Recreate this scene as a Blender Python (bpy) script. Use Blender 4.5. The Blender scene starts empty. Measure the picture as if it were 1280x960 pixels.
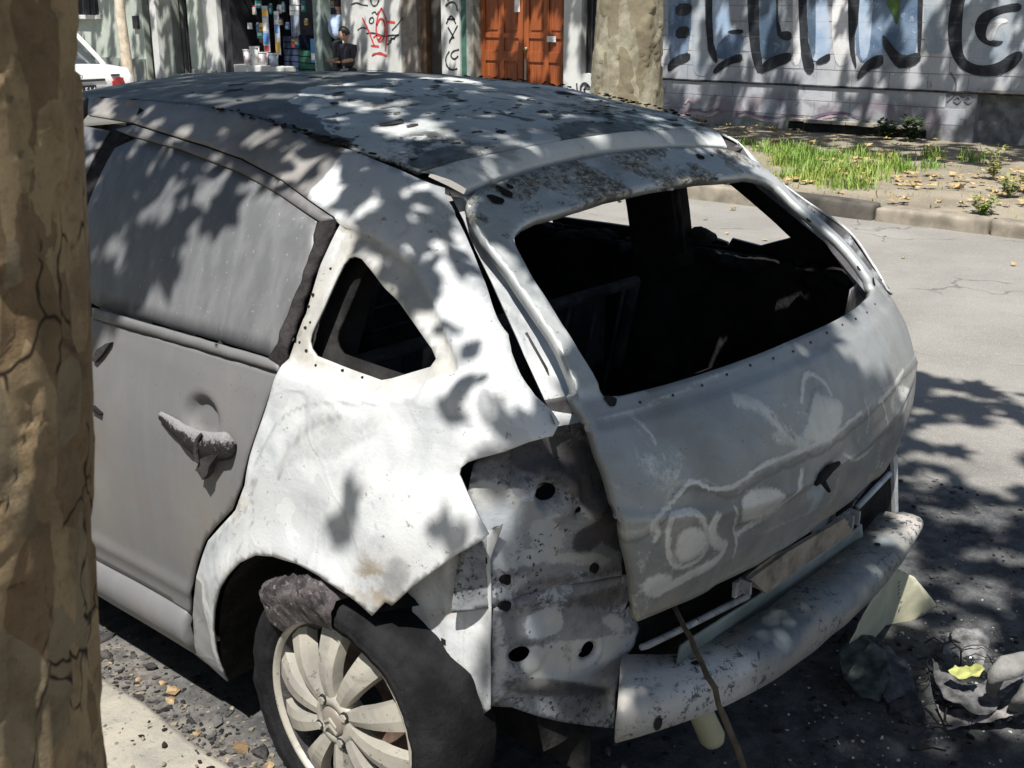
import bpy, bmesh, math, random
from mathutils import Vector, noise, Matrix
from mathutils.geometry import delaunay_2d_cdt
rad = math.radians
random.seed(7)
SC = bpy.context.scene
COL = SC.collection

# ------------------------------------------------------------------ camera, sky, sun, exposure
cam_data = bpy.data.cameras.new('camera')
cam = bpy.data.objects.new('camera', cam_data); COL.objects.link(cam)
cam_data.sensor_width = 36.0; cam_data.sensor_fit = 'HORIZONTAL'; cam_data.lens = 36.0*1450/1280
cam_data.clip_start = 0.02; cam_data.clip_end = 2000
HEADING = rad(48.8); PITCH = math.atan(470/1450)
cam_data.dof.use_dof = True; cam_data.dof.focus_distance = 2.7; cam_data.dof.aperture_fstop = 32   # a phone lens: the trunk close by goes soft
cam.location = (-2.183, -1.614, 1.68)
cam.rotation_euler = (math.pi/2-PITCH, 0, -HEADING)
SC.camera = cam
SUN = Vector((-.50, -.28, 1.0)).normalized()          # direction towards the sun
world = bpy.data.worlds.new('World'); SC.world = world; world.use_nodes = True
wn = world.node_tree
sky = wn.nodes.new('ShaderNodeTexSky'); sky.sky_type = 'NISHITA'; sky.sun_disc = False
sky.sun_elevation = math.asin(SUN.z); sky.sun_rotation = math.atan2(SUN.x, SUN.y)
sky.air_density = 1.0; sky.dust_density = 1.2
wn.links.new(sky.outputs[0], wn.nodes['Background'].inputs[0])
wn.nodes['Background'].inputs[1].default_value = 0.064
sl = bpy.data.lights.new('sun', 'SUN'); sl.energy = 5.0; sl.angle = rad(.7); sl.color = (1, .97, .92)
so = bpy.data.objects.new('sun', sl); COL.objects.link(so); so.location = SUN*60
so.rotation_euler = SUN.to_track_quat('Z', 'Y').to_euler()
SC.view_settings.view_transform = 'Standard'; SC.view_settings.look = 'None'
SC.view_settings.exposure = 0.66; SC.view_settings.gamma = 1.0
SC.cycles.max_bounces = 6; SC.cycles.diffuse_bounces = 4; SC.cycles.transparent_max_bounces = 4

def herm(x, P):
    n=len(P)
    if x<=P[0][0]:
        s=(P[1][1]-P[0][1])/(P[1][0]-P[0][0]); return P[0][1]+s*(x-P[0][0])
    if x>=P[-1][0]:
        s=(P[-1][1]-P[-2][1])/(P[-1][0]-P[-2][0]); return P[-1][1]+s*(x-P[-1][0])
    i=0
    while x>P[i+1][0]: i+=1
    h=P[i+1][0]-P[i][0]
    def sl(k):
        if k==0: return (P[1][1]-P[0][1])/(P[1][0]-P[0][0])
        if k==n-1: return (P[-1][1]-P[-2][1])/(P[-1][0]-P[-2][0])
        return (P[k+1][1]-P[k-1][1])/(P[k+1][0]-P[k-1][0])
    t=(x-P[i][0])/h
    return (2*t**3-3*t*t+1)*P[i][1]+(t**3-2*t*t+t)*h*sl(i)+(-2*t**3+3*t*t)*P[i+1][1]+(t**3-t*t)*h*sl(i+1)
# car body surfaces: y runs forward from the rear axle, z up, x to the right (metres)
ZS=[(-.42,.97),(-.366,1.037),(-.288,1.130),(-.177,1.208),(-.056,1.302),(-.015,1.345),(.09,1.377),(.21,1.402),(.35,1.42),(.49,1.44),(.61,1.453),(.76,1.462),(.98,1.464),(1.3,1.456),(1.55,1.436),(1.75,1.402),(1.95,1.36),(2.2,1.295),(2.6,1.17),(3.0,1.02)]
XS=[(-.42,.68),(-.366,.678),(-.288,.664),(-.177,.612),(-.056,.555),(-.015,.55),(.09,.566),(.25,.575),(1.3,.585),(2.2,.62),(3.0,.68)]
LOW=[(.12,.79),(.2,.835),(.32,.858),(.5,.882),(.65,.888),(.8,.882),(.95,.856)]
NAR=[(-.6,.38),(-.5,.25),(-.44,.17),(-.4,.125),(-.366,.095),(-.3,.055),(-.2,.025),(-.1,.008),(0,0),(2.2,0),(2.7,.02),(3.1,.09),(3.4,.22),(3.6,.42)]
FT=[(0,0),(.25,.12),(.5,.29),(.7,.475),(.83,.64),(.92,.80),(1.0,1.0),(1.1,1.3)]
def SX(y,z):
    n=herm(y,NAR)
    if z<=.95: return herm(z,LOW)-n
    w=.856-n; t=min(1.0,(z-.95)/max(.02,herm(y,ZS)-.95))
    return w-(w-herm(y,XS))*herm(t,FT)
Y0=[(.35,-.50),(.45,-.555),(.55,-.58),(.60,-.585),(.70,-.607),(.80,-.602),(.90,-.567),(.96,-.53),(1.0,-.495),(1.1,-.40),(1.2,-.262),(1.28,-.16),(1.34,-.052),(1.38,.02),(1.42,.1)]
def RY(x,z): return herm(z,Y0)+.062*(abs(x)/.57)**2.4
def RI(x,z): return -.405+.11*(abs(x)/.75)**6
def RZ(x,y): return herm(y,ZS)+.045*(1-(x/.575)**2)

# ------------------------------------------------------------------ object helpers
def ob(name, me, parent=None):
    o = bpy.data.objects.new(name, me); COL.objects.link(o)
    if parent is not None: o.parent = parent
    return o
def tag(o, label=None, cat=None, group=None, kind=None):
    if label: o['label'] = label
    if cat: o['category'] = cat
    if group: o['group'] = group
    if kind: o['kind'] = kind
    return o
def empty(name, loc, label, cat, group=None, rz=0):
    o = ob(name, None); o.location = loc; o.rotation_euler = (0, 0, rz); o.empty_display_size = .1
    return tag(o, label, cat, group)
def done(bm, name, mats, parent=None, smooth=False, recalc=True):
    if recalc: bmesh.ops.recalc_face_normals(bm, faces=bm.faces)
    me = bpy.data.meshes.new(name)
    bm.to_mesh(me); bm.free()
    for m in (mats if isinstance(mats, (list, tuple)) else [mats]): me.materials.append(m)
    if smooth: me.shade_smooth()
    return ob(name, me, parent)
def box(bm, x0, x1, y0, y1, z0, z1, bev=0, rot=None, mi=0):
    r = bmesh.ops.create_cube(bm, size=1)
    M = Matrix.Translation(((x0+x1)/2, (y0+y1)/2, (z0+z1)/2))
    if rot is not None: M = M @ rot
    M = M @ Matrix.Diagonal((abs(x1-x0), abs(y1-y0), abs(z1-z0), 1))
    bmesh.ops.transform(bm, matrix=M, verts=r['verts'])
    fs = {f for v in r['verts'] for f in v.link_faces}
    for f in fs: f.material_index = mi
    if bev:
        es = list({e for v in r['verts'] for e in v.link_edges})
        bmesh.ops.bevel(bm, geom=es, offset=bev, segments=2, profile=.6, affect='EDGES')
def boxo(name, mat, parent, *a, bev=0, rot=None):
    bm = bmesh.new(); box(bm, *a, bev=bev, rot=rot); return done(bm, name, mat, parent)
def tube(bm, pts, rs, n=8, cap=True):
    pts = [Vector(p) for p in pts]
    if not isinstance(rs, (list, tuple)): rs = [rs]*len(pts)
    rings = []; up = None
    for i, p in enumerate(pts):
        t = (pts[min(i+1, len(pts)-1)]-pts[max(i-1, 0)]).normalized()
        if up is None:
            up = t.orthogonal().normalized()
        up = (up-t*up.dot(t)).normalized(); s = t.cross(up)
        rings.append([bm.verts.new(p+(up*math.cos(2*math.pi*k/n)+s*math.sin(2*math.pi*k/n))*rs[i]) for k in range(n)])
    for a, b in zip(rings, rings[1:]):
        for k in range(n): bm.faces.new((a[k], a[(k+1) % n], b[(k+1) % n], b[k]))
    if cap: bm.faces.new(rings[0]); bm.faces.new(rings[-1])
def pip(p, poly):
    x, y = p; c = False; j = len(poly)-1
    for i in range(len(poly)):
        xi, yi = poly[i]; xj, yj = poly[j]
        if (yi > y) != (yj > y) and x < (xj-xi)*(y-yi)/(yj-yi)+xi: c = not c
        j = i
    return c
def dens(poly, step, closed=True):
    out = []
    n = len(poly)
    for i in range(n if closed else n-1):
        a, b = poly[i], poly[(i+1) % n]; d = math.dist(a, b); k = max(1, int(d/step+.5))
        out += [(a[0]+(b[0]-a[0])*t/k, a[1]+(b[1]-a[1])*t/k) for t in range(k)]
    if not closed: out.append(tuple(poly[-1]))
    return out
def chaikin(poly, n=1, closed=True):
    for _ in range(n):
        q = []
        for i in range(len(poly) if closed else len(poly)-1):
            a, b = poly[i], poly[(i+1) % len(poly)]
            q += [(a[0]*.75+b[0]*.25, a[1]*.75+b[1]*.25), (a[0]*.25+b[0]*.75, a[1]*.25+b[1]*.75)]
        if not closed: q = [poly[0]]+q+[poly[-1]]
        poly = q
    return poly
def fill(outline, holes, step):
    """triangles covering an outline (with holes): 2-D points and faces"""
    loops = [dens(outline, step)]+[dens(h, step) for h in holes]
    V = []; E = []
    for l in loops:
        b = len(V); V += l; E += [(b+i, b+(i+1) % len(l)) for i in range(len(l))]
    nb = len(V)
    xs = [p[0] for p in loops[0]]; ys = [p[1] for p in loops[0]]
    cell = {}
    for p in V: cell.setdefault((int(p[0]//step), int(p[1]//step)), []).append(p)
    y = min(ys)+step*.5; r = 0
    while y < max(ys):
        x = min(xs)+step*(.25+.5*(r & 1))
        while x < max(xs):
            p = (x, y)
            if pip(p, loops[0]) and not any(pip(p, h) for h in loops[1:]):
                ci, cj = int(x//step), int(y//step)
                if all(math.dist(p, q) > step*.55 for a in (-1, 0, 1) for b in (-1, 0, 1) for q in cell.get((ci+a, cj+b), ())):
                    V.append(p)
            x += step
        y += step*.87; r += 1
    v, e, f, *_ = delaunay_2d_cdt([Vector(p) for p in V], E, [], 0, 1e-6)
    F = []
    for t in f:
        c = (sum(v[i][0] for i in t)/3, sum(v[i][1] for i in t)/3)
        if pip(c, loops[0]) and not any(pip(c, h) for h in loops[1:]): F.append(t)
    return v, F
MAPS = {'side': lambda a, b: Vector((-SX(a, b), a, b)), 'sideR': lambda a, b: Vector((SX(a, b), a, b)),
        'rear': lambda a, b: Vector((a, RY(a, b), b)), 'rin': lambda a, b: Vector((a, RI(a, b), b)),
        'roof': lambda a, b: Vector((a, b, RZ(a, b)))}
OUT = {'side': Vector((-1, 0, 0)), 'sideR': Vector((1, 0, 0)), 'rear': Vector((0, -1, .3)), 'rin': Vector((0, -1, 0)), 'roof': Vector((0, 0, 1))}
LAST = None
def panel(name, outline, surf, mats, parent, holes=(), step=.02, thick=.004, dent=(0, 1), off=0.0, disp=None, outv=None, seed=0, smooth=True):
    fn = MAPS[surf] if isinstance(surf, str) else surf
    out = OUT[surf] if isinstance(surf, str) else outv
    global LAST
    v, F = fill(outline, holes, step)
    def point(a, b):
        q = fn(a, b); d = off
        if dent[0]: d += dent[0]*noise.noise(q*dent[1]+Vector((seed*7.3, 1.7, 3.1)))+dent[0]*.35*noise.noise(q*dent[1]*3.1+Vector((seed, 0, 9)))
        if disp: d += disp(a, b, q)
        return q+out*d
    LAST = point
    P = [point(p[0], p[1]) for p in v]
    bm = bmesh.new(); bv = [bm.verts.new(p) for p in P]
    for t in F:
        try: bm.faces.new([bv[i] for i in t])
        except ValueError: pass
    for q in [q for q in bm.verts if not q.link_faces]: bm.verts.remove(q)
    bm.normal_update()
    s = sum((f.normal*f.calc_area() for f in bm.faces), Vector())
    if s.dot(out) < 0: bmesh.ops.reverse_faces(bm, faces=bm.faces)
    o = done(bm, name, mats, parent, smooth, recalc=False)
    if thick:
        m = o.modifiers.new('thickness', 'SOLIDIFY'); m.thickness = thick; m.offset = -1
        if isinstance(mats, (list, tuple)) and len(mats) > 1: m.material_offset = 1
    return o
def vattr(o, name, fn):
    """a per-vertex mark that has its own shape"""
    a = o.data.attributes.new(name, 'FLOAT', 'POINT')
    for i, v in enumerate(o.data.vertices): a.data[i].value = fn(v.co)
def mir(o, name=None, parent=None):
    """the same panel on the other side of the car"""
    me = o.data.copy(); me.transform(Matrix.Diagonal((-1, 1, 1, 1))); me.flip_normals()
    q = ob(name or o.name.split('.')[0], me, parent or o.parent)
    for m in o.modifiers:
        n = q.modifiers.new(m.name, m.type); n.thickness = m.thickness; n.offset = m.offset; n.material_offset = m.material_offset
    return q
def sheet(name, outline, mat, parent, plane, thick, step=.5):
    """flat polygon; plane = ('X', value) etc. thickness grows towards -axis"""
    ax, val = plane
    fn = {'X': lambda a, b: Vector((val, a, b)), 'Y': lambda a, b: Vector((a, val, b)), 'Z': lambda a, b: Vector((a, b, val))}[ax]
    ov = {'X': Vector((-1, 0, 0)), 'Y': Vector((0, -1, 0)), 'Z': Vector((0, 0, 1))}[ax]
    return panel(name, outline, fn, mat, parent, step=step, thick=thick, outv=ov, smooth=False)
def ribbon2(pts, w, closed=False):
    """outline of a brush stroke along 2-D points"""
    L, Rr = [], []
    for i, p in enumerate(pts):
        a = pts[max(i-1, 0)]; b = pts[min(i+1, len(pts)-1)]
        d = math.dist(a, b) or 1; nx, ny = -(b[1]-a[1])/d, (b[0]-a[0])/d
        ww = w*(.75+.5*random.random())/2
        L.append((p[0]+nx*ww, p[1]+ny*ww)); Rr.append((p[0]-nx*ww, p[1]-ny*ww))
    return L+Rr[::-1]
def strokes(name, lines, w, mat, parent, x, thick=.002):
    """spray strokes on a wall whose face is at x: one mesh of flat ribbons"""
    bm = bmesh.new()
    for l in lines:
        l = chaikin(l, 2, False)
        o = ribbon2(l, w); n = len(l)
        A = [bm.verts.new((x, *o[i])) for i in range(n)]; B = [bm.verts.new((x, *o[2*n-1-i])) for i in range(n)]
        for i in range(n-1):
            f = bm.faces.new((A[i], A[i+1], B[i+1], B[i]))
    bm.normal_update()
    for f in bm.faces:
        if f.normal.x > 0: f.normal_flip()
    o = done(bm, name, mat, parent, recalc=False)
    return o

# ------------------------------------------------------------------ material helpers
class Mat:
    def __init__(s, name, rough=.7, metal=0, spec=.4):
        s.m = bpy.data.materials.new(name); s.m.use_nodes = True; s.t = s.m.node_tree
        s.b = s.t.nodes['Principled BSDF']; s.b.inputs['Roughness'].default_value = rough
        s.b.inputs['Metallic'].default_value = metal; s.b.inputs['Specular IOR Level'].default_value = spec
        s.pos = s.t.nodes.new('ShaderNodeNewGeometry').outputs['Position']
    def put(s, sock, v):
        if isinstance(v, bpy.types.NodeSocket): s.t.links.new(v, sock)
        elif isinstance(v, (tuple, list)) and len(v) == 3 and sock.type == 'RGBA': sock.default_value = (*v, 1)
        else: sock.default_value = v
    def node(s, t, ins=(), **pr):
        n = s.t.nodes.new(t)
        for k, v in pr.items(): setattr(n, k, v)
        for k, v in dict(ins).items(): s.put(n.inputs[k], v)
        return n
    def noise(s, scale, detail=4, rough=.6, dist=0, vec=None):
        return s.node('ShaderNodeTexNoise', {'Vector': vec or s.pos, 'Scale': scale, 'Detail': detail, 'Roughness': rough, 'Distortion': dist}).outputs[0]
    def vor(s, scale, feature='F1', vec=None, out=0, rnd=1):
        n = s.node('ShaderNodeTexVoronoi', feature=feature); s.put(n.inputs['Vector'], vec or s.pos); n.inputs['Scale'].default_value = scale; n.inputs['Randomness'].default_value = rnd
        return n.outputs[out]
    def ramp(s, fac, a, b, c0=0.0, c1=1.0, smooth=True):
        n = s.node('ShaderNodeMapRange', {'Value': fac, 'From Min': a, 'From Max': b, 'To Min': c0, 'To Max': c1}, interpolation_type='SMOOTHSTEP' if smooth else 'LINEAR')
        return n.outputs[0]
    def mix(s, fac, a, b):
        n = s.node('ShaderNodeMix', data_type='RGBA'); s.put(n.inputs[0], fac); s.put(n.inputs[6], a); s.put(n.inputs[7], b); return n.outputs[2]
    def op(s, o, a, b=0.0):
        n = s.node('ShaderNodeMath', operation=o); s.put(n.inputs[0], a); s.put(n.inputs[1], b); return n.outputs[0]
    def vop(s, o, a, b=(0, 0, 0)):
        n = s.node('ShaderNodeVectorMath', operation=o); s.put(n.inputs[0], a); s.put(n.inputs[1], b); return n.outputs[1] if o in ('DISTANCE', 'LENGTH', 'DOT_PRODUCT') else n.outputs[0]
    def scale(s, v, k): return s.node('ShaderNodeMapping', {'Vector': v, 'Scale': k}).outputs[0]
    def warp(s, amp, scale, vec=None):
        n = s.node('ShaderNodeTexNoise', {'Vector': vec or s.pos, 'Scale': scale, 'Detail': 3})
        d = s.vop('SUBTRACT', n.outputs[1], (.5, .5, .5))
        return s.vop('ADD', vec or s.pos, s.node('ShaderNodeMapping', {'Vector': d, 'Scale': (amp, amp, amp)}).outputs[0])
    def xyz(s, v=None): return s.node('ShaderNodeSeparateXYZ', {0: v or s.pos}).outputs
    def curve(s, val, pts, lo, hi, vlo, vhi):
        """value looked up on a drawn curve; pts in real units"""
        n = s.t.nodes.new('ShaderNodeFloatCurve'); c = n.mapping.curves[0]
        P = sorted(((a-lo)/(hi-lo), (b-vlo)/(vhi-vlo)) for a, b in pts)
        P = [(0, P[0][1])]+P+[(1, P[-1][1])]
        c.points[0].location = P[0]; c.points[1].location = P[-1]
        for p in P[1:-1]: c.points.new(*p)
        n.mapping.update(); s.put(n.inputs[1], s.ramp(val, lo, hi, 0, 1, False))
        return s.ramp(n.outputs[0], 0, 1, vlo, vhi, False)
    def attr(s, name): return s.node('ShaderNodeAttribute', attribute_name=name).outputs['Fac']
    def bump(s, h, strength=.5, dist=.01):
        n = s.node('ShaderNodeBump', {'Height': h, 'Strength': strength, 'Distance': dist})
        if s.b.inputs['Normal'].links: s.put(n.inputs['Normal'], s.b.inputs['Normal'].links[0].from_socket)
        s.put(s.b.inputs['Normal'], n.outputs[0])
    def col(s, c): s.put(s.b.inputs['Base Color'], c); return s
    def rough(s, c): s.put(s.b.inputs['Roughness'], c); return s
def plain(name, c, rough=.7, metal=0, var=.25, sc=8, bump=0, spec=.4):
    m = Mat(name, rough, metal, spec)
    f = m.ramp(m.noise(sc, 5), .3, .7)
    m.col(m.mix(f, tuple(x*(1-var) for x in c), tuple(min(1, x*(1+var)) for x in c)))
    if bump: m.bump(m.noise(sc*12, 5), bump, .004)
    return m.m

# ------------------------------------------------------------------ materials
def mk_steel():
    """bare burnt steel of the rear quarter: white oxide with blue grey, tan and specks"""
    m = Mat('burnt_steel_white', .5, .10, .4)
    w = m.warp(.25, 3)
    c = m.mix(m.ramp(m.noise(3.2, 6, .62, 0, w), .42, .66), (.63, .64, .64), (.37, .395, .415))
    c = m.mix(m.ramp(m.noise(5.5, 5, .6, .6), .60, .74, 0, .55), c, (.42, .35, .27))
    c = m.mix(m.ramp(m.noise(14, 6, .7, .4, w), .60, .70, 0, .4), c, (.30, .31, .32))
    t = m.noise(2.3, 3, .5, 0, w)                               # scorch swirls: edges of successive coats
    ln = m.ramp(m.op('ABSOLUTE', m.op('SUBTRACT', m.op('FRACT', m.op('MULTIPLY', t, 7.0)), .5)), .0, .10, 1, 0)
    c = m.mix(m.op('MULTIPLY', m.op('MULTIPLY', ln, m.ramp(m.noise(3.1, 2), .46, .58)), m.ramp(m.noise(26, 4, .7), .36, .6, .15, .8)), c, (.33, .35, .365))
    t2 = m.ramp(m.op('FRACT', m.op('MULTIPLY', m.noise(1.9, 4, .55, .2, w), 4.0)), .15, .85)
    c = m.mix(m.op('MULTIPLY', t2, .38), c, (.44, .455, .465))
    ru = m.op('MULTIPLY', m.ramp(m.vop('DISTANCE', m.warp(.10, 12), [(-0.8743,-0.1413,0.6552)][0]), .02, .10, 1, 0), m.ramp(m.noise(22, 5, .7), .35, .6))
    c = m.mix(m.op('MULTIPLY', ru, .85), c, (.25, .20, .13))
    stv = m.noise(1, 5, .65, 0, m.scale(m.pos, (38, 38, 2.5)))     # faint runs
    c = m.mix(m.ramp(stv, .60, .76, 0, .4), c, (.30, .26, .22))
    g = m.ramp(m.xyz()[2], .36, .62, 1, 0)                       # grime thrown up low on the body
    c = m.mix(m.op('MULTIPLY', m.op('MULTIPLY', g, m.ramp(m.noise(18, 6, .75), .42, .62)), .5), c, (.21, .19, .17))
    sp = m.op('MULTIPLY', m.ramp(m.noise(150, 2, .5), .66, .70), m.ramp(m.noise(9, 4, .6), .52, .62))
    c = m.mix(m.op('MULTIPLY', sp, .8), c, (.06, .055, .05))
    ga = m.attr('grey'); gs = m.ramp(m.op('ADD', ga, m.op('MULTIPLY', m.op('SUBTRACT', m.noise(60, 6, .8), .5), .5)), .12, .60)
    c = m.mix(m.op('MULTIPLY', m.op('MULTIPLY', gs, m.ramp(ga, .01, .12)), .85), c, m.mix(m.ramp(m.noise(20, 4), .4, .6), (.27, .28, .295), (.35, .345, .335)))
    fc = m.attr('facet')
    c = m.mix(m.op('MULTIPLY', fc, m.ramp(m.noise(9, 5, .65), .30, .62, .45, 1)), c, m.mix(m.ramp(m.noise(16, 5), .35, .65), (.44, .415, .37), (.33, .32, .295)))  # tan grey inside the window facet
    fl = m.op('MULTIPLY', m.ramp(m.noise(46, 6, .72, .4), .62, .64), m.ramp(m.noise(5.5, 3), .50, .58))
    c = m.mix(m.op('MULTIPLY', fl, .75), c, (.16, .155, .15))
    # soot grey ash still lies on the roof rail: ragged edge where the paint burnt off
    x, y, z = m.xyz(m.warp(.10, 9))
    rail = m.op('MULTIPLY', m.ramp(y, .235, .245), m.ramp(z, .98, .99))
    c = m.mix(rail, c, m.mix(m.ramp(m.noise(6, 5), .35, .65), (.17, .165, .16), (.27, .255, .24)))
    low = m.op('MULTIPLY', m.ramp(y, .455, .465), m.ramp(z, .44, .45, 1, 0))
    c = m.mix(low, c, (.25, .25, .25))
    m.col(c); m.rough(m.ramp(m.noise(7, 5), .3, .7, .34, .62))
    m.bump(m.noise(4, 2, .4), .5, .05); m.bump(m.noise(130, 4, .6), .25, .003); m.bump(m.op('MULTIPLY', ln, .5), .12, .01)
    return m.m
def mk_door():
    m = Mat('matte_grey_door', .5, 0, .35)
    c = m.mix(m.ramp(m.noise(2.2, 4), .35, .7), (.142, .142, .145), (.178, .168, .16))
    c = m.mix(m.ramp(m.noise(4, 4, .6, .4), .55, .75, 0, .35), c, (.16, .122, .095))
    x, y, z = m.xyz()
    st = m.noise(1, 4, .6, 0, m.scale(m.pos, (30, 30, 1.2)))
    c = m.mix(m.ramp(st, .45, .75, 0, .3), c, (.18, .18, .18))
    c = m.mix(m.ramp(m.noise(160, 2), .68, .72, 0, .6), c, (.07, .06, .055))
    m.col(c); m.bump(m.noise(6, 3), .12, .02); m.bump(m.noise(240, 3), .08, .002)
    return m.m
def mk_pane():
    m = Mat('ash_coated_glass', .42, 0, .45)
    st = m.noise(1, 4, .6, 0, m.scale(m.pos, (24, 24, 2.2)))
    c = m.mix(m.ramp(st, .35, .7), (.118, .120, .124), (.16, .163, .166))
    c = m.mix(m.ramp(m.noise(5, 5, .6, .4), .5, .72, 0, .5), c, (.175, .175, .185))
    c = m.mix(m.op('MULTIPLY', m.ramp(m.noise(90, 2), .68, .72), .6), c, (.30, .30, .31))
    m.col(c); m.bump(m.noise(160, 3), .06, .002)
    return m.m
def mk_roof():
    m = Mat('burnt_steel_roof', .5, 0, .45)
    w = m.warp(.22, 5); x, y, z = m.xyz(m.warp(.07, 16, m.warp(.12, 5)))
    c = m.mix(m.ramp(m.noise(4, 6, .6, 0, w), .38, .66), (.58, .595, .585), (.46, .48, .475))
    c = m.mix(m.ramp(m.noise(3.4, 8, .7, .6), .55, .60, 0, .65), c, (.22, .235, .23))
    c = m.mix(m.ramp(m.noise(8, 6, .7, .4), .62, .68, 0, .5), c, (.26, .215, .17))
    # charred paint that has not flaked: the whole front of the roof, ragged edge
    front = m.ramp(m.op('SUBTRACT', y, m.curve(x, [(-.57, .27), (-.5, .43), (-.42, .58), (-.3, .69), (-.1, .70), (.1, .655), (.3, .61), (.5, .58)], -.65, .65, .0, 1.0)), -.003, .004)
    c = m.mix(front, c, m.mix(m.ramp(m.noise(7, 5), .35, .7), (.070, .075, .077), (.115, .12, .12)))
    # char stains left on the bare metal, drawn out across the roof
    da = m.attr('dark'); dm = m.ramp(m.op('ADD', da, m.op('MULTIPLY', m.op('SUBTRACT', m.noise(42, 7, .8), .5), 1.3)), .34, .52)
    c = m.mix(m.op('MULTIPLY', m.op('MULTIPLY', dm, m.ramp(da, .01, .15)), .9), c, m.mix(m.ramp(m.noise(30, 5), .4, .6), (.035, .04, .042), (.10, .115, .115)))
    f = m.noise(7, 8, .72, .8, m.scale(m.pos, (1, 1.0, 1)))
    big = m.ramp(m.noise(2.2, 3, .5, .4), .42, .6)
    c = m.mix(m.op('MULTIPLY', m.ramp(f, .57, .60), big), c, (.035, .042, .045))
    x2, y2, z2 = m.xyz(m.warp(.1, 12))
    d = m.op('MULTIPLY', m.ramp(x2, .02, .18), m.op('MULTIPLY', m.ramp(y2, .42, .2), m.ramp(y2, .0, .06)))
    c = m.mix(m.op('MULTIPLY', d, m.ramp(m.noise(16, 7, .7), .44, .56)), c, m.mix(m.ramp(m.noise(40, 3), .4, .6), (.03, .05, .052), (.16, .24, .235)))
    e = m.op('MULTIPLY', m.ramp(x2, -.30, -.40), m.op('MULTIPLY', m.ramp(y2, .26, .18), m.ramp(y2, .02, .06)))
    c = m.mix(m.op('MULTIPLY', e, m.ramp(m.noise(14, 7, .7), .40, .55)), c, (.05, .055, .05))
    m.col(c); m.rough(m.ramp(m.noise(8, 4), .3, .7, .36, .62))
    m.bump(m.noise(3, 3), .3, .03); m.bump(m.noise(60, 5, .7), .25, .004)
    return m.m
RINGS = [([(-0.4834,-0.5667,0.731)][0], .052, .020, 1.0), ([(-0.4834,-0.5667,0.731)][0], .085, .012, .55), ([(-0.2893,-0.596,0.7461)][0], .062, .02, .8), ([(-0.2893,-0.596,0.7461)][0], .098, .010, .4), ([(-0.0191,-0.5808,0.8678)][0], .085, .022, .75), ([(0.0909,-0.6065,0.7629)][0], .07, .012, .5), ([(-0.5369,-0.5547,0.7272)][0], .13, .012, .4)]
PATCH = [([(-0.4831,-0.5667,0.7277)][0], .055), ([(-0.2837,-0.5967,0.741)][0], .06), ([(-0.0052,-0.586,0.8545)][0], .075), ([(0.2408,-0.5861,0.8311)][0], .05), ([(-0.5254,-0.5425,0.6361)][0], .06), ([(-0.123,-0.5951,0.8222)][0], .05)]
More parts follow.
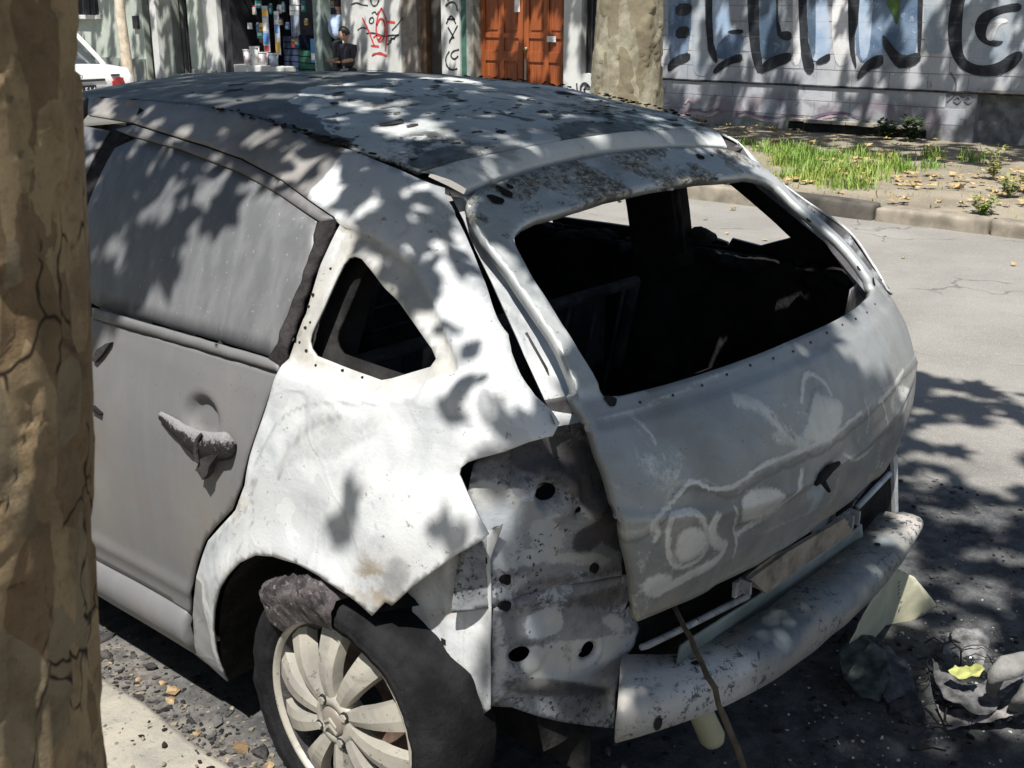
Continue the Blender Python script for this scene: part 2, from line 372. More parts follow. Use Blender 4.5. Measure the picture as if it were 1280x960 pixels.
def mk_gate():
    m = Mat('burnt_steel_tailgate', .45, .35, .4)
    w = m.warp(.16, 6); w2 = m.warp(.06, 22, m.warp(.20, 7))
    c = m.mix(m.ramp(m.noise(3, 6, .6, 0, w), .36, .68), (.36, .375, .375), (.255, .258, .25))
    c = m.mix(m.ramp(m.noise(4.5, 5, .6, .5), .56, .76, 0, .6), c, (.29, .27, .24))
    x, y, z = m.xyz(m.warp(.022, 24)); fine = m.op('MULTIPLY', m.op('SUBTRACT', m.noise(70, 5, .75), .5), .9)
    def crisp(v, a=.40, b=.56): return m.ramp(m.op('ADD', v, fine), a, b)
    # fold across the skin: a pale seam, different scorch above and below it
    zf = m.curve(x, [(-0.5783,0.7903),(-0.5449,0.8117),(-0.4972,0.8441),(-0.4374,0.8371),(-0.3785,0.8071),(-0.3016,0.8117),(-0.2342,0.8128),(-0.1293,0.8123),(-0.0286,0.8086),(0.0697,0.8117),(0.1776,0.8188),(0.3108,0.8314)], -.65, .65, .5, 1.1)
    dz = m.op('SUBTRACT', z, zf)
    below = m.ramp(dz, .004, -.004)
    c = m.mix(m.op('MULTIPLY', below, .8), c, m.mix(m.ramp(m.noise(6, 6, .65, .4, w), .38, .62), (.30, .295, .275), (.20, .205, .20)))
    c = m.mix(m.op('MULTIPLY', m.op('MULTIPLY', m.ramp(m.op('ABSOLUTE', dz), .0, .008, 1, 0), m.ramp(m.noise(14, 5, .7), .36, .58, .15, 1)), .62), c, (.48, .475, .44))
    c = m.mix(m.op('MULTIPLY', m.ramp(m.op('ABSOLUTE', m.op('ADD', dz, .016)), .0, .007, 1, 0), .6), c, (.13, .125, .115))
    # chalky patches where the inner stiffeners touched the skin, with rings of heat round them
    acc = m.attr('pale')
    sw = m.op('MULTIPLY', m.ramp(m.noise(4.2, 7, .68, 1.2, w), .46, .70), m.ramp(z, .97, .90))
    acc = m.op('MAXIMUM', acc, m.op('MULTIPLY', sw, .45))
    spk = m.ramp(m.op('ADD', acc, m.op('MULTIPLY', m.op('SUBTRACT', m.noise(80, 6, .8), .5), 1.1)), .22, .62)
    c = m.mix(m.op('MULTIPLY', m.op('MULTIPLY', spk, m.ramp(acc, .02, .2)), .92), c, m.mix(m.ramp(m.noise(15, 5), .35, .65), (.66, .65, .605), (.55, .545, .51)))
    c = m.mix(m.op('MULTIPLY', m.attr('dark'), m.ramp(m.noise(60, 5, .75), .3, .6, .4, 1)), c, (.15, .15, .145))
    xs = m.op('MULTIPLY', m.ramp(z, .64, .60), m.ramp(m.noise(5, 4, .6), .42, .6))
    c = m.mix(m.op('MULTIPLY', xs, .5), c, (.34, .29, .22))
    st = m.noise(1, 5, .65, 0, m.scale(m.pos, (34, 34, 2.2)))
    c = m.mix(m.ramp(st, .56, .74, 0, .3), c, (.36, .37, .37))
    x, y, z = m.xyz()
    bl = m.ramp(m.vop('DISTANCE', w2, [(-0.035,-0.6062,0.6935)][0]), .03, .06, .8, 0)
    c = m.mix(bl, c, (.42, .50, .54))
    # header above the glass: crusted sealant and paler steel on the frame
    fr = m.ramp(z, 1.0, 1.012)
    c = m.mix(fr, c, m.mix(m.ramp(m.noise(6, 6, .65, .3), .38, .66), (.50, .515, .51), (.33, .36, .365)))
    hd = m.op('MULTIPLY', m.ramp(z, 1.275, 1.29), m.ramp(m.noise(9, 5, .65), .46, .56))
    c = m.mix(hd, c, m.mix(m.ramp(m.noise(60, 4, .7), .42, .58), (.13, .12, .10), (.42, .40, .35)))
    c = m.mix(m.op('MULTIPLY', m.ramp(m.noise(28, 6, .75), .63, .67), m.ramp(z, 1.2, 1.28)), c, (.04, .045, .045))
    c = m.mix(m.op('MULTIPLY', m.ramp(m.noise(170, 2), .68, .72), .6), c, (.07, .07, .065))
    m.col(c); m.rough(m.ramp(m.noise(6, 4), .3, .7, .36, .6))
    m.bump(m.noise(3.2, 2, .4, .3), .7, .06); m.bump(acc, .3, .008); m.bump(m.noise(120, 4, .6), .15, .003)
    m.bump(m.op('MULTIPLY', hd, m.noise(70, 4, .7)), .6, .012)
    return m.m
def mk_inner():
    """lamp pocket and rear panel: sooty blue black, scorched pale patches, painted sun and shade"""
    m = Mat('scorched_inner_steel', .6, 0, .35)
    w = m.warp(.18, 7)
    c = m.mix(m.ramp(m.noise(5, 6, .62, 0, w), .38, .6), (.17, .175, .19), (.30, .31, .325))
    c = m.mix(m.ramp(m.noise(8, 8, .74, .3, w), .56, .60, 0, .85), c, (.42, .46, .50))
    c = m.mix(m.op('MULTIPLY', m.ramp(m.noise(70, 5, .75), .54, .58), m.ramp(m.noise(6, 4), .46, .58)), c, (.05, .05, .056))
    x, y, z = m.xyz(w)
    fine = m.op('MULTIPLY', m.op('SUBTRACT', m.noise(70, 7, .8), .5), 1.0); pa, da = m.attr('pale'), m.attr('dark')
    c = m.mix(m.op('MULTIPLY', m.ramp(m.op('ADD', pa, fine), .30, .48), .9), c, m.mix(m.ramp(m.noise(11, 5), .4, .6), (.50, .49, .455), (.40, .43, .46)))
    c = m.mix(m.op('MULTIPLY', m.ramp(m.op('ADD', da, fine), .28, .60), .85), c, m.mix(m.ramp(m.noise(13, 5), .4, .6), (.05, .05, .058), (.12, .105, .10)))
    lowp = m.op('MULTIPLY', m.ramp(z, .555, .52), m.ramp(z, .38, .41))
    c = m.mix(m.op('MULTIPLY', m.op('MULTIPLY', lowp, m.ramp(m.noise(16, 6, .72), .38, .56)), .3), c, (.50, .485, .44))
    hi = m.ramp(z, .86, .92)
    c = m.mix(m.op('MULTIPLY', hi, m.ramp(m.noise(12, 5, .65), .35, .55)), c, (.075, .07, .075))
    c = m.mix(m.op('MULTIPLY', m.ramp(m.noise(90, 3, .6), .60, .64), m.ramp(m.noise(7, 3), .5, .6)), c, (.035, .035, .04))
    c = m.mix(m.ramp(m.noise(6, 5, .6, .4), .64, .74, 0, .6), c, (.24, .19, .15))
    m.col(c); m.bump(m.noise(40, 5, .7), .35, .006); m.bump(m.noise(6, 3), .3, .02)
    return m.m
def mk_beam():
    m = Mat('scorched_beam_steel', .5, 0, .4)
    w = m.warp(.15, 7); x, y, z = m.xyz(w)
    c = m.mix(m.ramp(m.noise(4, 6, .6, 0, w), .4, .62), (.13, .155, .165), (.22, .24, .25))
    rx = m.ramp(x, -.22, -.3)
    c = m.mix(m.op('MAXIMUM', m.op('MULTIPLY', rx, m.ramp(m.noise(7, 6, .65), .30, .42)), m.ramp(x, .52, .60)), c, (.56, .56, .55))
    c = m.mix(m.op('MULTIPLY', m.ramp(z, .41, .37), m.ramp(m.noise(5, 4), .3, .6, .2, .75)), c, (.36, .32, .27))
    blk = m.op('MULTIPLY', m.ramp(m.noise(46, 8, .8, .5), .54, .57), m.ramp(m.noise(6, 4, .6), .42, .52))
    c = m.mix(blk, c, (.055, .065, .08))
    m.col(c); m.bump(m.noise(50, 5, .7), .3, .006); m.bump(m.noise(7, 3), .25, .02)
    return m.m
def mk_cross():
    m = Mat('green_grey_steel', .55, 0, .4)
    c = m.mix(m.ramp(m.noise(5, 6, .6), .36, .66), (.15, .18, .17), (.24, .27, .265))
    c = m.mix(m.ramp(m.noise(7, 5, .65), .60, .7, 0, .6), c, (.33, .31, .30))
    c = m.mix(m.ramp(m.noise(22, 6, .7), .66, .7, 0, .7), c, (.08, .09, .09))
    m.col(c); m.bump(m.noise(40, 5, .7), .3, .005)
    return m.m
def mk_char(name='char', c0=(.012, .012, .012), c1=(.035, .033, .032), rough=.9):
    m = Mat(name, rough, 0, .15)
    m.col(m.mix(m.ramp(m.noise(9, 6, .65), .35, .7), c0, c1)); m.bump(m.noise(35, 6, .7), .8, .012)
    return m.m
def mk_tyre():
    m = Mat('burnt_rubber', .9, 0, .12)
    c = m.mix(m.ramp(m.noise(9, 6, .65), .35, .65), (.007, .007, .008), (.020, .0195, .021))
    ash = m.op('MULTIPLY', m.ramp(m.noise(60, 6, .75), .54, .64), m.ramp(m.noise(8, 3), .54, .66))
    c = m.mix(m.op('MULTIPLY', ash, .7), c, (.085, .084, .09))
    m.col(c); m.bump(m.noise(50, 6, .75), .7, .008)
    return m.m
def mk_chunk():
    m = Mat('flaking_burnt_tread', .85, 0, .25)
    c = m.mix(m.ramp(m.noise(22, 6, .7), .38, .62), (.03, .027, .028), (.10, .088, .088))
    c = m.mix(m.ramp(m.noise(70, 4, .7), .58, .66), c, (.19, .17, .172))
    m.col(c); m.bump(m.noise(45, 6, .75), .9, .012)
    return m.m
def mk_rim():
    m = Mat('scorched_alloy', .48, .1, .45)
    c = m.mix(m.ramp(m.noise(7, 5, .6), .36, .68), (.37, .345, .29), (.25, .238, .212))
    c = m.mix(m.ramp(m.noise(11, 6, .7, .4), .58, .70, 0, .7), c, (.17, .155, .14))
    c = m.mix(m.ramp(m.noise(60, 4), .64, .68, 0, .7), c, (.08, .07, .06))
    m.col(c); m.bump(m.noise(40, 5), .15, .004)
    return m.m
def mk_road():
    m = Mat('worn_asphalt', .85, 0, .3)
    x, y, z = m.xyz()
    c = m.mix(m.ramp(m.noise(1.1, 5, .6), .35, .68), (.215, .205, .185), (.275, .262, .238))
    c = m.mix(m.ramp(m.noise(90, 3, .6), .56, .66, 0, .7), c, (.37, .35, .31))
    c = m.mix(m.ramp(m.noise(130, 2, .6), .58, .66, 0, .6), c, (.09, .09, .088))
    c = m.mix(m.ramp(m.noise(5, 6, .7, .6), .60, .72, 0, .55), c, (.32, .275, .235))
    c = m.mix(m.ramp(m.noise(24, 5, .75), .56, .66, 0, .5), c, (.34, .315, .27))
    ck = m.op('MULTIPLY', m.ramp(m.vor(.9, 'DISTANCE_TO_EDGE', m.warp(.35, 3)), .0, .012, 1, 0), m.ramp(m.noise(.8, 3), .48, .56))
    c = m.mix(m.op('MULTIPLY', ck, .7), c, (.07, .07, .068))
    # soot burnt into the road round the car, ragged outline
    wx, wy, wz = m.xyz(m.warp(.75, 2.2))
    dx = m.op('MAXIMUM', m.op('SUBTRACT', m.op('ABSOLUTE', m.op('SUBTRACT', wx, .35)), 1.15), 0.0)
    dy = m.op('MAXIMUM', m.op('SUBTRACT', m.op('ABSOLUTE', m.op('SUBTRACT', wy, 1.2)), 2.6), 0.0)
    d = m.op('SQRT', m.op('ADD', m.op('MULTIPLY', dx, dx), m.op('MULTIPLY', dy, dy)))
    soot = m.ramp(d, .15, .65, 1, 0)
    sc = m.mix(m.ramp(m.noise(14, 6, .7), .38, .66), (.042, .044, .046), (.105, .105, .104))
    sc = m.mix(m.ramp(m.noise(120, 3, .7), .62, .68, 0, .7), sc, (.26, .25, .24))
    c = m.mix(m.op('MULTIPLY', soot, m.ramp(m.noise(2.6, 5, .65), .25, .5, .82, 1)), c, sc)
    gut = m.ramp(wx, -.70, -.86)
    gc = m.mix(m.ramp(m.noise(22, 6, .7), .36, .64), (.075, .07, .066), (.19, .175, .155))
    c = m.mix(gut, c, gc)
    m.col(c); m.bump(m.noise(110, 4, .7), .5, .006); m.bump(m.noise(9, 4), .25, .02)
    return m.m
def mk_dirt():
    m = Mat('bare_pavement_dirt', .95, 0, .15)
    c = m.mix(m.ramp(m.noise(1.6, 6, .65), .36, .66), (.30, .26, .20), (.20, .175, .135))
    c = m.mix(m.ramp(m.noise(38, 5, .7), .55, .66, 0, .6), c, (.40, .36, .27))
    c = m.mix(m.ramp(m.noise(30, 4, .7), .62, .68, 0, .7), c, (.09, .075, .055))
    m.col(c); m.bump(m.noise(40, 5, .7), .7, .02)
    return m.m
def mk_kerb():
    m = Mat('pale_kerb_stone', .85, 0, .25)
    c = m.mix(m.ramp(m.noise(6, 6, .65), .36, .66), (.36, .33, .27), (.25, .235, .205))
    c = m.mix(m.ramp(m.noise(45, 4, .7), .60, .66, 0, .7), c, (.16, .15, .13))
    m.col(c); m.bump(m.noise(35, 6, .75), .6, .012)
    return m.m
def mk_bark(c_hi, c_lo, c_dk, name, k=1.0):
    m = Mat(name, .85, 0, .2)
    q = m.scale(m.warp(.06/k, 7*k), (1, 1, .38))
    v = m.vor(9*k, 'F1', q, 1)
    r = m.node('ShaderNodeSeparateColor', {0: v}).outputs[0]
    c = m.mix(m.ramp(r, .42, .50), c_lo, c_hi)
    c = m.mix(m.ramp(r, .84, .88, 0, .5), c, tuple(v*1.0 for v in ((.21, .20, .15))))
    c = m.mix(m.ramp(m.noise(5*k, 6, .65, .3), .42, .66, 0, .55), c, c_dk)
    c = m.mix(m.ramp(m.noise(40*k, 5, .7), .52, .68, 0, .35), c, c_dk)
    return m, c
def mk_near_bark():
    m, c = mk_bark((.47, .345, .195), (.285, .195, .108), (.135, .09, .05), 'plane_tree_bark', 4.6)
    e = m.op('MULTIPLY', m.ramp(m.vor(26, 'DISTANCE_TO_EDGE', m.scale(m.warp(.05, 18), (1, 1, .5))), .0, .030, 1, 0), m.ramp(m.noise(13, 4), .51, .59))
    c = m.mix(e, c, (.02, .014, .009))
    m.col(c); m.bump(m.noise(60, 8, .75), 1.0, .008); m.bump(m.noise(380, 4, .7), .5, .0015); m.bump(e, -.8, .008)
    return m.m
def mk_far_bark():
    m, c = mk_bark((.30, .275, .20), (.19, .165, .11), (.11, .09, .06), 'far_plane_bark')
    m.col(c); m.bump(m.noise(20, 5), .4, .02)
    return m.m
def mk_block():
    """blockwork under many coats of spray paint"""
    m = Mat('sprayed_blockwork', .8, 0, .25)
    w = m.warp(.5, 1.5)
    c = m.mix(m.ramp(m.noise(1.6, 4, .55, 0, w), .38, .62), (.46, .465, .48), (.30, .32, .35))
    c = m.mix(m.ramp(m.noise(2.3, 5, .6, .6, w), .56, .70, 0, .8), c, (.47, .465, .465))
    x, y, z = m.xyz(w)
    c = m.mix(m.op('MULTIPLY', m.ramp(z, .62, .45), m.ramp(m.noise(2.4, 4, .6, .5), .42, .56)), c, (.24, .21, .235))
    c = m.mix(m.op('MULTIPLY', m.ramp(z, .38, .22), m.ramp(m.noise(6, 5, .6), .4, .6)), c, (.20, .22, .17))
    c = m.mix(m.ramp(m.noise(4.5, 6, .7, .4, w), .62, .70, 0, .7), c, (.13, .16, .205))
    c = m.mix(m.ramp(m.noise(3.0, 6, .7, .8, w), .60, .66, 0, .5), c, (.10, .11, .125))
    m.col(c); m.bump(m.noise(40, 5, .7), .4, .008)
    return m.m
def paint(name, a, b, sc=5, mott=(.3, .33, .36), k=.5):
    m = Mat(name, .65, 0, .3)
    c = m.mix(m.ramp(m.noise(sc, 5, .6), .36, .64), a, b)
    c = m.mix(m.ramp(m.noise(9, 6, .7, .5), .60, .68, 0, k), c, mott)
    # the block joints print through the paint
    z = m.xyz()[2]
    j = m.ramp(m.op('ABSOLUTE', m.op('SUBTRACT', m.op('FRACT', m.op('DIVIDE', m.op('SUBTRACT', z, .11), .2)), .5)), .47, .495)
    c = m.mix(m.op('MULTIPLY', j, .3), c, (.14, .15, .16))
    m.col(c); m.bump(m.noise(40, 5, .7), .4, .008)
    return m.m
def mk_wood():
    m = Mat('orange_varnished_wood', .45, 0, .4)
    g = m.noise(1, 6, .65, 0, m.scale(m.pos, (8, 30, 1.4)))
    m.col(m.mix(m.ramp(g, .35, .66), (.34, .095, .028), (.20, .05, .016))); m.bump(g, .15, .004)
    return m.m
M_STEEL, M_DOOR, M_PANE, M_ROOF, M_GATE, M_INNER = mk_steel(), mk_door(), mk_pane(), mk_roof(), mk_gate(), mk_inner()
M_BEAM, M_CROSS, M_CHAR, M_TYRE, M_CHUNK, M_RIM = mk_beam(), mk_cross(), mk_char(), mk_tyre(), mk_chunk(), mk_rim()
M_SOOT = mk_char('sooty_steel', (.025, .024, .025), (.085, .08, .08), .75)
M_SEAL = mk_char('melted_rubber_seal', (.012, .01, .012), (.05, .045, .045), .8)
M_RUST = plain('rusty_steel', (.17, .115, .085), .75, 0, .5, 14, .3)
M_ROAD, M_DIRT, M_KERB = mk_road(), mk_dirt(), mk_kerb()
M_BARK, M_BARK2, M_BLOCK, M_WOOD = mk_near_bark(), mk_far_bark(), mk_block(), mk_wood()
M_PALE = plain('pale_bark', (.55, .47, .36), .85, 0, .25, 10, .3)
def mk_leaf(name, a, b):
    m = Mat(name, .5, 0, .35); m.col(m.mix(m.ramp(m.noise(1.7, 2), .35, .65), a, b)); return m.m
M_LEAF = mk_leaf('plane_leaf', (.055, .105, .025), (.09, .13, .035))
M_GRASS = mk_leaf('verge_grass', (.13, .235, .035), (.25, .32, .065))
M_WEED = mk_leaf('weed_leaf', (.16, .21, .05), (.30, .30, .10))
M_DRY = plain('dry_leaf', (.36, .26, .12), .8, 0, .45, 15)
M_DARKL = mk_leaf('shade_plant', (.03, .055, .018), (.05, .08, .025))

M_KERBF = plain('dusty_kerb', (.25, .218, .17), .9, 0, .3, 6, .5); M_KERBD = plain('dark_kerb', (.07, .062, .052), .8, 0, .45, 5, .5)
# ------------------------------------------------------------------ the setting: road, pavements
def grid_sheet(name, x0, x1, y0, y1, z, step, mat, amp=0, sc=1, far=None, kind='structure'):
    bm = bmesh.new()
    nx = max(1, int((x1-x0)/step)); ny = max(1, int((y1-y0)/step))
    V = [[bm.verts.new((x0+(x1-x0)*i/nx, y0+(y1-y0)*j/ny, z+(amp*noise.noise(Vector((x0+(x1-x0)*i/nx, y0+(y1-y0)*j/ny, 3))*sc)+amp*.5*noise.noise(Vector((x0+(x1-x0)*i/nx, y0+(y1-y0)*j/ny, 8))*sc*3) if amp else 0))) for j in range(ny+1)] for i in range(nx+1)]
    for i in range(nx):
        for j in range(ny): bm.faces.new((V[i][j], V[i+1][j], V[i+1][j+1], V[i][j+1]))
    return tag(done(bm, name, mat, smooth=True), kind=kind)
road = boxo('road', M_ROAD, None, -600, 600, -600, 600, -.5, 0); tag(road, kind='structure')
far_pav = grid_sheet('far_pavement', 7.14, 12.6, -8, 40, .115, .12, M_DIRT, .03, 1.3)
near_pav = grid_sheet('near_pavement', -7, -1.14, -8, 40, .085, .3, M_DIRT, .012, 2)
tag(boxo('road_side_ground', M_DIRT, None, 12.6, 60, -40, 60, -.3, .09), kind='structure')
# near kerb: one stone after another
kr = tag(ob('near_kerb', None), kind='structure')
proto = None; y = -3.2; k = 0
while y < 12:
    L = .78+.14*((k*37 % 11)/11)
    bm = bmesh.new(); box(bm, -1.16, -.955, y, y+L-.014, -.1, .10, bev=.02)
    bmesh.ops.subdivide_edges(bm, edges=[e for e in bm.edges if e.calc_length() > .12], cuts=5, use_grid_fill=True)
    for v in bm.verts: v.co += Vector((.012*noise.noise(v.co*7), 0, .012*noise.noise(v.co*9+Vector((5, 2, 1)))))
    done(bm, 'kerb_stone', M_KERB, kr, True); y += L; k += 1
# far kerb: worn stones that sink into a dropped kerb towards the right of the view
kf = tag(ob('far_kerb', None), kind='structure')
y = -8.0
while y < 40:
    L = .95
    top = .145 if y > 2.0 else .118
    bm = bmesh.new(); box(bm, 6.98, 7.16, y, y+L-.02, -.1, top, bev=.03)
    bmesh.ops.subdivide_edges(bm, edges=[e for e in bm.edges if e.calc_length() > .12], cuts=4, use_grid_fill=True)
    for v in bm.verts: v.co += Vector((.02*noise.noise(v.co*4), 0, .015*noise.noise(v.co*5)))
    done(bm, 'kerb_stone', M_KERBD if y < 3.35 and y > 1.75 else M_KERBF, kf, True); y += L  # one stretch of stones is darker

# ------------------------------------------------------------------ the burnt-out car
car = empty('burnt_car', (0, 0, 0), 'burnt-out hatchback with bare white steel flanks and an empty rear window', 'car')
L1 = lambda x: .02+.035*(x/.5)**2
rl = [(-.553+1.106*i/16, L1(-.553+1.106*i/16)) for i in range(17)]
roof_out = rl+[(.566, .25), (.568, .6), (.575, 1.2), (.575, 1.66), (.4, 1.75), (0, 1.79), (-.4, 1.75), (-.575, 1.66), (-.575, 1.2), (-.568, .6), (-.566, .25)]
roof_ = panel('roof', roof_out, 'roof', [M_ROOF, M_CHAR], car, step=.016, thick=.012, dent=(.006, 3.2))
def loft(name, rows, mat, parent, smooth=True, thick=0, mats2=None):
    bm = bmesh.new(); V = [[bm.verts.new(p) for p in r] for r in rows]
    for a, b in zip(V, V[1:]):
        for i in range(len(a)-1): bm.faces.new((a[i], a[i+1], b[i+1], b[i]))
    o = done(bm, name, mat, parent, smooth)
    if thick:
        m = o.modifiers.new('thickness', 'SOLIDIFY'); m.thickness = thick; m.offset = 0
    return o
GT = lambda x: 1.362-.031*(abs(x)/.485)**2.2            # height of the groove above the tailgate
xs = [-.55+1.1*i/24 for i in range(25)]
rows = []
for t in (0, .3, .65, .9, 1.0, 1.02):
    r = []
    for x in xs:
        a = Vector((x, L1(x)-.006, RZ(x, L1(x))-.003)); xg = x*.9
        b = Vector((xg, RY(xg, GT(xg))+.012, GT(xg)+.006))
        p = a.lerp(b, min(t, 1)); p.z += .006*math.sin(math.pi*min(t, 1))
        if t > 1: p += Vector((0, .02, -.03))
        p.z += .004*noise.noise(p*9)
        r.append(p)
    rows.append(r)
loft('roof_rear_strip', rows, M_ROOF, car)

for s_ in (-1, 1):                                        # the drip channel under each roof seam
    ys = [-.03+.06*i for i in range(31)]
    loft('drip_channel', [[Vector((s_*(.50 if k == 0 else herm(max(y, -.015), XS)+.004), y-(.0 if k else .0), herm(max(y, -.015), ZS)-(.024 if k == 0 else .016))) for y in ys] for k in (0, 1)], M_SOOT, car)
# burnt flakes of paint, foam and ash lying on the roof
bm = bmesh.new(); rr = random.Random(5); cl = [(rr.uniform(-.4, .5), rr.uniform(.08, 1.0)) for _ in range(34)]+[(rr.gauss(.25, .12), rr.gauss(.2, .08)) for _ in range(10)]
for i in range(190):
    if i < 70: x = rr.uniform(-.5, .52); y = rr.uniform(.05, 1.2)
    else:
        c_ = rr.choice(cl); x = rr.gauss(c_[0], .05); y = rr.gauss(c_[1], .022)
    y = max(y, L1(x)+.015); x = max(-.54, min(.54, x))
    n = rr.randint(5, 8); s = .0032*(4.2**rr.random()); a0 = rr.random()*6.3; st = rr.uniform(1, 3.0)
    if rr.random() < .03: s *= 1.9
    ring = []
    for j in range(n):
        a = a0+2*math.pi*j/n; q = s*rr.uniform(.4, 1.15)
        px, py = x+q*math.cos(a)*st, y+q*math.sin(a)
        ring.append(bm.verts.new((px, py, RZ(px, py)+.0008+s*rr.uniform(.02, .2))))
    c = bm.verts.new((x, y, RZ(x, y)+.001+s*rr.uniform(.1, .3)))
    for j in range(n): bm.faces.new((ring[j], ring[(j+1) % n], c))
tag(done(bm, 'burnt_paint_flakes', M_SOOT, car), kind='stuff')
# crust along the far gutter of the roof
bm = bmesh.new()
for i in range(150):
    y = rr.uniform(.02, 1.5); x = .555+rr.uniform(-.012, .012)
    c = Vector((x, y, RZ(.55, y)+rr.uniform(.002, .012))); s = rr.uniform(.0016, .0042)
    r = bmesh.ops.create_icosphere(bm, subdivisions=1, radius=s)
    for v in r['verts']: v.co = Vector((v.co.x, v.co.y*2.6, v.co.z*.7))*(1+.5*noise.noise(v.co*90+c*7))+c
tag(done(bm, 'melted_gutter_trim', M_CHAR, car), kind='stuff')
bm = bmesh.new()
for i in range(60):
    u = i/60; a, b = ((-.575, .70), (-.57, .09))
    y = a[1]+(b[1]-a[1])*u; w = 1.0 if y > .15 else .5
    c = Vector((-.572+rr.uniform(-.012, .012), y, herm(y, ZS)+rr.uniform(-.002, .006))); s = rr.uniform(.0022, .005)*w*(2.4 if .25 < y < .36 else 1)
    r = bmesh.ops.create_icosphere(bm, subdivisions=1, radius=s)
    for v in r['verts']: v.co = Vector((v.co.x, v.co.y*2.2, v.co.z*.6))*(1+.5*noise.noise(v.co*90+c*7))+c
tag(done(bm, 'melted_roof_seam_trim', M_CHAR, car), kind='stuff')

# tailgate
half = [(x, GT(x)) for x in (0, .12, .25, .36, .44, .478)]+[(-a, b) for a, b in [(-0.5232,1.3174),(-0.5514,1.2936),(-0.5668,1.2621),(-0.5666,1.2342),(-0.5675,1.2053),(-0.5846,1.1482),(-0.5986,1.092),(-0.6133,1.0421),(-0.6268,0.9961),(-0.6402,0.9271),(-0.6394,0.8509),(-0.6303,0.7581),(-0.6064,0.6727),(-0.5739,0.5859)]]
EDGE = half[6:]
bot = [(.574-1.148*i/16, .588+.006*math.sin(i*2.1)*.3) for i in range(1, 16)]
gate_out = half+bot+[(-a, b) for a, b in half[::-1][:-1]]
hl = [(0, 1.300), (-.18, 1.297)]+[(-0.3426,1.2856),(-0.4086,1.2822),(-0.4546,1.2743),(-0.4875,1.2639),(-0.5114,1.25),(-0.521,1.2294),(-0.5275,1.2009),(-0.5417,1.1617),(-0.5571,1.1226),(-0.5649,1.0835),(-0.5661,1.0464),(-0.5694,1.0211),(-0.567,1.0092)]+[(-.535, 1.004), (-.42, 1.003), (-.25, 1.003)]
gate_hole = [(0, 1.003)]+hl[::-1][:-1]+[(0, 1.300)]+[(-a, b) for a, b in hl[1:]]
sst = lambda a, b, t: (lambda u: u*u*(3-2*u))(max(0, min(1, (t-a)/(b-a))))
def gate_disp(x, z, q):
    d = 0
    if abs(x) < .62: d -= .007*sst(.962, .972, z)*sst(1.03, 1.012, z)           # flange under the glass
    d -= .012*sst(.40, .34, abs(x))*sst(.74, .715, z)*sst(.56, .60, z)            # number plate recess
    d += .006*math.exp(-((z-(.735+.05*x*x*4))/.012)**2)                            # fold across the skin
    return d
gate = panel('tailgate', gate_out, 'rear', [M_GATE, M_CHAR], car, holes=[gate_hole], step=.008, thick=.022, dent=(.005, 4.5), disp=gate_disp)
gate_pt = LAST
# bolts and holes along the flange under the rear window
for i in range(13):
    x = -.5+1.0*i/12; q = gate_pt(x, .988+.003*math.sin(i*5))
    bm = bmesh.new(); tube(bm, [q+Vector((0, -.0015, .0008)), q+Vector((0, .004, -.002))], .0030, 8); done(bm, 'flange_bolt', M_SOOT, gate)
for x, z, rx, rz_ in ((-.42, 1.325, .012, .022), (-.395, 1.332, .007, .009), (-.46, 1.315, .016, .018), (.30, 1.33, .014, .012), (.36, 1.328, .005, .005), (.49, 1.17, .011, .008), (.525, 1.06, .011, .008), (-.560, 1.000, .012, .012), (.59, 1.02, .01, .012)):
    q = gate_pt(x, z); u = (gate_pt(x+.01, z)-q).normalized(); w = (gate_pt(x, z+.01)-q).normalized(); n = u.cross(w).normalized()
    if n.y > 0: n = -n
    bm = bmesh.new(); vs = [bm.verts.new(q+n*.0022+u*rx*math.cos(a)*(1+.25*math.sin(3*a+x*9))+w*rz_*math.sin(a)) for a in [i*math.pi/8 for i in range(16)]]
    bm.faces.new(vs)
    done(bm, 'bolt_hole', M_CHAR, gate)
# crusted sealant on the header
bm = bmesh.new()
for i in range(150):
    x = rr.gauss(-.05, .24); z = rr.uniform(1.285, GT(x)-.012)
    if abs(x) > .45 or noise.noise(Vector((x*7, z*20, 1))) < -.05: continue
    c = gate_pt(x, z); s = rr.uniform(.002, .008)
    r = bmesh.ops.create_icosphere(bm, subdivisions=1, radius=s)
    for v in r['verts']: v.co = Vector((v.co.x*1.7, v.co.y, v.co.z*.7))*(1+.6*noise.noise(v.co*120+c*9))+c
tag(done(bm, 'crusted_sealant', M_GATE, gate), kind='stuff')
# melted handle and plate lamp stub in the plate recess
bm = bmesh.new(); A = [(-0.0881,-0.6077,0.7366),(-0.065,-0.608,0.7439),(-0.0304,-0.6078,0.7532),(0.0136,-0.6078,0.7545),(-0.0566,-0.6082,0.7341),(-0.0192,-0.607,0.6997)]; o_ = Vector((0, -.012, 0))
A = [Vector(p)+o_ for p in A]
tube(bm, A[:4], [.004, .011, .010, .005], 7); tube(bm, [A[4], A[5]], [.007, .004], 6)
done(bm, 'melted_plate_lamp', M_CHAR, gate, True)
# lower flange of the gate inner frame, brown with heat
sheet('inner_flange', [(-0.2,0.5362),(-0.0385,0.5395),(0.2406,0.5244),(0.2941,0.47),(0.0648,0.4751),(-0.1242,0.4718)], plain('heat_tanned_steel', (.24, .20, .155), .65, 0, .45, 16, .3), gate, ('Y', -.545), .012, .05)

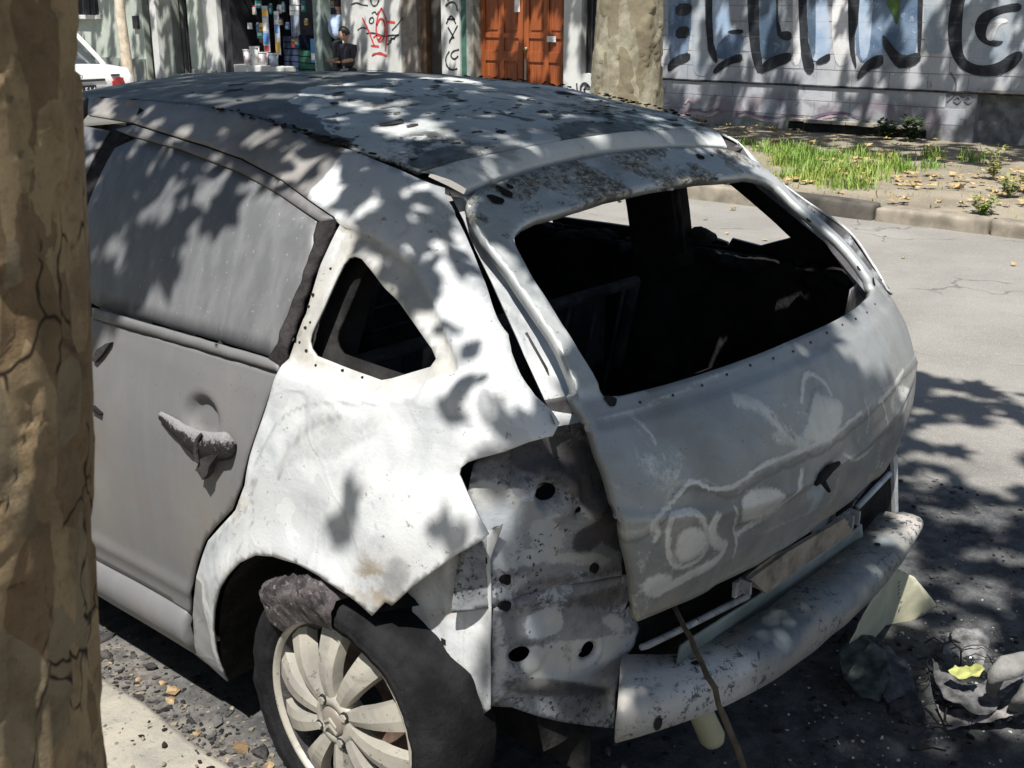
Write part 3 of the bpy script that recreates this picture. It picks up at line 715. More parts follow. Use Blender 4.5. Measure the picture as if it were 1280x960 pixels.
# rear quarter panel with the roof rail, both sides
ARCH = [(-0.1257,0.5844),(-0.1011,0.5974),(-0.0737,0.6079),(-0.0345,0.618),(0.0084,0.6264),(0.0787,0.6309),(0.1532,0.6225),(0.2161,0.6038),(0.2796,0.5641),(0.3289,0.5162),(0.3713,0.4647),(0.409,0.4002),(0.4376,0.3347),(0.4558,0.2626),(0.463,0.1946)]
qp = [(1.2451,1.4613),(0.9743,1.4642),(0.7583,1.4638),(0.6033,1.4559),(0.4847,1.4402),(0.3476,1.4172),(0.2108,1.3992),(0.0916,1.3732),(-0.0127,1.3445)]
qp += [(-.056, 1.296), (-.115, 1.250), (-.177, 1.203), (-.288, 1.124), (-.366, 1.030), (-.392, 1.004), (-.409, .984), (-.413, .968)]
qp += [(-0.3872,0.9588),(-0.3572,0.9418),(-0.3229,0.9282),(-0.3006,0.9173),(-0.2893,0.9057),(-0.2879,0.894),(-0.3034,0.8702),(-0.3292,0.8294),(-0.3508,0.7938),(-0.3407,0.781),(-0.2979,0.7469),(-0.2609,0.7114),(-0.211,0.664),(-0.1653,0.6134),(-0.1507,0.6176)]
qp += ARCH
qp += [(0.4977,0.1425),(0.5314,0.1841),(0.596,0.2036),(0.5622,0.2359),(0.5371,0.3284),(0.5096,0.3857),(0.4714,0.4619),(0.401,0.5744),(0.2913,0.6794),(0.253,0.7457),(0.2317,0.8147),(0.2021,0.8956),(0.1793,0.9689),(0.1588,1.0131),(0.1452,1.109),(0.1397,1.2038),(0.132,1.2753),(0.1512,1.288),(0.3385,1.3405),(0.4909,1.3732),(0.6264,1.3902),(0.8137,1.4071),(0.9508,1.4181),(1.167,1.4243)]
qhole = [(0.0762,1.2222),(0.0876,1.2181),(0.0947,1.206),(0.0995,1.1767),(0.1069,1.1249),(0.118,1.0761),(0.1175,1.0628),(0.108,1.0495),(0.0905,1.0391),(0.0212,1.0337),(-0.0653,1.028),(-0.0887,1.0261),(-0.1084,1.032),(-0.1773,1.0607),(-0.1819,1.0744),(-0.1658,1.0894),(-0.0626,1.152),(0.0193,1.1998),(0.0573,1.2198)]
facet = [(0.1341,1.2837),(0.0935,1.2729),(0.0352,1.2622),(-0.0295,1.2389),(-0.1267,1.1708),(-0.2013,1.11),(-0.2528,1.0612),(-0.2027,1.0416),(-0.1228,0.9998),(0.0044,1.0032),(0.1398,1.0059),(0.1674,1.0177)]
def pdist(p, poly):
    best = 9
    for i in range(len(poly)):
        a, b = poly[i], poly[(i+1) % len(poly)]
        ex, ey = b[0]-a[0], b[1]-a[1]; t = max(0, min(1, ((p[0]-a[0])*ex+(p[1]-a[1])*ey)/(ex*ex+ey*ey+1e-12)))
        best = min(best, math.hypot(p[0]-a[0]-t*ex, p[1]-a[1]-t*ey))
    return best
crease = [(0.165,0.9904),(0.0009,0.9922),(-0.1354,0.995),(-0.2409,1.0285),(-0.3338,1.05)]
def q_disp(y, z, q):
    d = 0
    if pip((y, z), facet): d -= .018*min(1, pdist((y, z), facet)/.012)
    r = math.hypot(y-.07, z-.27); d += .014*math.exp(-((r-.36)/.045)**2)
    c = min(math.hypot(y-a, z-b) for a, b in dens(crease, .02, False))
    d += .007*math.exp(-(c/.03)**2)
    if z < 1.1 and y < .25: d += .006*noise.noise(Vector((y*7, z*4, 2)))+.004*math.sin(14*z+9*y)*math.exp(-((z-.8)/.15)**2)
    return d
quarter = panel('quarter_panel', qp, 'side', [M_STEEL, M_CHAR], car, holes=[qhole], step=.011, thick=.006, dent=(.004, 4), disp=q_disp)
quarter_pt = LAST
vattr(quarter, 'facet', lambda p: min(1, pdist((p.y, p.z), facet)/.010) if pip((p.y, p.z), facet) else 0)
bm = bmesh.new(); tube(bm, [Vector(p)+Vector((.016, 0, -.002)) for p in [(-0.703,0.1302,1.2783),(-0.6996,0.155,1.2877),(-0.677,0.3372,1.3391),(-0.6649,0.4894,1.3717),(-0.6611,0.6247,1.3887),(-0.6531,0.8115,1.4055),(-0.6432,0.9483,1.4165)]], .011, 8); done(bm, 'door_gap_seal', M_SEAL, car, True)
# the right flank is burnt away between its little window and the door frame
i0 = qp.index(min(qp, key=lambda p: math.hypot(p[0]-.17, p[1]-1.0))); j0 = max(range(len(qp)), key=lambda i: (qp[i][1] > 1.25 and abs(qp[i][0]-.149) < .012, -i))
qr = []
for i, p in enumerate(qp):
    if -.0 < p[0] < .26 and 1.02 < p[1] < 1.285 and i > len(qp)//2: continue
    qr.append(p)
    if i == i0: qr += [(.148, 1.028), (.053, 1.018), (-.058, 1.06), (.06, 1.155), (.15, 1.225)]
panel('quarter_panel', qr, 'sideR', [M_STEEL, M_CHAR], car, step=.018, thick=.006, dent=(.004, 4))
for k, p in enumerate([(-0.7865,0.1422,1.1435),(-0.7963,0.1441,1.1225),(-0.8127,0.1371,1.0834),(-0.8074,0.128,1.0953),(-0.8276,0.1198,1.043),(-0.8337,0.0851,1.0222),(-0.8302,0.0116,1.0252),(-0.8262,-0.0424,1.0229),(-0.8238,0.143,1.0555),(-0.7582,0.1216,1.1943)]):
    r_ = (.005, .003, .004, .0025, .004, .003, .004, .003, .003, .003)[k]
    bm = bmesh.new(); q = quarter_pt(p[1], p[2]); tube(bm, [q+Vector((-.0012, 0, 0)), q+Vector((.01, 0, 0))], r_, 8); done(bm, 'trim_hole', M_CHAR, quarter)
# dark returns down the D pillars and the gutter beside the tailgate
edge = [(.549, -.017, 1.343), (.555, -.056, 1.297), (.584, -.115, 1.250), (.610, -.177, 1.203), (.664, -.288, 1.124), (.678, -.366, 1.030), (.690, -.409, .984)]
inner = [(.525, -.0, 1.325), (.520, -.03, 1.28), (.545, -.085, 1.23), (.570, -.15, 1.18), (.615, -.255, 1.095), (.632, -.325, 1.005), (.640, -.365, .955)]
deep = [(a-.11, b-.012, c-.012) for a, b, c in inner]
for s in (-1, 1):
    e3 = [Vector((s*a, b, c)) for a, b, c in edge]; i3 = [Vector((s*a, b, c)) for a, b, c in inner]; d3 = [Vector((s*a, b, c)) for a, b, c in deep]
    def fine(P):
        out = []
        for a, b in zip(P, P[1:]): out += [a.lerp(b, t/5) for t in range(5)]
        return out+[P[-1]]
    e3, i3, d3 = fine(e3), fine(i3), fine(d3)
    loft('pillar_return', [e3, [a.lerp(b, .35)+Vector((s*.004, -.004, 0)) for a, b in zip(e3, i3)], i3], M_INNER, car)
    if s < 0: loft('tailgate_gutter', [i3, [a.lerp(b, .5)+Vector((0, .006*noise.noise(a*30), 0)) for a, b in zip(i3, d3)], d3], M_STEEL if s < 0 else M_CHAR, car)
# burnt wiring hanging in the left gutter
bm = bmesh.new(); W = [(-0.5734,1.0774),(-0.5582,1.0191),(-0.5672,0.9863)]
for pts, r_ in (([(-.585, -.235, 1.10), (-.60, -.275, 1.06), (-.596, -.30, 1.02), (-.612, -.335, .965)], .0025), ([(-.575, -.22, 1.11), (-.592, -.27, 1.05), (-.604, -.31, .99)], .002), ([(-.64, -.335, .985), (-.61, -.345, .975), (-.585, -.345, .985)], .003), ([(-.585, -.25, 1.10), (-.585, -.30, 1.04), (-.60, -.345, .95)], .003)):
    tube(bm, pts, r_, 6)
done(bm, 'burnt_wiring', M_SOOT, car, True)

# tail lamp pocket and rear corner, left; mirrored on the right
def circ(c, r, n=22, k=1.15): return [(c[0]+r*k*math.cos(2*math.pi*i/n), c[1]+r*math.sin(2*math.pi*i/n)) for i in range(n)]
H1, H2 = [(-0.6514,0.8282),(-0.6139,0.7924)]
H3, H4 = [(-0.6946,0.4956),(-0.5521,0.4624)]
lamp_out = [(-.80, .60), (-.79, .72), (-.77, .90), (-.72, .965), (-.66, 1.0), (-.55, 1.0), (-.50, .9), (-.47, .75), (-.47, .585)]+[(-0.4017,0.5863),(-0.5021,0.6102),(-0.6217,0.6327),(-0.7109,0.6275),(-0.744,0.6084)]
def lamp_disp(x, z, q):
    r = math.hypot(x-H1[0], z-H1[1]); d = .016*math.exp(-((r-.042)/.013)**2)-.012*sst(.034, .024, r)
    r2 = math.hypot(x-H2[0], z-H2[1]); d += .008*math.exp(-((r2-.014)/.006)**2)
    d += .035*math.exp(-((x+.575)/.045)**2-((z-.775)/.03)**2)
    d += .010*math.exp(-((x+.715)/.006)**2)*sst(.86, .84, z)
    d -= .03*sst(.83, .90, z)*sst(-.72, -.70, x)
    return d
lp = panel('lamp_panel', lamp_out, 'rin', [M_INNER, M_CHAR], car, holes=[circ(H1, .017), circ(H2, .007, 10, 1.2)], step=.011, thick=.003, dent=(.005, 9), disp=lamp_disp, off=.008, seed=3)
for p in [(-0.7273,-0.3135,0.6114),(-0.5519,-0.3875,0.6854),(-0.7284,-0.3127,0.6402)][:1]+[(-0.5529,-0.3873,0.648),(-0.7259,-0.3146,0.6666)]:
    bm = bmesh.new(); q = Vector(p)+Vector((0, -.012, 0)); tube(bm, [q+Vector((0, -.004, 0)), q+Vector((0, .02, 0))], .010, 12); done(bm, 'grommet', M_CHAR, lp)
corner_out = [(-0.744,0.6051),(-0.7109,0.6241),(-0.6217,0.6292),(-0.502,0.6066),(-0.4015,0.5826)]+[(-.44, .585), (-.445, .56)]+[(-0.394,0.4465),(-0.4065,0.4273),(-0.4077,0.3994),(-0.4245,0.3591),(-0.4383,0.3154),(-0.4431,0.3061),(-0.4445,0.2229),(-0.5985,0.3072),(-0.6434,0.3345),(-0.6986,0.3719),(-0.7438,0.3838)]
def corner_disp(x, z, q):
    d = 0
    for H, r0 in ((H3, .030), (H4, .024)):
        r = math.hypot(x-H[0], z-H[1]); d += .008*math.exp(-((r-r0-.006)/.007)**2)-.006*sst(r0+.004, r0-.004, r)
    d -= .035*sst(.425, .37, z)*0.6
    d += .006*math.exp(-((z-.60)/.012)**2)
    return d
cp = panel('rear_corner_panel', corner_out, 'rin', [M_INNER, M_CHAR], car, holes=[circ(H3, .0165), circ(H4, .017)], step=.011, thick=.003, dent=(.004, 8), disp=corner_disp, seed=5)
corner_pt = LAST
for p in [(-0.7109,0.58),(-0.6806,0.543),(-0.6595,0.5151),(-0.6368,0.4983),(-0.6126,0.4872),(-0.5787,0.4739),(-0.5295,0.4226),(-0.4889,0.3836),(-0.7237,0.5341),(-0.7213,0.4639),(-0.7188,0.4138),(-0.6381,0.6098),(-0.5452,0.5934),(-0.4754,0.5291)]:
    bm = bmesh.new(); q = corner_pt(*p); r = bmesh.ops.create_uvsphere(bm, u_segments=8, v_segments=5, radius=.0036); bmesh.ops.scale(bm, verts=bm.verts, vec=(1, .4, 1)); bmesh.ops.translate(bm, verts=bm.verts, vec=q); done(bm, 'spot_weld', M_INNER, cp, True)
# inner skirt under the torn edge of the quarter panel
skirt = [(-0.3382,0.7925),(-0.3083,0.7107),(-0.3075,0.611),(-0.3058,0.392),(-0.2888,0.3738),(-0.27,0.398),(-0.2492,0.4323),(-0.2197,0.4703),(-0.1986,0.5011),(-0.1701,0.5026),(-0.1523,0.503),(-0.1163,0.5092),(-0.0926,0.4894),(-0.0516,0.5144),(-0.0107,0.5069),(-0.0609,0.5667),(-0.1988,0.6915)]
ps = panel('inner_skirt', skirt, lambda a, b: Vector((-.752-.035*sst(-.28, -.16, a)-.012*math.exp(-((a+.225)/.02)**2), a, b)), [M_STEEL, M_CHAR], car, step=.012, thick=.003, dent=(.005, 10), outv=Vector((-1, 0, 0)), seed=8)
skirt_pt = LAST
for a, b in [(-0.1248,0.5583),(-0.2116,0.5155),(-0.27,0.6859),(-0.2966,0.7079)]:
    s_ = .009 if a > -.2 else .006
    q_ = skirt_pt(a, b); boxo('clip_slot', M_CHAR, ps, q_.x-.0012, q_.x+.01, a-s_, a+s_, b-s_, b+s_)

# ------------------------------------------------------------------ burn marks with their own outline, plus painted sun and shade in the lamp pocket, kept as vertex marks on the panels
def marks(o, name, strokes_, patches, ia, ib, soft=.010):
    """strength of hand-drawn marks: strokes (line, width, k) and patches (outline, k)"""
    S_ = [(chaikin(l, 2, False), w, k) for l, w, k in strokes_]; S_ = [(l, w, k, min(p[0] for p in l)-w, max(p[0] for p in l)+w, min(p[1] for p in l)-w, max(p[1] for p in l)+w) for l, w, k in S_]
    P_ = [(chaikin(l, 2), k) for l, k in patches]; P_ = [(l, k, min(p[0] for p in l)-soft, max(p[0] for p in l)+soft, min(p[1] for p in l)-soft, max(p[1] for p in l)+soft) for l, k in P_]
    def fn(v):
        p = (v[ia], v[ib]); m_ = 0
        for l, w, k, x0, x1, y0, y1 in S_:
            if x0 < p[0] < x1 and y0 < p[1] < y1:
                d = 9
                for a, b in zip(l, l[1:]):
                    ex, ey = b[0]-a[0], b[1]-a[1]; t = max(0, min(1, ((p[0]-a[0])*ex+(p[1]-a[1])*ey)/(ex*ex+ey*ey+1e-12)))
                    d = min(d, math.hypot(p[0]-a[0]-t*ex, p[1]-a[1]-t*ey))
                m_ = max(m_, k*max(0, 1-(d/(w*.75))**1.5))
        for l, k, x0, x1, y0, y1 in P_:
            if x0 < p[0] < x1 and y0 < p[1] < y1:
                d = pdist(p, l); m_ = max(m_, k*(min(1, .5+d/soft*.5) if pip(p, l) else max(0, .5-d/soft*.5)))
        return m_
    vattr(o, name, fn)
marks(gate, "pale", [([(-0.6039,0.9748),(-0.4694,0.9811),(-0.2494,0.9939),(-0.1327,0.998),(-0.0028,0.9991)],0.008,0.55),([(-0.5347,0.9692),(-0.52,0.9454),(-0.5187,0.9209)],0.01,0.6),([(-0.5465,0.9661),(-0.5374,0.9394),(-0.5331,0.9046)],0.006,0.4),([(-0.5743,0.7756),(-0.575,0.7999),(-0.5314,0.8128),(-0.494,0.8287),(-0.47,0.8464),(-0.4438,0.8372),(-0.4291,0.8216),(-0.3716,0.8068),(-0.3139,0.8134),(-0.2609,0.8246),(-0.1589,0.8186),(-0.0525,0.8117),(0.0193,0.8095),(0.0828,0.8153),(0.1701,0.8225)],0.009,0.85),([(-0.5722,0.7947),(-0.5561,0.7707),(-0.5679,0.7584)],0.016,0.6),([(-0.2737,0.9507),(-0.2139,0.9267),(-0.1816,0.8906),(-0.1472,0.8478),(-0.0933,0.8226)],0.03,0.65),([(-0.0725,0.903),(-0.0374,0.9343),(0.0023,0.9447),(0.0455,0.9166),(0.0525,0.8871)],0.012,0.75),([(-0.5283,0.7986),(-0.4691,0.7923),(-0.4442,0.7539),(-0.431,0.7185),(-0.4469,0.6785),(-0.5104,0.6819),(-0.5365,0.7222),(-0.5372,0.7703),(-0.5283,0.7986)],0.016,0.7),([(-0.4156,0.7618),(-0.4263,0.7388),(-0.4112,0.7055),(-0.3589,0.6829),(-0.368,0.6621),(-0.419,0.6559),(-0.4858,0.6499),(-0.5418,0.6382)],0.026,0.8),([(-0.3646,0.7683),(-0.3415,0.7126),(-0.3217,0.683),(-0.3143,0.6368)],0.009,0.7),([(-0.3254,0.6951),(-0.2648,0.7054),(-0.2175,0.7078),(-0.164,0.7246),(-0.1358,0.7512),(-0.126,0.7761)],0.02,0.6),([(0.2831,0.822),(0.3154,0.7699),(0.2952,0.7247),(0.2204,0.7023),(0.1229,0.7194),(0.0632,0.7563)],0.013,0.6),([(0.2665,0.8209),(0.3427,0.825),(0.4911,0.8355)],0.014,0.7),([(-0.2392,0.6651),(-0.1417,0.6629),(-0.0156,0.6428),(0.1101,0.6302)],0.016,0.35),([(0.1952,0.8444),(0.21,0.8048),(0.186,0.7689)],0.012,0.45)], [([(-0.0176,0.9112),(0.0152,0.8924),(0.0947,0.8688),(0.0842,0.8374),(0.0311,0.8115),(-0.081,0.8193),(-0.1159,0.8398),(-0.0756,0.8605)],0.8),([(-0.5183,0.7541),(-0.492,0.7673),(-0.4507,0.7541),(-0.4362,0.7251),(-0.4444,0.6936),(-0.4912,0.6861),(-0.5213,0.7076)],0.7),([(-0.3446,0.7788),(-0.3109,0.7903),(-0.2236,0.7722),(-0.1844,0.7381),(-0.1998,0.7074),(-0.2736,0.7083),(-0.3276,0.7186),(-0.3455,0.7529)],0.7),([(-0.5933,0.6859),(-0.5571,0.69),(-0.5064,0.668),(-0.5109,0.6402),(-0.5442,0.6279),(-0.5825,0.6468)],0.7),([(0.382,0.8259),(0.5148,0.8038),(0.4999,0.7284),(0.3682,0.7444),(0.325,0.7978)],0.5),([(-0.2066,0.8826),(-0.1495,0.8784),(-0.1132,0.831),(-0.1552,0.829),(-0.2133,0.8532)],0.45)], 0, 2)
marks(gate, "dark", [([(-0.1862,0.9025),(-0.1359,0.8449)],0.008,0.7),([(-0.5183,0.7541),(-0.4918,0.7704),(-0.4485,0.7551),(-0.4292,0.7213),(-0.4412,0.6891),(-0.4902,0.6823),(-0.5251,0.7071),(-0.5183,0.7541)],0.007,0.7),([(-0.3446,0.7788),(-0.3104,0.7934),(-0.2235,0.7738),(-0.1812,0.7371),(-0.1961,0.7044),(-0.2728,0.7044),(-0.3296,0.7158),(-0.3504,0.7543),(-0.3446,0.7788)],0.007,0.6),([(-0.5424,0.8589),(-0.457,0.8211),(-0.3733,0.7978),(-0.3091,0.8011),(-0.2182,0.8086),(-0.0554,0.8006)],0.006,0.5),([(-0.0639,0.8802),(-0.0146,0.9105),(0.0289,0.9105)],0.006,0.6)], [], 0, 2)
marks(quarter, "grey", [([(0.1477,0.7861),(0.116,0.8594),(0.0526,0.9213),(-0.0326,0.9551)],0.012,0.6),([(0.1896,0.8416),(0.1491,0.9153),(0.0394,0.9697),(-0.1002,0.9889),(-0.1819,1.012)],0.01,0.5),([(0.4006,0.5471),(0.3026,0.6541),(0.249,0.6918),(0.2123,0.7688)],0.008,0.5),([(0.2844,0.5853),(0.2338,0.6567),(0.2336,0.7631),(0.1896,0.8416)],0.008,0.55),([(-0.118,0.9128),(-0.1074,0.8507),(-0.128,0.7784),(-0.1504,0.704)],0.005,0.4),([(-0.1982,1.0516),(-0.2611,1.0824),(-0.3189,1.08)],0.007,0.4),([(-0.118,0.992),(-0.219,1.0014),(-0.3155,0.9734)],0.01,0.4)], [([(0.1378,0.8733),(0.0694,0.9392),(-0.0061,0.9702),(-0.0742,0.963),(-0.1263,0.978),(-0.1266,0.9323),(-0.0615,0.9011),(-0.0152,0.857),(0.0659,0.8494),(0.1306,0.8039)],0.34),([(-0.3005,1.0171),(-0.3005,1.0503),(-0.3176,1.0333),(-0.3286,1.0005),(-0.3196,0.987)],1),([(-0.3257,1.0259),(-0.3353,1.0332),(-0.3422,1.0257),(-0.3348,1.0184)],0.9),([(-0.2664,1.0978),(-0.2737,1.1102),(-0.2938,1.0846),(-0.2928,1.0624)],0.5),([(-0.1504,0.704),(-0.1866,0.7293),(-0.2202,0.6972),(-0.184,0.6304),(-0.1561,0.6141),(-0.1292,0.64)],0.5),([(-0.0716,1.3434),(-0.1449,1.2644),(-0.2825,1.1755),(-0.2116,1.1653),(-0.1122,1.2225),(-0.0373,1.2599),(0.0937,1.349)],0.3)], 1, 2)
marks(lp, "pale", [], [([(-0.6775,0.793),(-0.6398,0.7609),(-0.6195,0.7147),(-0.6518,0.7025),(-0.6843,0.7423)],1),([(-0.7446,0.7182),(-0.6978,0.7316),(-0.6227,0.6988),(-0.5434,0.676),(-0.4847,0.6393),(-0.5468,0.6495),(-0.639,0.6862),(-0.7109,0.6909),(-0.7448,0.682)],0.8),([(-0.7826,0.8705),(-0.7349,0.8647),(-0.7006,0.8129),(-0.7005,0.7156),(-0.7446,0.7182),(-0.7576,0.7872)],0.8),([(-0.6915,0.8592),(-0.668,0.8711),(-0.6377,0.8494),(-0.6242,0.8062),(-0.6399,0.7691),(-0.6732,0.7793),(-0.6913,0.8115)],0.45),([(-0.6242,0.8062),(-0.5894,0.8027),(-0.5737,0.769),(-0.603,0.7635)],0.6),([(-0.7355,0.6794),(-0.684,0.6762),(-0.6767,0.6361),(-0.7297,0.6286)],0.5)], 0, 2, .016)  # includes the pocket's sunlit tip and white patch, painted as colour
marks(lp, "dark", [], [([(-0.7109,0.9321),(-0.5546,0.9266),(-0.4824,0.8099),(-0.4175,0.6334),(-0.504,0.6632),(-0.5851,0.772),(-0.6345,0.8488),(-0.6981,0.8759)],0.9),([(-0.6025,0.7369),(-0.56,0.7653),(-0.524,0.7296),(-0.5311,0.6858),(-0.6017,0.6898)],1),([(-0.7109,0.6593),(-0.6221,0.6616),(-0.5031,0.6368),(-0.4165,0.6152),(-0.4154,0.5932),(-0.6217,0.6309),(-0.7109,0.6308)],0.6)], 0, 2, .016)  # soot, plus the shade in the upper pocket, painted as colour
marks(cp, "pale", [], [([(-0.6907,0.5881),(-0.6175,0.5782),(-0.6097,0.5305),(-0.6371,0.5212),(-0.6905,0.5278)],0.8),([(-0.5328,0.5325),(-0.4626,0.515),(-0.432,0.4567),(-0.4779,0.4717)],0.7),([(-0.6717,0.52),(-0.4212,0.4522),(-0.4037,0.4261),(-0.4262,0.3407),(-0.4669,0.3247),(-0.6361,0.4322),(-0.6801,0.4375),(-0.6974,0.4839)],0.85),([(-0.7429,0.588),(-0.7211,0.5919),(-0.7162,0.3918),(-0.7438,0.3891)],0.6)], 0, 2, .014)
marks(cp, "dark", [], [([(-0.7435,0.4496),(-0.6831,0.4524),(-0.5392,0.3804),(-0.4354,0.3102),(-0.4913,0.3185),(-0.7109,0.4052)],0.7),([(-0.7357,0.6176),(-0.4013,0.5789),(-0.397,0.502),(-0.533,0.5398),(-0.621,0.5827),(-0.7109,0.5936),(-0.7382,0.5807)],0.6),([(-0.6201,0.5179),(-0.5911,0.5174),(-0.5815,0.4243),(-0.6041,0.4107)],0.5)], 0, 2, .014)
marks(roof_, "dark", [([(-0.1277,0.2223),(-0.1204,0.1794),(-0.1042,0.152)],0.022,0.9),([(0.0338,0.4287),(0.1268,0.4356),(0.1445,0.3718)],0.024,0.9),([(-0.4655,0.4425),(-0.3992,0.4264)],0.02,0.8),([(-0.3227,0.4188),(-0.2134,0.4015)],0.014,0.8),([(-0.048,0.1338),(0.0793,0.1831)],0.014,0.9),([(-0.2516,0.3211),(-0.1833,0.3361),(-0.1004,0.3106)],0.01,0.5),([(-0.426,0.3726),(-0.4358,0.31),(-0.4087,0.263)],0.014,0.5),([(0.1998,0.2045),(0.3206,0.1672)],0.012,0.8)], [([(-0.5479,0.1069),(-0.4424,0.1087),(-0.3887,0.0909),(-0.3542,0.0541),(-0.4281,0.038),(-0.513,0.0243),(-0.5567,0.0548)],1),([(-0.0949,0.1047),(0.0205,0.1166),(0.171,0.0958),(0.2424,0.0475),(0.0995,-0.0014),(-0.0888,-0.0111),(-0.1703,0.0081)],0.75),([(-0.1053,0.2298),(0.0894,0.2442),(0.15,0.1662),(-0.0355,0.1175),(-0.1385,0.1516)],0.35)], 0, 1, .03)
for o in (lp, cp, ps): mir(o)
# crossmember, slot bar, brackets below the tailgate
cross = [(-0.4036,0.4528),(-0.1383,0.4419),(-0.0148,0.4401),(0.3708,0.4222),(0.4426,0.4258),(0.4993,0.3351),(0.4822,0.2813),(-0.0127,0.2912),(-0.3935,0.3246)]
panel('rear_crossmember', cross, lambda a, b: Vector((a, -.5-.012*math.sin((b-.4)*16), b)), [M_CROSS, M_CHAR], car, step=.02, thick=.004, dent=(.004, 8), outv=Vector((0, -1, 0)), seed=4)
bm = bmesh.new(); P = [(-0.5382,0.5092),(-0.5192,0.5043),(-0.365,0.4837),(-0.1331,0.4555)]
tube(bm, [(a, -.505, b) for a, b in P], [.006, .007, .007, .008], 8); done(bm, 'slot_bar', M_INNER, car, True)
P = [(0.529,0.4288),(0.7184,0.4656)]
bm = bmesh.new(); tube(bm, [(a, -.45, b) for i, (a, b) in enumerate(P)], .008, 8); done(bm, 'slot_bar', M_STEEL, car, True)
for cx, cy, w_, h_ in [(940, 722, .05, .034), (1062, 644, .035, .042)]:
    pass
LB = [(-0.2043,0.512),(-0.0889,0.5109),(0.2526,0.4906),(0.355,0.4978),(0.3028,0.4083)]
for (a, b), (c, d) in ((LB[0], LB[1]), (LB[2], LB[3])):
    bm = bmesh.new(); n = 3
    box(bm, a, c, -.515, -.505, min(b, d)-.03, max(b, d)+.005, bev=.002)
    for i in range(n):
        u = a+(c-a)*(i+.5)/n; box(bm, u-.004, u+.004, -.54, -.513, min(b, d)-.02, max(b, d)+.01)
    br = done(bm, 'latch_bracket', M_INNER, car)
    for i in (0, 1):
        bm = bmesh.new(); q = Vector((a+(c-a)*(.33+.34*i), -.517, (b+d)/2-.005)); tube(bm, [q, q+Vector((0, .006, 0))], .006, 8); done(bm, 'bolt_hole', M_CHAR, br)
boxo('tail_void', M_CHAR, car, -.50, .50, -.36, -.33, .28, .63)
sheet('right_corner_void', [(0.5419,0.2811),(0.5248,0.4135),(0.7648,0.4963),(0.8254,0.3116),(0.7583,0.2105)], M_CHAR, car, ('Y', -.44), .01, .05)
sheet('right_corner_post', [(0.7341,0.508),(0.7597,0.5099),(0.8116,0.3192),(0.792,0.3111)], M_STEEL, car, ('Y', -.45), .03, .02)
# bumper beam, a bowed open channel
def yf(x): return -.634+(.134*(-x/.62)**2.2 if x < 0 else .062*(x/.66)**2.2)
sec = [(.115, .402), (.06, .404), (.022, .400), (.006, .388), (.001, .372), (.004, .345), (.010, .322), (.022, .312), (.05, .312)]
rows = []
for i in range(61):
    x = -.612+1.315*i/60; tw = .010*math.sin(x*5)
    zz = .008*noise.noise(Vector((x*5, 1, 1))); sq = 1-.36*sst(.05, .62, x)
    r = []
    for j, (dy, z) in enumerate(sec):
        k = 1.0 if x < .64 else max(.35, 1-(x-.64)*8)
        dent_ = .005*noise.noise(Vector((x*9, z*12, 4))); cut = max(0, -.585-x)*0; xs_ = x+dy*1.5*max(0, 1-(x+.612)/.25)
        r.append(Vector((xs_+(.012*noise.noise(Vector((j*2.1, 5, 5))) if i == 0 else 0), yf(x)+dy*k+dent_, .312+(z-.312)*sq*(1 if x < .66 else .85)+zz+.006*sst(.2, .6, x))))
    rows.append(r)
beam = loft('bumper_beam', rows, M_BEAM, car, True, .004)
for x, j, rx, rz_ in ((-.515, 5, .010, .018), (-.36, 1, .015, .009), (.45, 1, .012, .008)):
    i = min(range(61), key=lambda k: abs(rows[k][j].x-x)); q = rows[i][j]; u = (rows[i+1][j]-rows[i-1][j]).normalized(); w = (rows[i][j+1]-rows[i][j-1]).normalized(); n = u.cross(w).normalized()
    if n.y > 0: n = -n
    bm = bmesh.new(); bm.faces.new([bm.verts.new(q+n*.0042+u*rx*math.cos(t)+w*rz_*math.sin(t)) for t in [k*math.pi/8 for k in range(16)]]); done(bm, 'beam_hole', M_CHAR, beam)

# rear door with its ash-coated window
door_out = [(0.1622,0.9986),(0.1841,0.968),(0.2093,0.8923),(0.2394,0.8111),(0.2613,0.7434),(0.2997,0.6787),(0.3706,0.6147),(0.4136,0.5704),(0.4646,0.4954),(0.5081,0.4167),(0.5492,0.3304),(0.6936,0.3366),(0.8591,0.3343),(0.9664,0.3322)]+[(1.03, .34), (1.045, .6), (1.04, 1.005)]+[(0.8518,0.9876),(0.7692,0.9904)]
HB = [(0.4034,0.8522)][0]
def door_disp(y, z, q):
    r = math.hypot((y-HB[0])/1.25, z-HB[1]); d = -.024*sst(.056, .030, r)
    d += .006*math.exp(-((z-.40)/.02)**2)
    d += .004*math.sin((z-.5)*7)
    return d
door = panel('rear_door', door_out, 'side', [M_DOOR, M_CHAR], car, step=.014, thick=.006, dent=(.003, 2.5), disp=door_disp)
doorR = mir(door)
fr_out = [(0.153,1.285),(0.3381,1.3375),(0.4888,1.3686),(0.6239,1.3855),(0.8103,1.4022),(0.9432,1.4133)]+[(1.0, 1.40)]+[(0.9116,1.3907),(0.7062,1.3768),(0.4788,1.3473),(0.3307,1.3155),(0.1823,1.2767)]
wf = panel('window_frame', fr_out, 'side', [M_DOOR, M_CHAR], door, step=.012, thick=.012, off=-.002)
mir(wf, parent=doorR)
pane_out = [(0.9025,1.3861),(0.7015,1.3721),(0.4749,1.3429),(0.3273,1.3112),(0.1825,1.2708),(0.1679,1.2153),(0.1734,1.1466),(0.1914,1.0626),(0.2046,1.0171),(0.4672,1.0173),(0.7744,1.0148),(0.8575,1.0143)]+[(1.0, 1.03), (.985, 1.25), (.965, 1.36)]
panel('window_pane', pane_out, 'side', [M_PANE, M_CHAR], door, step=.03, thick=.004, off=-.008, dent=(.002, 3))
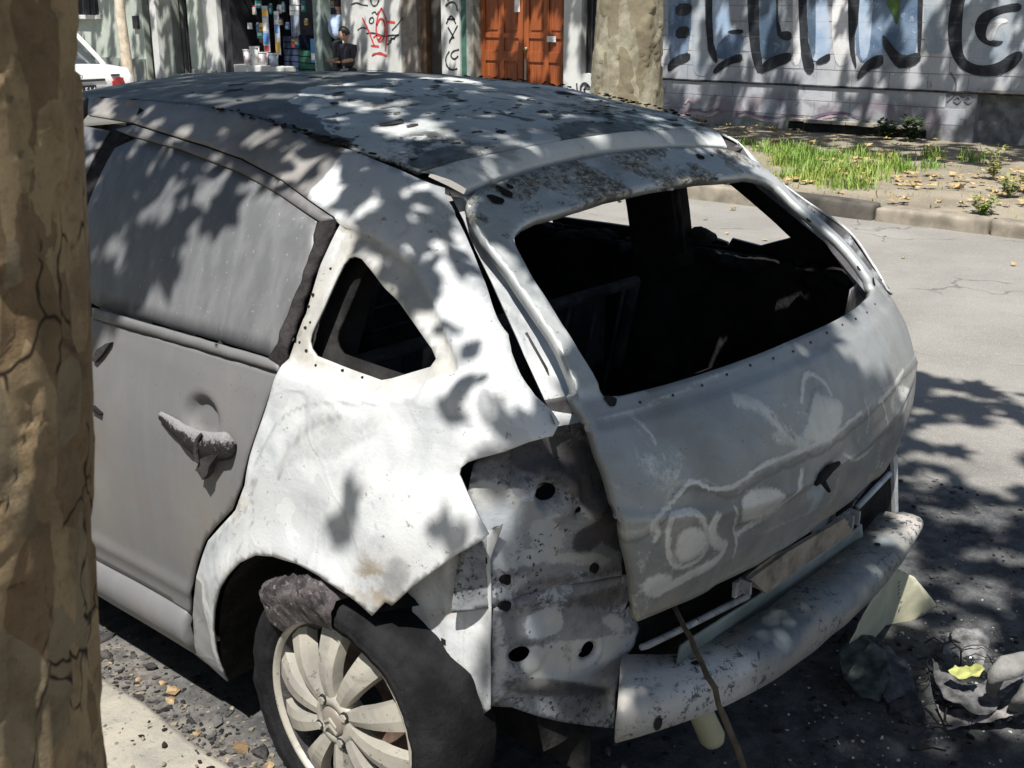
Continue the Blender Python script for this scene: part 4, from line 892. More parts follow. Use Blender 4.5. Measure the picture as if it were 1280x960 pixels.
seal = [(0.1823,1.2767),(0.1425,1.2844),(0.1368,1.2649),(0.143,1.202),(0.1496,1.1083),(0.1604,1.019),(0.1713,1.0046),(0.2066,1.0152),(0.1891,1.063),(0.1697,1.1486),(0.1679,1.2153)]
panel('window_seal', seal, 'side', M_SEAL, door, step=.008, thick=.01, off=.002, dent=(.007, 45))
belt = [(0.8575,1.0143),(0.7744,1.0148),(0.4672,1.0173),(0.205,1.0186),(0.1705,1.011),(0.165,0.9996),(0.4623,0.9964),(0.7695,0.9921),(0.8525,0.9911)]
bt = panel('belt_trim', belt, 'side', [M_DOOR, M_CHAR], door, step=.012, thick=.01, off=.006, dent=(.002, 20))
mir(bt, parent=doorR)
# handle: ash on top, melted and dripping below
H = [Vector(p) for p in [(-0.8784,0.5394,0.8394),(-0.8793,0.49,0.8327),(-0.8805,0.4358,0.824),(-0.8808,0.3834,0.8206),(-0.8796,0.333,0.8273),(-0.8782,0.2897,0.8359),(-0.8783,0.2733,0.8348)]]
bm = bmesh.new(); rings = []; nH = 30
for i in range(nH):
    u = i/(nH-1); j = min(int(u*6), 5); t = u*6-j; c = H[j].lerp(H[j+1], t)
    wd = .009+.020*math.sin(math.pi*min(1, u*.58+.06))**1.1*(1 if u < .86 else math.sqrt(max(.02, 1-((u-.86)/.14)**2)))
    sag = .010*max(0, math.sin(math.pi*u))**2
    ring = []
    for k in range(16):
        a = 2*math.pi*k/16; n_ = .0022*noise.noise(Vector((c.y*70, k*.8, 1)))+.003*noise.noise(Vector((c.y*24, k*.4, 5)))
        rz2 = wd*(1.05 if math.sin(a) > 0 else 1.0)
        ring.append(bm.verts.new(c+Vector((-.004-(wd*1.05+n_)*(.5+.5*math.cos(a)), 0, (rz2+n_)*math.sin(a)-.010-sag*(.5-.5*math.sin(a))))))
    rings.append(ring)
for a, b in zip(rings, rings[1:]):
    for k in range(16): bm.faces.new((a[k], a[(k+1) % 16], b[(k+1) % 16], b[k]))
bm.faces.new(rings[0]); bm.faces.new(rings[-1])
def mk_handle():
    m = Mat('ashen_handle', .8, 0, .25)
    nz = m.xyz(m.node('ShaderNodeNewGeometry').outputs['Normal'])[2]; lie = m.ramp(m.op('ADD', nz, m.op('MULTIPLY', m.op('SUBTRACT', m.noise(60, 6, .75), .5), 1.6)), .15, .40)   # ash lies on what faces up
    c = m.mix(lie, (.02, .017, .018), (.24, .235, .24)); m.col(c); m.bump(m.noise(110, 5, .7), .9, .006); return m.m
hd = done(bm, 'door_handle', mk_handle(), door, True)
bm = bmesh.new(); D = [Vector(p)+Vector((-.034, 0, 0)) for p in [(-0.8775,0.3539,0.8412),(-0.8802,0.3665,0.8245),(-0.8836,0.3711,0.7974),(-0.8853,0.3655,0.7777),(-0.8831,0.3428,0.8009)]]
tube(bm, D[:4], [.003, .006, .006, .005], 7)
dp = [Vector(p)+Vector((-.030, 0, 0)) for p in [(-0.8846,0.3597,0.7862),(-0.887,0.3807,0.7541),(-0.8871,0.3721,0.7528),(-0.8877,0.3559,0.7391),(-0.8867,0.3379,0.7564),(-0.8854,0.3316,0.7757),(-0.881,0.2936,0.8164)]]
top_ = [bm.verts.new(p) for p in dp]; bot_ = [bm.verts.new(p+Vector((.016, 0, 0))) for p in dp]
bm.faces.new(top_); bm.faces.new(bot_[::-1])
for i in range(len(dp)): bm.faces.new((top_[i], bot_[i], bot_[(i+1) % len(dp)], top_[(i+1) % len(dp)]))
done(bm, 'melted_drip', M_SEAL, hd)
# torn black strip on the front part of the door
for pts in ([(-0.8629,0.8127,0.926),(-0.8588,0.7736,0.9479),(-0.8577,0.7574,0.9526),(-0.8641,0.7876,0.9195),(-0.8688,0.8159,0.8956),(-0.8679,0.8306,0.9003)], [(-0.8854,0.823,0.7918),(-0.8863,0.7848,0.7809),(-0.8867,0.7886,0.7762),(-0.8864,0.8236,0.7799)]):
    bm = bmesh.new(); a = [bm.verts.new(Vector(p)+Vector((-.012, 0, 0))) for p in pts]; b = [bm.verts.new(Vector(p)+Vector((-.002, 0, 0))) for p in pts]
    bm.faces.new(a); bm.faces.new(b[::-1])
    for i in range(len(pts)): bm.faces.new((a[i], b[i], b[(i+1) % len(pts)], a[(i+1) % len(pts)]))
    done(bm, 'charred_strip', M_SEAL, door)
panel('door_pillar', [(.975, 1.01), (1.075, 1.01), (1.06, 1.25), (1.035, 1.405), (.93, 1.41), (.955, 1.25)], 'side', M_SEAL, car, step=.03, thick=.02, off=-.012)
# sills
for s in (-1, 1):
    pr = [(.845, .335), (.862, .322), (.874, .295), (.870, .258), (.846, .212), (.80, .188), (.70, .19)]
    ys = [.558, .57]+[.6+.1*i for i in range(15)]
    rows = [[Vector((s*(a-(.02 if j == 0 else 0)), y, b+(.008 if j == 0 and k > 2 else 0)+.002*noise.noise(Vector((y*6, k, 2))))) for k, (a, b) in enumerate(pr)] for j, y in enumerate(ys)]
    sill = loft('sill', rows, [M_DOOR], car, True, .003)
    bm = bmesh.new(); bm.faces.new([bm.verts.new(p+Vector((0, .002, 0))) for p in rows[0]]); done(bm, 'sill_end', M_CHAR, sill)
# front doors, wings, windscreen pillars, bonnet and front end (mostly behind the tree and the cabin)
fd = panel('front_door', [(1.046, .34), (1.062, .6), (1.058, 1.0), (1.5, .985), (1.98, .955), (2.03, .7), (1.99, .45), (1.95, .345)], 'side', [M_DOOR, M_CHAR], car, step=.05, thick=.006, dent=(.003, 2))
fdR = mir(fd)
fp_ = panel('window_pane', [(1.06, 1.012), (1.045, 1.25), (1.03, 1.395), (1.3, 1.40), (1.6, 1.375), (1.9, 1.30), (2.15, 1.13), (2.2, .99), (1.6, .995)], 'side', [M_PANE, M_CHAR], fd, step=.06, thick=.004, off=-.008)
wing = [(2.0, .345), (2.04, .7), (2.0, .95), (2.3, .945), (2.7, .90), (3.05, .83), (3.28, .73), (3.38, .6), (3.36, .42), (3.05, .30)]+[(2.61+.37*math.cos(a), .30+.37*math.sin(a)) for a in [i*math.pi/12 for i in range(1, 12)]]+[(2.22, .30), (2.15, .22), (2.02, .22)]
fw = panel('front_wing', wing, 'side', [M_STEEL, M_CHAR], car, step=.05, thick=.006, dent=(.005, 3)); mir(fw)
ap = [(1.24, 1.462), (1.5, 1.452), (1.75, 1.43), (1.95, 1.383), (2.2, 1.315), (2.5, 1.195), (2.75, 1.09), (2.92, 1.0), (2.92, .93), (2.75, .99), (2.5, 1.09), (2.2, 1.225), (1.95, 1.30), (1.7, 1.362), (1.24, 1.405)]
apl = panel('windscreen_pillar', ap, 'side', [M_DOOR, M_CHAR], car, step=.05, thick=.03); mir(apl)
hood = lambda a, b: Vector((a, b, 1.05-.10*(b-2.55)-.17*max(0, b-2.75)**1.6-.10*(a/.75)**2))
panel('bonnet', [(-.70, 2.75), (-.68, 3.1), (-.60, 3.38), (-.3, 3.5), (0, 3.52), (.3, 3.5), (.60, 3.38), (.68, 3.1), (.70, 2.75), (.4, 2.62), (0, 2.56), (-.4, 2.62)], hood, [M_STEEL, M_CHAR], car, step=.06, thick=.01, dent=(.006, 3), outv=Vector((0, 0, 1)))
rows = [[Vector((x, 3.56-.30*(abs(x)/.8)**2.5+dy, z)) for x in [-.8+1.6*i/16 for i in range(17)]] for dy, z in ((-.10, .80), (-.02, .70), (.02, .60), (.03, .45), (.0, .32), (-.06, .22))]
loft('front_crossmember', rows, M_SOOT, car, True, .01)
# charred inside: floor, bulkhead, inner sides, posts, seats
boxo('floor_pan', M_CHAR, car, -.80, .80, .5, 2.6, .17, .22)
boxo('boot_floor', M_CHAR, car, -.54, .54, -.36, .56, .30, .36)
boxo('dash_bulkhead', M_CHAR, car, -.74, .74, 2.3, 2.5, .22, 1.0)
bm = bmesh.new(); n = 40
for k in range(n):
    a, b = 2*math.pi*k/n, 2*math.pi*(k+1)/n
    for (r0, z0), (r1, z1) in (((.31, .365), (.30, .40)), ((.30, .40), (.25, .415)), ((.25, .415), (.19, .40)), ((.19, .40), (.18, .37)), ((.18, .37), (.02, .375))):
        bm.faces.new([bm.verts.new((.05+r*math.cos(t), .12+r*math.sin(t), z)) for r, z, t in ((r0, z0, a), (r1, z1, a), (r1, z1, b), (r0, z0, b))])
bmesh.ops.remove_doubles(bm, verts=bm.verts, dist=1e-4); done(bm, 'spare_wheel', M_SOOT, car, True)
inn_hole = [(a-.01, b-.005) for a, b in qhole]
inn = [(.55, .66), (.56, 1.0), (.30, 1.02), (.22, 1.20), (.20, 1.36), (0, 1.31), (-.16, 1.18), (-.24, 1.08), (-.26, .98), (-.15, .90), (0, .80), (.2, .70)]
il = panel('inner_side', inn, lambda a, b: Vector((-SX(max(a, -.2), b)+.075, a, b)), M_CHAR, car, holes=[inn_hole], step=.04, thick=.01, outv=Vector((-1, 0, 0)), dent=(.006, 8))
panel('inner_side', [(.55, .30), (.56, .98), (.2, 1.0), (-.06, 1.0), (-.2, .97), (-.33, .93), (-.33, .60), (-.26, .5), (-.25, .34)], lambda a, b: Vector((SX(max(a, -.2), b)-.075, a, b)), M_CHAR, car, step=.05, thick=.01, outv=Vector((1, 0, 0)), dent=(.006, 8))
for s in (-1, 1):
    bm = bmesh.new(); tube(bm, [(s*.79, 1.05, .25), (s*.785, 1.06, 1.0), (s*.66, 1.0, 1.30), (s*.57, .96, 1.42)], [.07, .06, .05, .05], 8); done(bm, 'centre_post', M_CHAR, car, True)
    bm = bmesh.new()
    for (y0, y1) in (((.20, .365),) if s > 0 else ((.12, .285),)):
        rowsP = [[Vector((s*x, y, z)) for y in (y0+dy, y1+dy)] for x, z, dy in ((.76, .95, .03), (.70, 1.12, .02), (.62, 1.28, 0), (.53, 1.39, -.02))]
        for A_, B_ in zip(rowsP, rowsP[1:]):
            for dx in (0, -.085*s):
                bm.faces.new([bm.verts.new(p+Vector((dx, 0, 0))) for p in (A_[0], A_[1], B_[1], B_[0])])
            for q in (0, 1):
                bm.faces.new([bm.verts.new(p) for p in (A_[q], A_[q]+Vector((-.085*s, 0, 0)), B_[q]+Vector((-.085*s, 0, 0)), B_[q])])
    bmesh.ops.remove_doubles(bm, verts=bm.verts, dist=1e-4); done(bm, 'rear_post', M_CHAR, car)
    bm = bmesh.new(); tube(bm, [(s*.668, .165+.045*(s > 0), 1.0), (s*.60, .155+.045*(s > 0), 1.18), (s*.515, .14+.045*(s > 0), 1.36)], .008, 6); done(bm, 'post_rib', M_SOOT, car, True)
    # seat frames
    cx = s*.37
    bm = bmesh.new()
    tube(bm, [(cx-.22, 1.12, .45), (cx-.22, .98, .95), (cx-.14, .94, 1.08), (cx+.14, .94, 1.08), (cx+.22, .98, .95), (cx+.22, 1.12, .45)], .022, 8)
    for j in range(6): tube(bm, [(cx-.21, 1.09-.025*j, .55+.08*j), (cx+.21, 1.09-.025*j, .55+.08*j)], .005, 5)
    box(bm, cx-.25, cx+.25, 1.1, 1.6, .38, .45); done(bm, 'front_seat_frame', M_SOOT, car, False)
bm = bmesh.new()
tube(bm, [(-.55, .40, .45), (-.55, .30, .92), (.55, .30, .92), (.55, .40, .45)], .018, 8)
for j in range(9): tube(bm, [(-.5+.125*j, .395, .46), (-.5+.125*j, .30, .92)], .006, 5)
box(bm, -.55, .55, .405, .43, .42, .86); done(bm, 'rear_seat_frame', M_SOOT, car)
bm = bmesh.new()                                                       # burnt rags and foam along the right window sill
for i in range(60):
    y = rr.uniform(-.30, 1.0); c = Vector((.74+rr.uniform(-.03, .03), y, .985+rr.uniform(-.02, .02)+(.045 if .16 < y < .25 else 0))); s = rr.uniform(.012, .032)
    r = bmesh.ops.create_icosphere(bm, subdivisions=2, radius=s)
    for v in r['verts']: v.co = Vector((v.co.x, v.co.y*1.5, v.co.z*.7))*(1+.6*noise.noise(v.co*40+c*7))+c
tag(done(bm, 'burnt_trim_remains', M_CHAR, car), kind='stuff')
# grey hoop of the inner wheel arch seen through the little side window
bm = bmesh.new(); tube(bm, [(-.66, -.06, .98), (-.66, -.07, 1.045), (-.655, -.10, 1.068), (-.655, -.14, 1.068), (-.655, -.17, 1.04), (-.655, -.18, .98)], [.014]*6, 8); done(bm, 'inner_hoop', M_SOOT, car, True)
# wheel arch liners
for s in (-1, 1):
    A2 = [(-.335, .24), (-.32, .38), (-.27, .50), (-.20, .565)]+ARCH+[(.50, .14)]
    rows = [[Vector((s*(SX(max(a, -.15), b)-d-(.20*sst(-.135, -.19, a) if d < .1 else 0)), a*(1-k)+.03*k, b*(1-k)+.3*k)) for a, b in A2] for d, k in ((.006, 0), (.05, -.02), (.33, -.02))]
    loft('arch_liner', rows, M_CHAR, car, True)
    boxo('arch_back', M_CHAR, car, s*.50, s*.52, -.36, .52, .14, .66)
    rows = [[Vector((s*(.86-d), 2.61+.375*math.cos(t), .30+.375*math.sin(t))) for t in [i*math.pi/12 for i in range(13)]] for d in (0, .33)]
    loft('arch_liner', rows, M_CHAR, car, True)
    boxo('arch_back', M_CHAR, car, s*.50, s*.52, 2.2, 3.0, .14, .68)

# wheels
def lathe(prof, c, n=64, jit=None):
    bm = bmesh.new(); R_ = []
    for x, r in prof:
        R_.append([bm.verts.new((x+(jit(x, r, k/n*2*math.pi)[0] if jit else 0)+c[0], c[1]+(r+(jit(x, r, k/n*2*math.pi)[1] if jit else 0))*math.cos(2*math.pi*k/n), c[2]+(r+(jit(x, r, k/n*2*math.pi)[1] if jit else 0))*math.sin(2*math.pi*k/n))) for k in range(n)])
    for a, b in zip(R_, R_[1:]):
        for k in range(n): bm.faces.new((a[k], a[(k+1) % n], b[(k+1) % n], b[k]))
    return bm
def make_wheel():
    """left wheel round the origin, outer face towards -x"""
    w = done(lathe([(.19, .20), (.16, .185), (.02, .182), (.005, .198), (0, .212)], (0, 0, 0)), 'wheel', M_SOOT, None, True)
    def jt(x, r, a):
        f = math.exp(-((a-1.75)/.45)**2) if r > .23 else 0            # burnt away at the top
        return (.004*noise.noise(Vector((math.cos(a)*6, math.sin(a)*6, x*9))), -.016*f+.005*noise.noise(Vector((math.cos(a)*9, math.sin(a)*9, x*14)))-(.05*max(0, -math.sin(a)-.96)*6 if r > .25 else 0))
    done(lathe([(.004, .212), (-.010, .220), (-.016, .226), (-.0155, .229), (-.020, .232), (-.022, .246), (-.0195, .249), (-.021, .253), (-.014, .272), (-.010, .275), (-.008, .279), (.008, .290), (.04, .297), (.10, .298), (.145, .295), (.168, .278), (.172, .24), (.165, .205)], (0, 0, 0), 96, jt), 'tyre', M_TYRE, w, True)
    done(lathe([(.03, .196), (.004, .202), (-.006, .207), (-.008, .212), (-.003, .217), (.004, .216)], (0, 0, 0)), 'rim', M_RIM, w, True)
    def spoke(a):
        bm = bmesh.new(); rows = []
        for t in range(9):
            u = t/8; r = .045+.158*u; wd = .013+.021*u**1.3; sw = .10*math.sin(u*1.5)
            xx = -.016+.026*u-.018*math.sin(math.pi*u)
            c, s_ = math.cos(a+sw), math.sin(a+sw); tx, ty = -s_, c
            rows.append([Vector((xx+dx, c*r+tx*k*wd, s_*r+ty*k*wd)) for k, dx in ((-1, .024), (-.92, .001), (.15, -.001), (.86, .004), (1, .028))])
        V = [[bm.verts.new(p) for p in r] for r in rows]
        for A_, B_ in zip(V, V[1:]):
            for i in range(4): bm.faces.new((A_[i], A_[i+1], B_[i+1], B_[i]))
        o = done(bm, 'spoke', M_RIM, w, False); m = o.modifiers.new('thickness', 'SOLIDIFY'); m.thickness = .006; m.offset = 0
    for i in range(10): spoke(math.radians(8+36*i))
    done(lathe([(.02, .062), (-.012, .060), (-.022, .050), (-.024, .036), (-.016, .033)], (0, 0, 0), 40), 'hub', M_RIM, w, True)
    cap = done(lathe([(-.014, .033), (-.022, .032), (-.027, .024), (-.028, .001)], (0, 0, 0), 32), 'hub_cap', plain('hub_cap_grey', (.20, .175, .15), .5, .2), w, True)
    bm = bmesh.new()                                                    # the double chevron pressed into the cap
    for dz in (.004, -.010):
        for sgn in (-1, 1):
            P_ = [Vector((-.032, 0, dz+.008)), Vector((-.0305, sgn*.019, dz-.007)), Vector((-.0305, sgn*.019, dz-.012)), Vector((-.032, 0, dz+.001))]
            a = [bm.verts.new(p) for p in P_]; b = [bm.verts.new(p+Vector((.007, 0, 0))) for p in P_]
            bm.faces.new(a); bm.faces.new(b[::-1])
            for i in range(4): bm.faces.new((a[i], b[i], b[(i+1) % 4], a[(i+1) % 4]))
    done(bm, 'chevron_emblem', M_RIM, w)
    for i in range(4):
        a = math.radians(45+90*i+12); q = Vector((-.0245, .047*math.cos(a), .047*math.sin(a)))
        bm = bmesh.new(); tube(bm, [q+Vector((.004, 0, 0)), q], [.0125, .0115], 12); b_ = done(bm, 'lug_recess', M_CHAR, w)
        bm = bmesh.new(); tube(bm, [q+Vector((.002, 0, 0)), q+Vector((-.004, 0, 0))], .0085, 6); done(bm, 'lug_bolt', M_RIM, w)
    done(lathe([(.08, .14), (.075, .05)], (0, 0, 0), 32), 'brake_disc', M_RUST, w)
    return w
w0 = make_wheel(); w0.parent = car; w0.location = (-.872, 0, .30)
def copy_kids(src, dst):
    for ch in list(src.children):
        c = ch.copy(); COL.objects.link(c); c.parent = dst; copy_kids(ch, c)
for loc, rz in (((-.872, 2.61, .30), 0), ((.872, 0, .30), math.pi), ((.872, 2.61, .30), math.pi)):
    w = w0.copy(); COL.objects.link(w); w.parent = car; w.location = loc; w.rotation_euler = (0, 0, rz); copy_kids(w0, w)
# crust of melted tread sagging over the top of the left rear tyre
def lump(a, x):
    t = math.radians(a); r_ = .292+.0*x
    return Vector((-.872+x, -r_*math.cos(t), .30+r_*math.sin(t)))
bm = bmesh.new(); V = []
for i in range(60):
    a = 84+i*(136-84)/59; row = []
    for j in range(34):
        u = j/33; t = math.radians(a+2.5*noise.noise(Vector((i*.2, j*.2, 3))))
        if u < .42: k = u/.42; r_, x = .222+.070*k+.010*math.sin(3.1*k), -.020-.012*math.sin(3.1*k)
        else: k = (u-.42)/.58; r_, x = .296, -.02+.17*k
        rough_ = .012*(noise.ridged_multi_fractal(Vector((i*.075, j*.10, 1.5)), .9, 2.1, 4, .9, 2)-.9)+.008*noise.noise(Vector((i*.45, j*.45, 7)))
        ed = min(i, 59-i)/7; ed = min(1, ed)*min(1, (33-j)/4+.1)*min(1, j/3+.0)
        r_ += (rough_+.012)*ed-.012*(1-ed); x -= (.012+rough_*.8)*ed*(1 if u < .5 else .2)
        row.append(bm.verts.new((-.872+x, -r_*math.cos(t), .30+r_*math.sin(t))))
    V.append(row)
for p, q in zip(V, V[1:]):
    for j in range(33): bm.faces.new((p[j], p[j+1], q[j+1], q[j]))
done(bm, 'burnt_tread_lump', M_CHUNK, car, True)

# ------------------------------------------------------------------ graffiti wall across the street
FX = 12.3                                                    # front plane of the buildings across the street
wall = empty('graffiti_wall', (FX+.2, 4, 0), 'grey blockwork wall sprayed with big blue and black letters', 'wall')
def kid(o): o.matrix_parent_inverse = Matrix.Translation(-Vector(o.parent.location)) ; return o
def kids(name, bm, mat, par, smooth=False): return kid(done(bm, name, mat, par, smooth))
M_MORT = plain('dark_mortar', (.21, .215, .23), .9, 0, .3, 9)
bm = bmesh.new(); box(bm, FX+.006, FX+.3, 3.62, 8.95, -.2, 3.9); box(bm, FX+.006, FX+.3, -6, 2.95, -.2, 3.9); box(bm, FX+.006, FX+.3, 2.95, 3.62, .71, 3.9); kids('wall_backing', bm, M_MORT, wall)
def brick_me(L, nm):
    bm = bmesh.new(); box(bm, -.0, .03, -L/2-.003, L/2+.003, -.096, .096, bev=.003); me = bpy.data.meshes.new(nm); bm.to_mesh(me); bm.free(); me.materials.append(M_BLOCK); return me
B1, B2 = brick_me(.488, 'wall_block'), brick_me(.238, 'wall_block')
rw = random.Random(3); z = .11+.1; r = 0; nb = 0; restbm = bmesh.new()
while z < 3.8:
    y = -3.0 if z < 1.85 else -6.0
    y += .25*(r & 1)
    while y < 8.8:
        half_ = y+.5 > 8.92; me = B2 if half_ else B1; L = .25 if half_ else .5
        if not (y < 3.62 and y+L > 2.95 and z < .75):
            if z < 1.85:
                o = ob('wall_block', me, wall); o.location = Vector((FX+rw.uniform(-.004, .004), y+L/2, z))-Vector(wall.location); nb += 1
            else: box(restbm, FX, FX+.03, y+.006, y+L-.006, z-.093, z+.093)
        y += L
    z += .2; r += 1
tag(kids('upper_blocks', restbm, M_BLOCK, wall), kind='stuff')
P_BLK = paint('black_spray', (.012, .014, .018), (.032, .036, .042), 5, (.10, .11, .13), .35)
P_BLU = paint('blue_spray', (.08, .13, .21), (.19, .26, .36), 3, (.45, .50, .56), .7)
P_LBL = paint('pale_blue_spray', (.30, .40, .54), (.45, .52, .62), 3, (.16, .22, .32), .5)
P_DBL = paint('slate_blue_spray', (.07, .11, .165), (.14, .19, .25), 3, (.30, .34, .40), .5)
P_GRY = paint('grey_spray', (.26, .31, .36), (.40, .43, .46), 3, (.18, .22, .26), .6)
P_WHT = paint('white_spray', (.60, .60, .60), (.74, .73, .72), 3, (.4, .4, .4), .4)
P_GRN = paint('green_spray', (.05, .12, .04), (.12, .2, .06), 5)
def letter(nm, parts):
    for i, (pts, mat) in enumerate(parts):
        z0 = FX-.0055-.0015*i
        o = sheet(nm, chaikin(pts, 2 if nm == 'letter_g' else 1), mat, wall, ('X', z0), 0); kid(o)
EX = lambda pts: [(a, b) for a, b in pts]
UP = 2.45                                                     # the letters go on above the picture
def up(pts, n0, n1):
    """carry the cut-off top of a letter up the wall"""
    return pts
letter('letter_e', [([(8.142,2.4261),(7.772,2.4156),(7.697,1.0781),(7.9361,1.0286),(8.0804,0.9143)], P_BLU), ([(7.9983,1.7337),(7.7067,1.7437),(7.7372,1.5841),(7.9894,1.5615)], P_BLK), ([(7.9687,1.4211),(7.7427,1.4448),(7.7337,1.2833),(7.9737,1.2579)], P_BLK), ([(8.0928,0.914),(7.9353,1.0397),(7.7096,1.0888),(7.7035,0.98),(7.9013,0.9086),(8.0725,0.7812)], P_BLK)])
letter('letter_l', [([(7.4503,2.4064),(7.1738,2.3986),(7.1068,1.3876),(6.8686,1.38),(6.8729,1.0868),(7.2198,0.9716),(7.3795,1.2568)], P_LBL), ([(7.1054,1.3666),(6.8679,1.3696),(6.8737,1.0973),(7.2326,0.9712),(7.3213,1.1511)], P_BLU), ([(7.5511,2.4092),(7.4237,2.4056),(7.3673,1.289),(7.2463,1.0031),(7.2931,0.9266),(7.4652,1.1911)], P_BLK), ([(7.3389,0.828),(7.2186,0.9717),(6.8857,1.1076),(6.8519,0.9819),(7.0881,0.9327),(7.2721,0.7978)], P_BLK), ([(7.1182,1.3875),(6.882,1.411),(6.8769,1.3382),(7.1028,1.3457)], P_BLK)])
letter('letter_l', [([(6.7459,2.3864),(6.4491,2.378),(6.3695,1.3655),(6.138,1.2773),(6.2179,1.1023),(6.5446,0.98),(6.6469,1.2067)], P_DBL), ([(6.902,2.3908),(6.7208,2.3857),(6.6214,1.2072),(6.5427,0.9697),(6.5912,0.8004),(6.7018,0.9651),(6.8072,1.4015)], P_BLK), ([(6.6043,0.8105),(6.5337,1.0117),(6.2303,1.1226),(6.1227,1.1046),(6.126,1.0022),(6.4153,0.8901)], P_BLK), ([(6.4286,1.9813),(6.3932,1.9808),(6.3454,1.3761),(6.1586,1.3986),(6.1361,1.2673),(6.2899,1.2749),(6.3795,1.3552)], P_BLK)])
letter('letter_i', [([(6.0338,2.3662),(5.7647,2.3586),(5.6096,1.3852),(5.5636,1.1278),(5.7762,0.9714),(5.8862,1.1809)], P_LBL), ([(6.0338,2.3662),(5.8985,2.3624),(5.8097,1.4822),(5.7788,1.0017),(5.9012,1.2209)], P_DBL), ([(6.1467,2.3694),(6.0214,2.3658),(5.9194,1.3111),(5.8165,1.0513),(5.7707,0.921),(5.8554,0.8368),(5.9584,0.9559),(6.0432,1.41)], P_BLK), ([(5.7796,1.022),(5.5747,1.1376),(5.5647,1.0279),(5.7409,0.9726)], P_BLK)])
letter('letter_n', [([(5.3185,2.3459),(4.5042,2.3228),(4.3951,1.1645),(4.5908,1.0834),(4.8572,1.337),(4.8332,1.1061),(5.1198,0.981),(5.2475,1.1745)], P_BLU), ([(5.2972,2.3453),(5.0859,2.3393),(5.0418,1.4885),(5.0454,1.1008),(5.1453,1.0197),(5.2142,1.3901)], P_LBL), ([(5.4464,2.3495),(5.2749,2.3446),(5.2177,1.5451),(5.2697,1.3016),(5.1742,0.8805),(5.2935,1.0947),(5.3545,1.3884)], P_BLK), ([(5.1902,0.8204),(5.111,1.0109),(4.9602,1.1127),(4.8448,1.1252),(4.8413,0.9895),(5.0269,0.9249),(5.1457,0.8121)], P_BLK), ([(4.8918,1.3749),(4.8114,1.309),(4.717,1.2052),(4.592,1.1026),(4.3852,1.1742),(4.3523,1.0612),(4.6054,0.9387),(4.7185,1.0222),(4.8769,1.2308)], P_BLK), ([(4.5332,2.3236),(4.4537,2.3213),(4.365,1.1747),(4.3991,1.117),(4.4406,1.3997)], P_BLK), ([(4.9601,2.3357),(4.7041,2.3284),(4.6955,1.5859),(4.7123,1.4533),(4.782,1.6234),(4.8874,1.7368)], P_GRN)])
Gout = [(4.0331,2.0419),(4.0716,1.7165),(4.0826,1.478),(4.0163,1.1638),(3.8451,0.954),(3.5768,0.8797),(3.312,0.9351),(3.1574,1.085),(2.9716,1.2414),(2.9312,1.5932),(3.0661,1.9401),(3.4466,2.1195),(3.7713,2.1438)]
letter('letter_g', [(Gout, P_GRY), ([(4.0323,2.0418),(4.0709,1.7165),(4.0818,1.478),(4.0156,1.1639),(3.8444,0.9541),(3.5773,0.889),(3.3206,0.9349),(3.1567,1.0851),(3.1552,1.2108),(3.2879,1.1808),(3.4201,1.0595),(3.6311,1.0166),(3.8214,1.0851),(3.881,1.2595),(3.9121,1.5982),(3.899,1.8065),(3.8492,2.021)], P_BLK), ([(3.2444,1.7502),(3.5014,1.6978),(3.7065,1.626),(3.762,1.4628),(3.6979,1.327),(3.5759,1.2562),(3.4432,1.2407),(3.3786,1.3141),(3.4616,1.3127),(3.5756,1.3289),(3.6173,1.4371),(3.5677,1.5636),(3.4108,1.6356),(3.2293,1.636)], P_BLK), ([(3.6139,1.41),(3.5562,1.5457),(3.4119,1.5734),(3.3514,1.5292),(3.4753,1.4925),(3.5056,1.3662),(3.5255,1.3026),(3.5943,1.3286)], P_WHT)])
for pts, mat in (([(7.7342,2.2067),(7.5529,2.203),(7.4795,1.1908),(7.3208,0.9365),(7.4012,0.7606),(7.6265,0.7745),(7.6945,1.0347)], P_GRY), ([(4.4142,2.1392),(4.1594,2.134),(4.1043,1.4963),(4.0479,1.1818),(4.2992,1.1194),(4.3815,1.494)], P_GRY), ([(5.6389,2.0681),(5.4201,2.0645),(5.3445,1.3885),(5.274,0.9962),(5.5359,0.9485)], P_WHT), ([(6.1842,1.9783),(6.1149,1.9775),(6.0417,1.3798),(5.9745,0.9962),(6.086,0.9315),(6.1213,1.2167)], P_WHT)):
    kid(sheet('paint_haze', chaikin(pts, 2), mat, wall, ('X', FX-.0052), 0))
kid(strokes('wave_line', [[(7.8356,0.2499),(7.5695,0.3088),(7.3818,0.2643),(7.2561,0.3474),(7.1233,0.2897)], [(6.931,0.2789),(6.7708,0.3306),(6.5555,0.2684),(6.3104,0.2511),(6.0765,0.3169),(5.8969,0.2756)], [(5.7813,0.2824),(5.5598,0.3667),(5.2814,0.3823),(5.0892,0.3234)]], .035, plain('violet_line', (.17, .13, .18), .7), wall, FX-.006))
kid(strokes('wave_line', [[(7.8063,0.2071),(7.5406,0.2664),(7.3525,0.2113),(7.2012,0.2962)], [(6.8897,0.2275),(6.7423,0.2789),(6.5395,0.2163),(6.2712,0.2114)], [(5.7319,0.2443),(5.5337,0.3276),(5.2667,0.343)], [(7.8455,0.4491),(7.7601,0.3649),(7.711,0.4555),(7.6256,0.3608),(7.5507,0.4523)]], .028, plain('pink_line', (.40, .30, .32), .7), wall, FX-.0075))
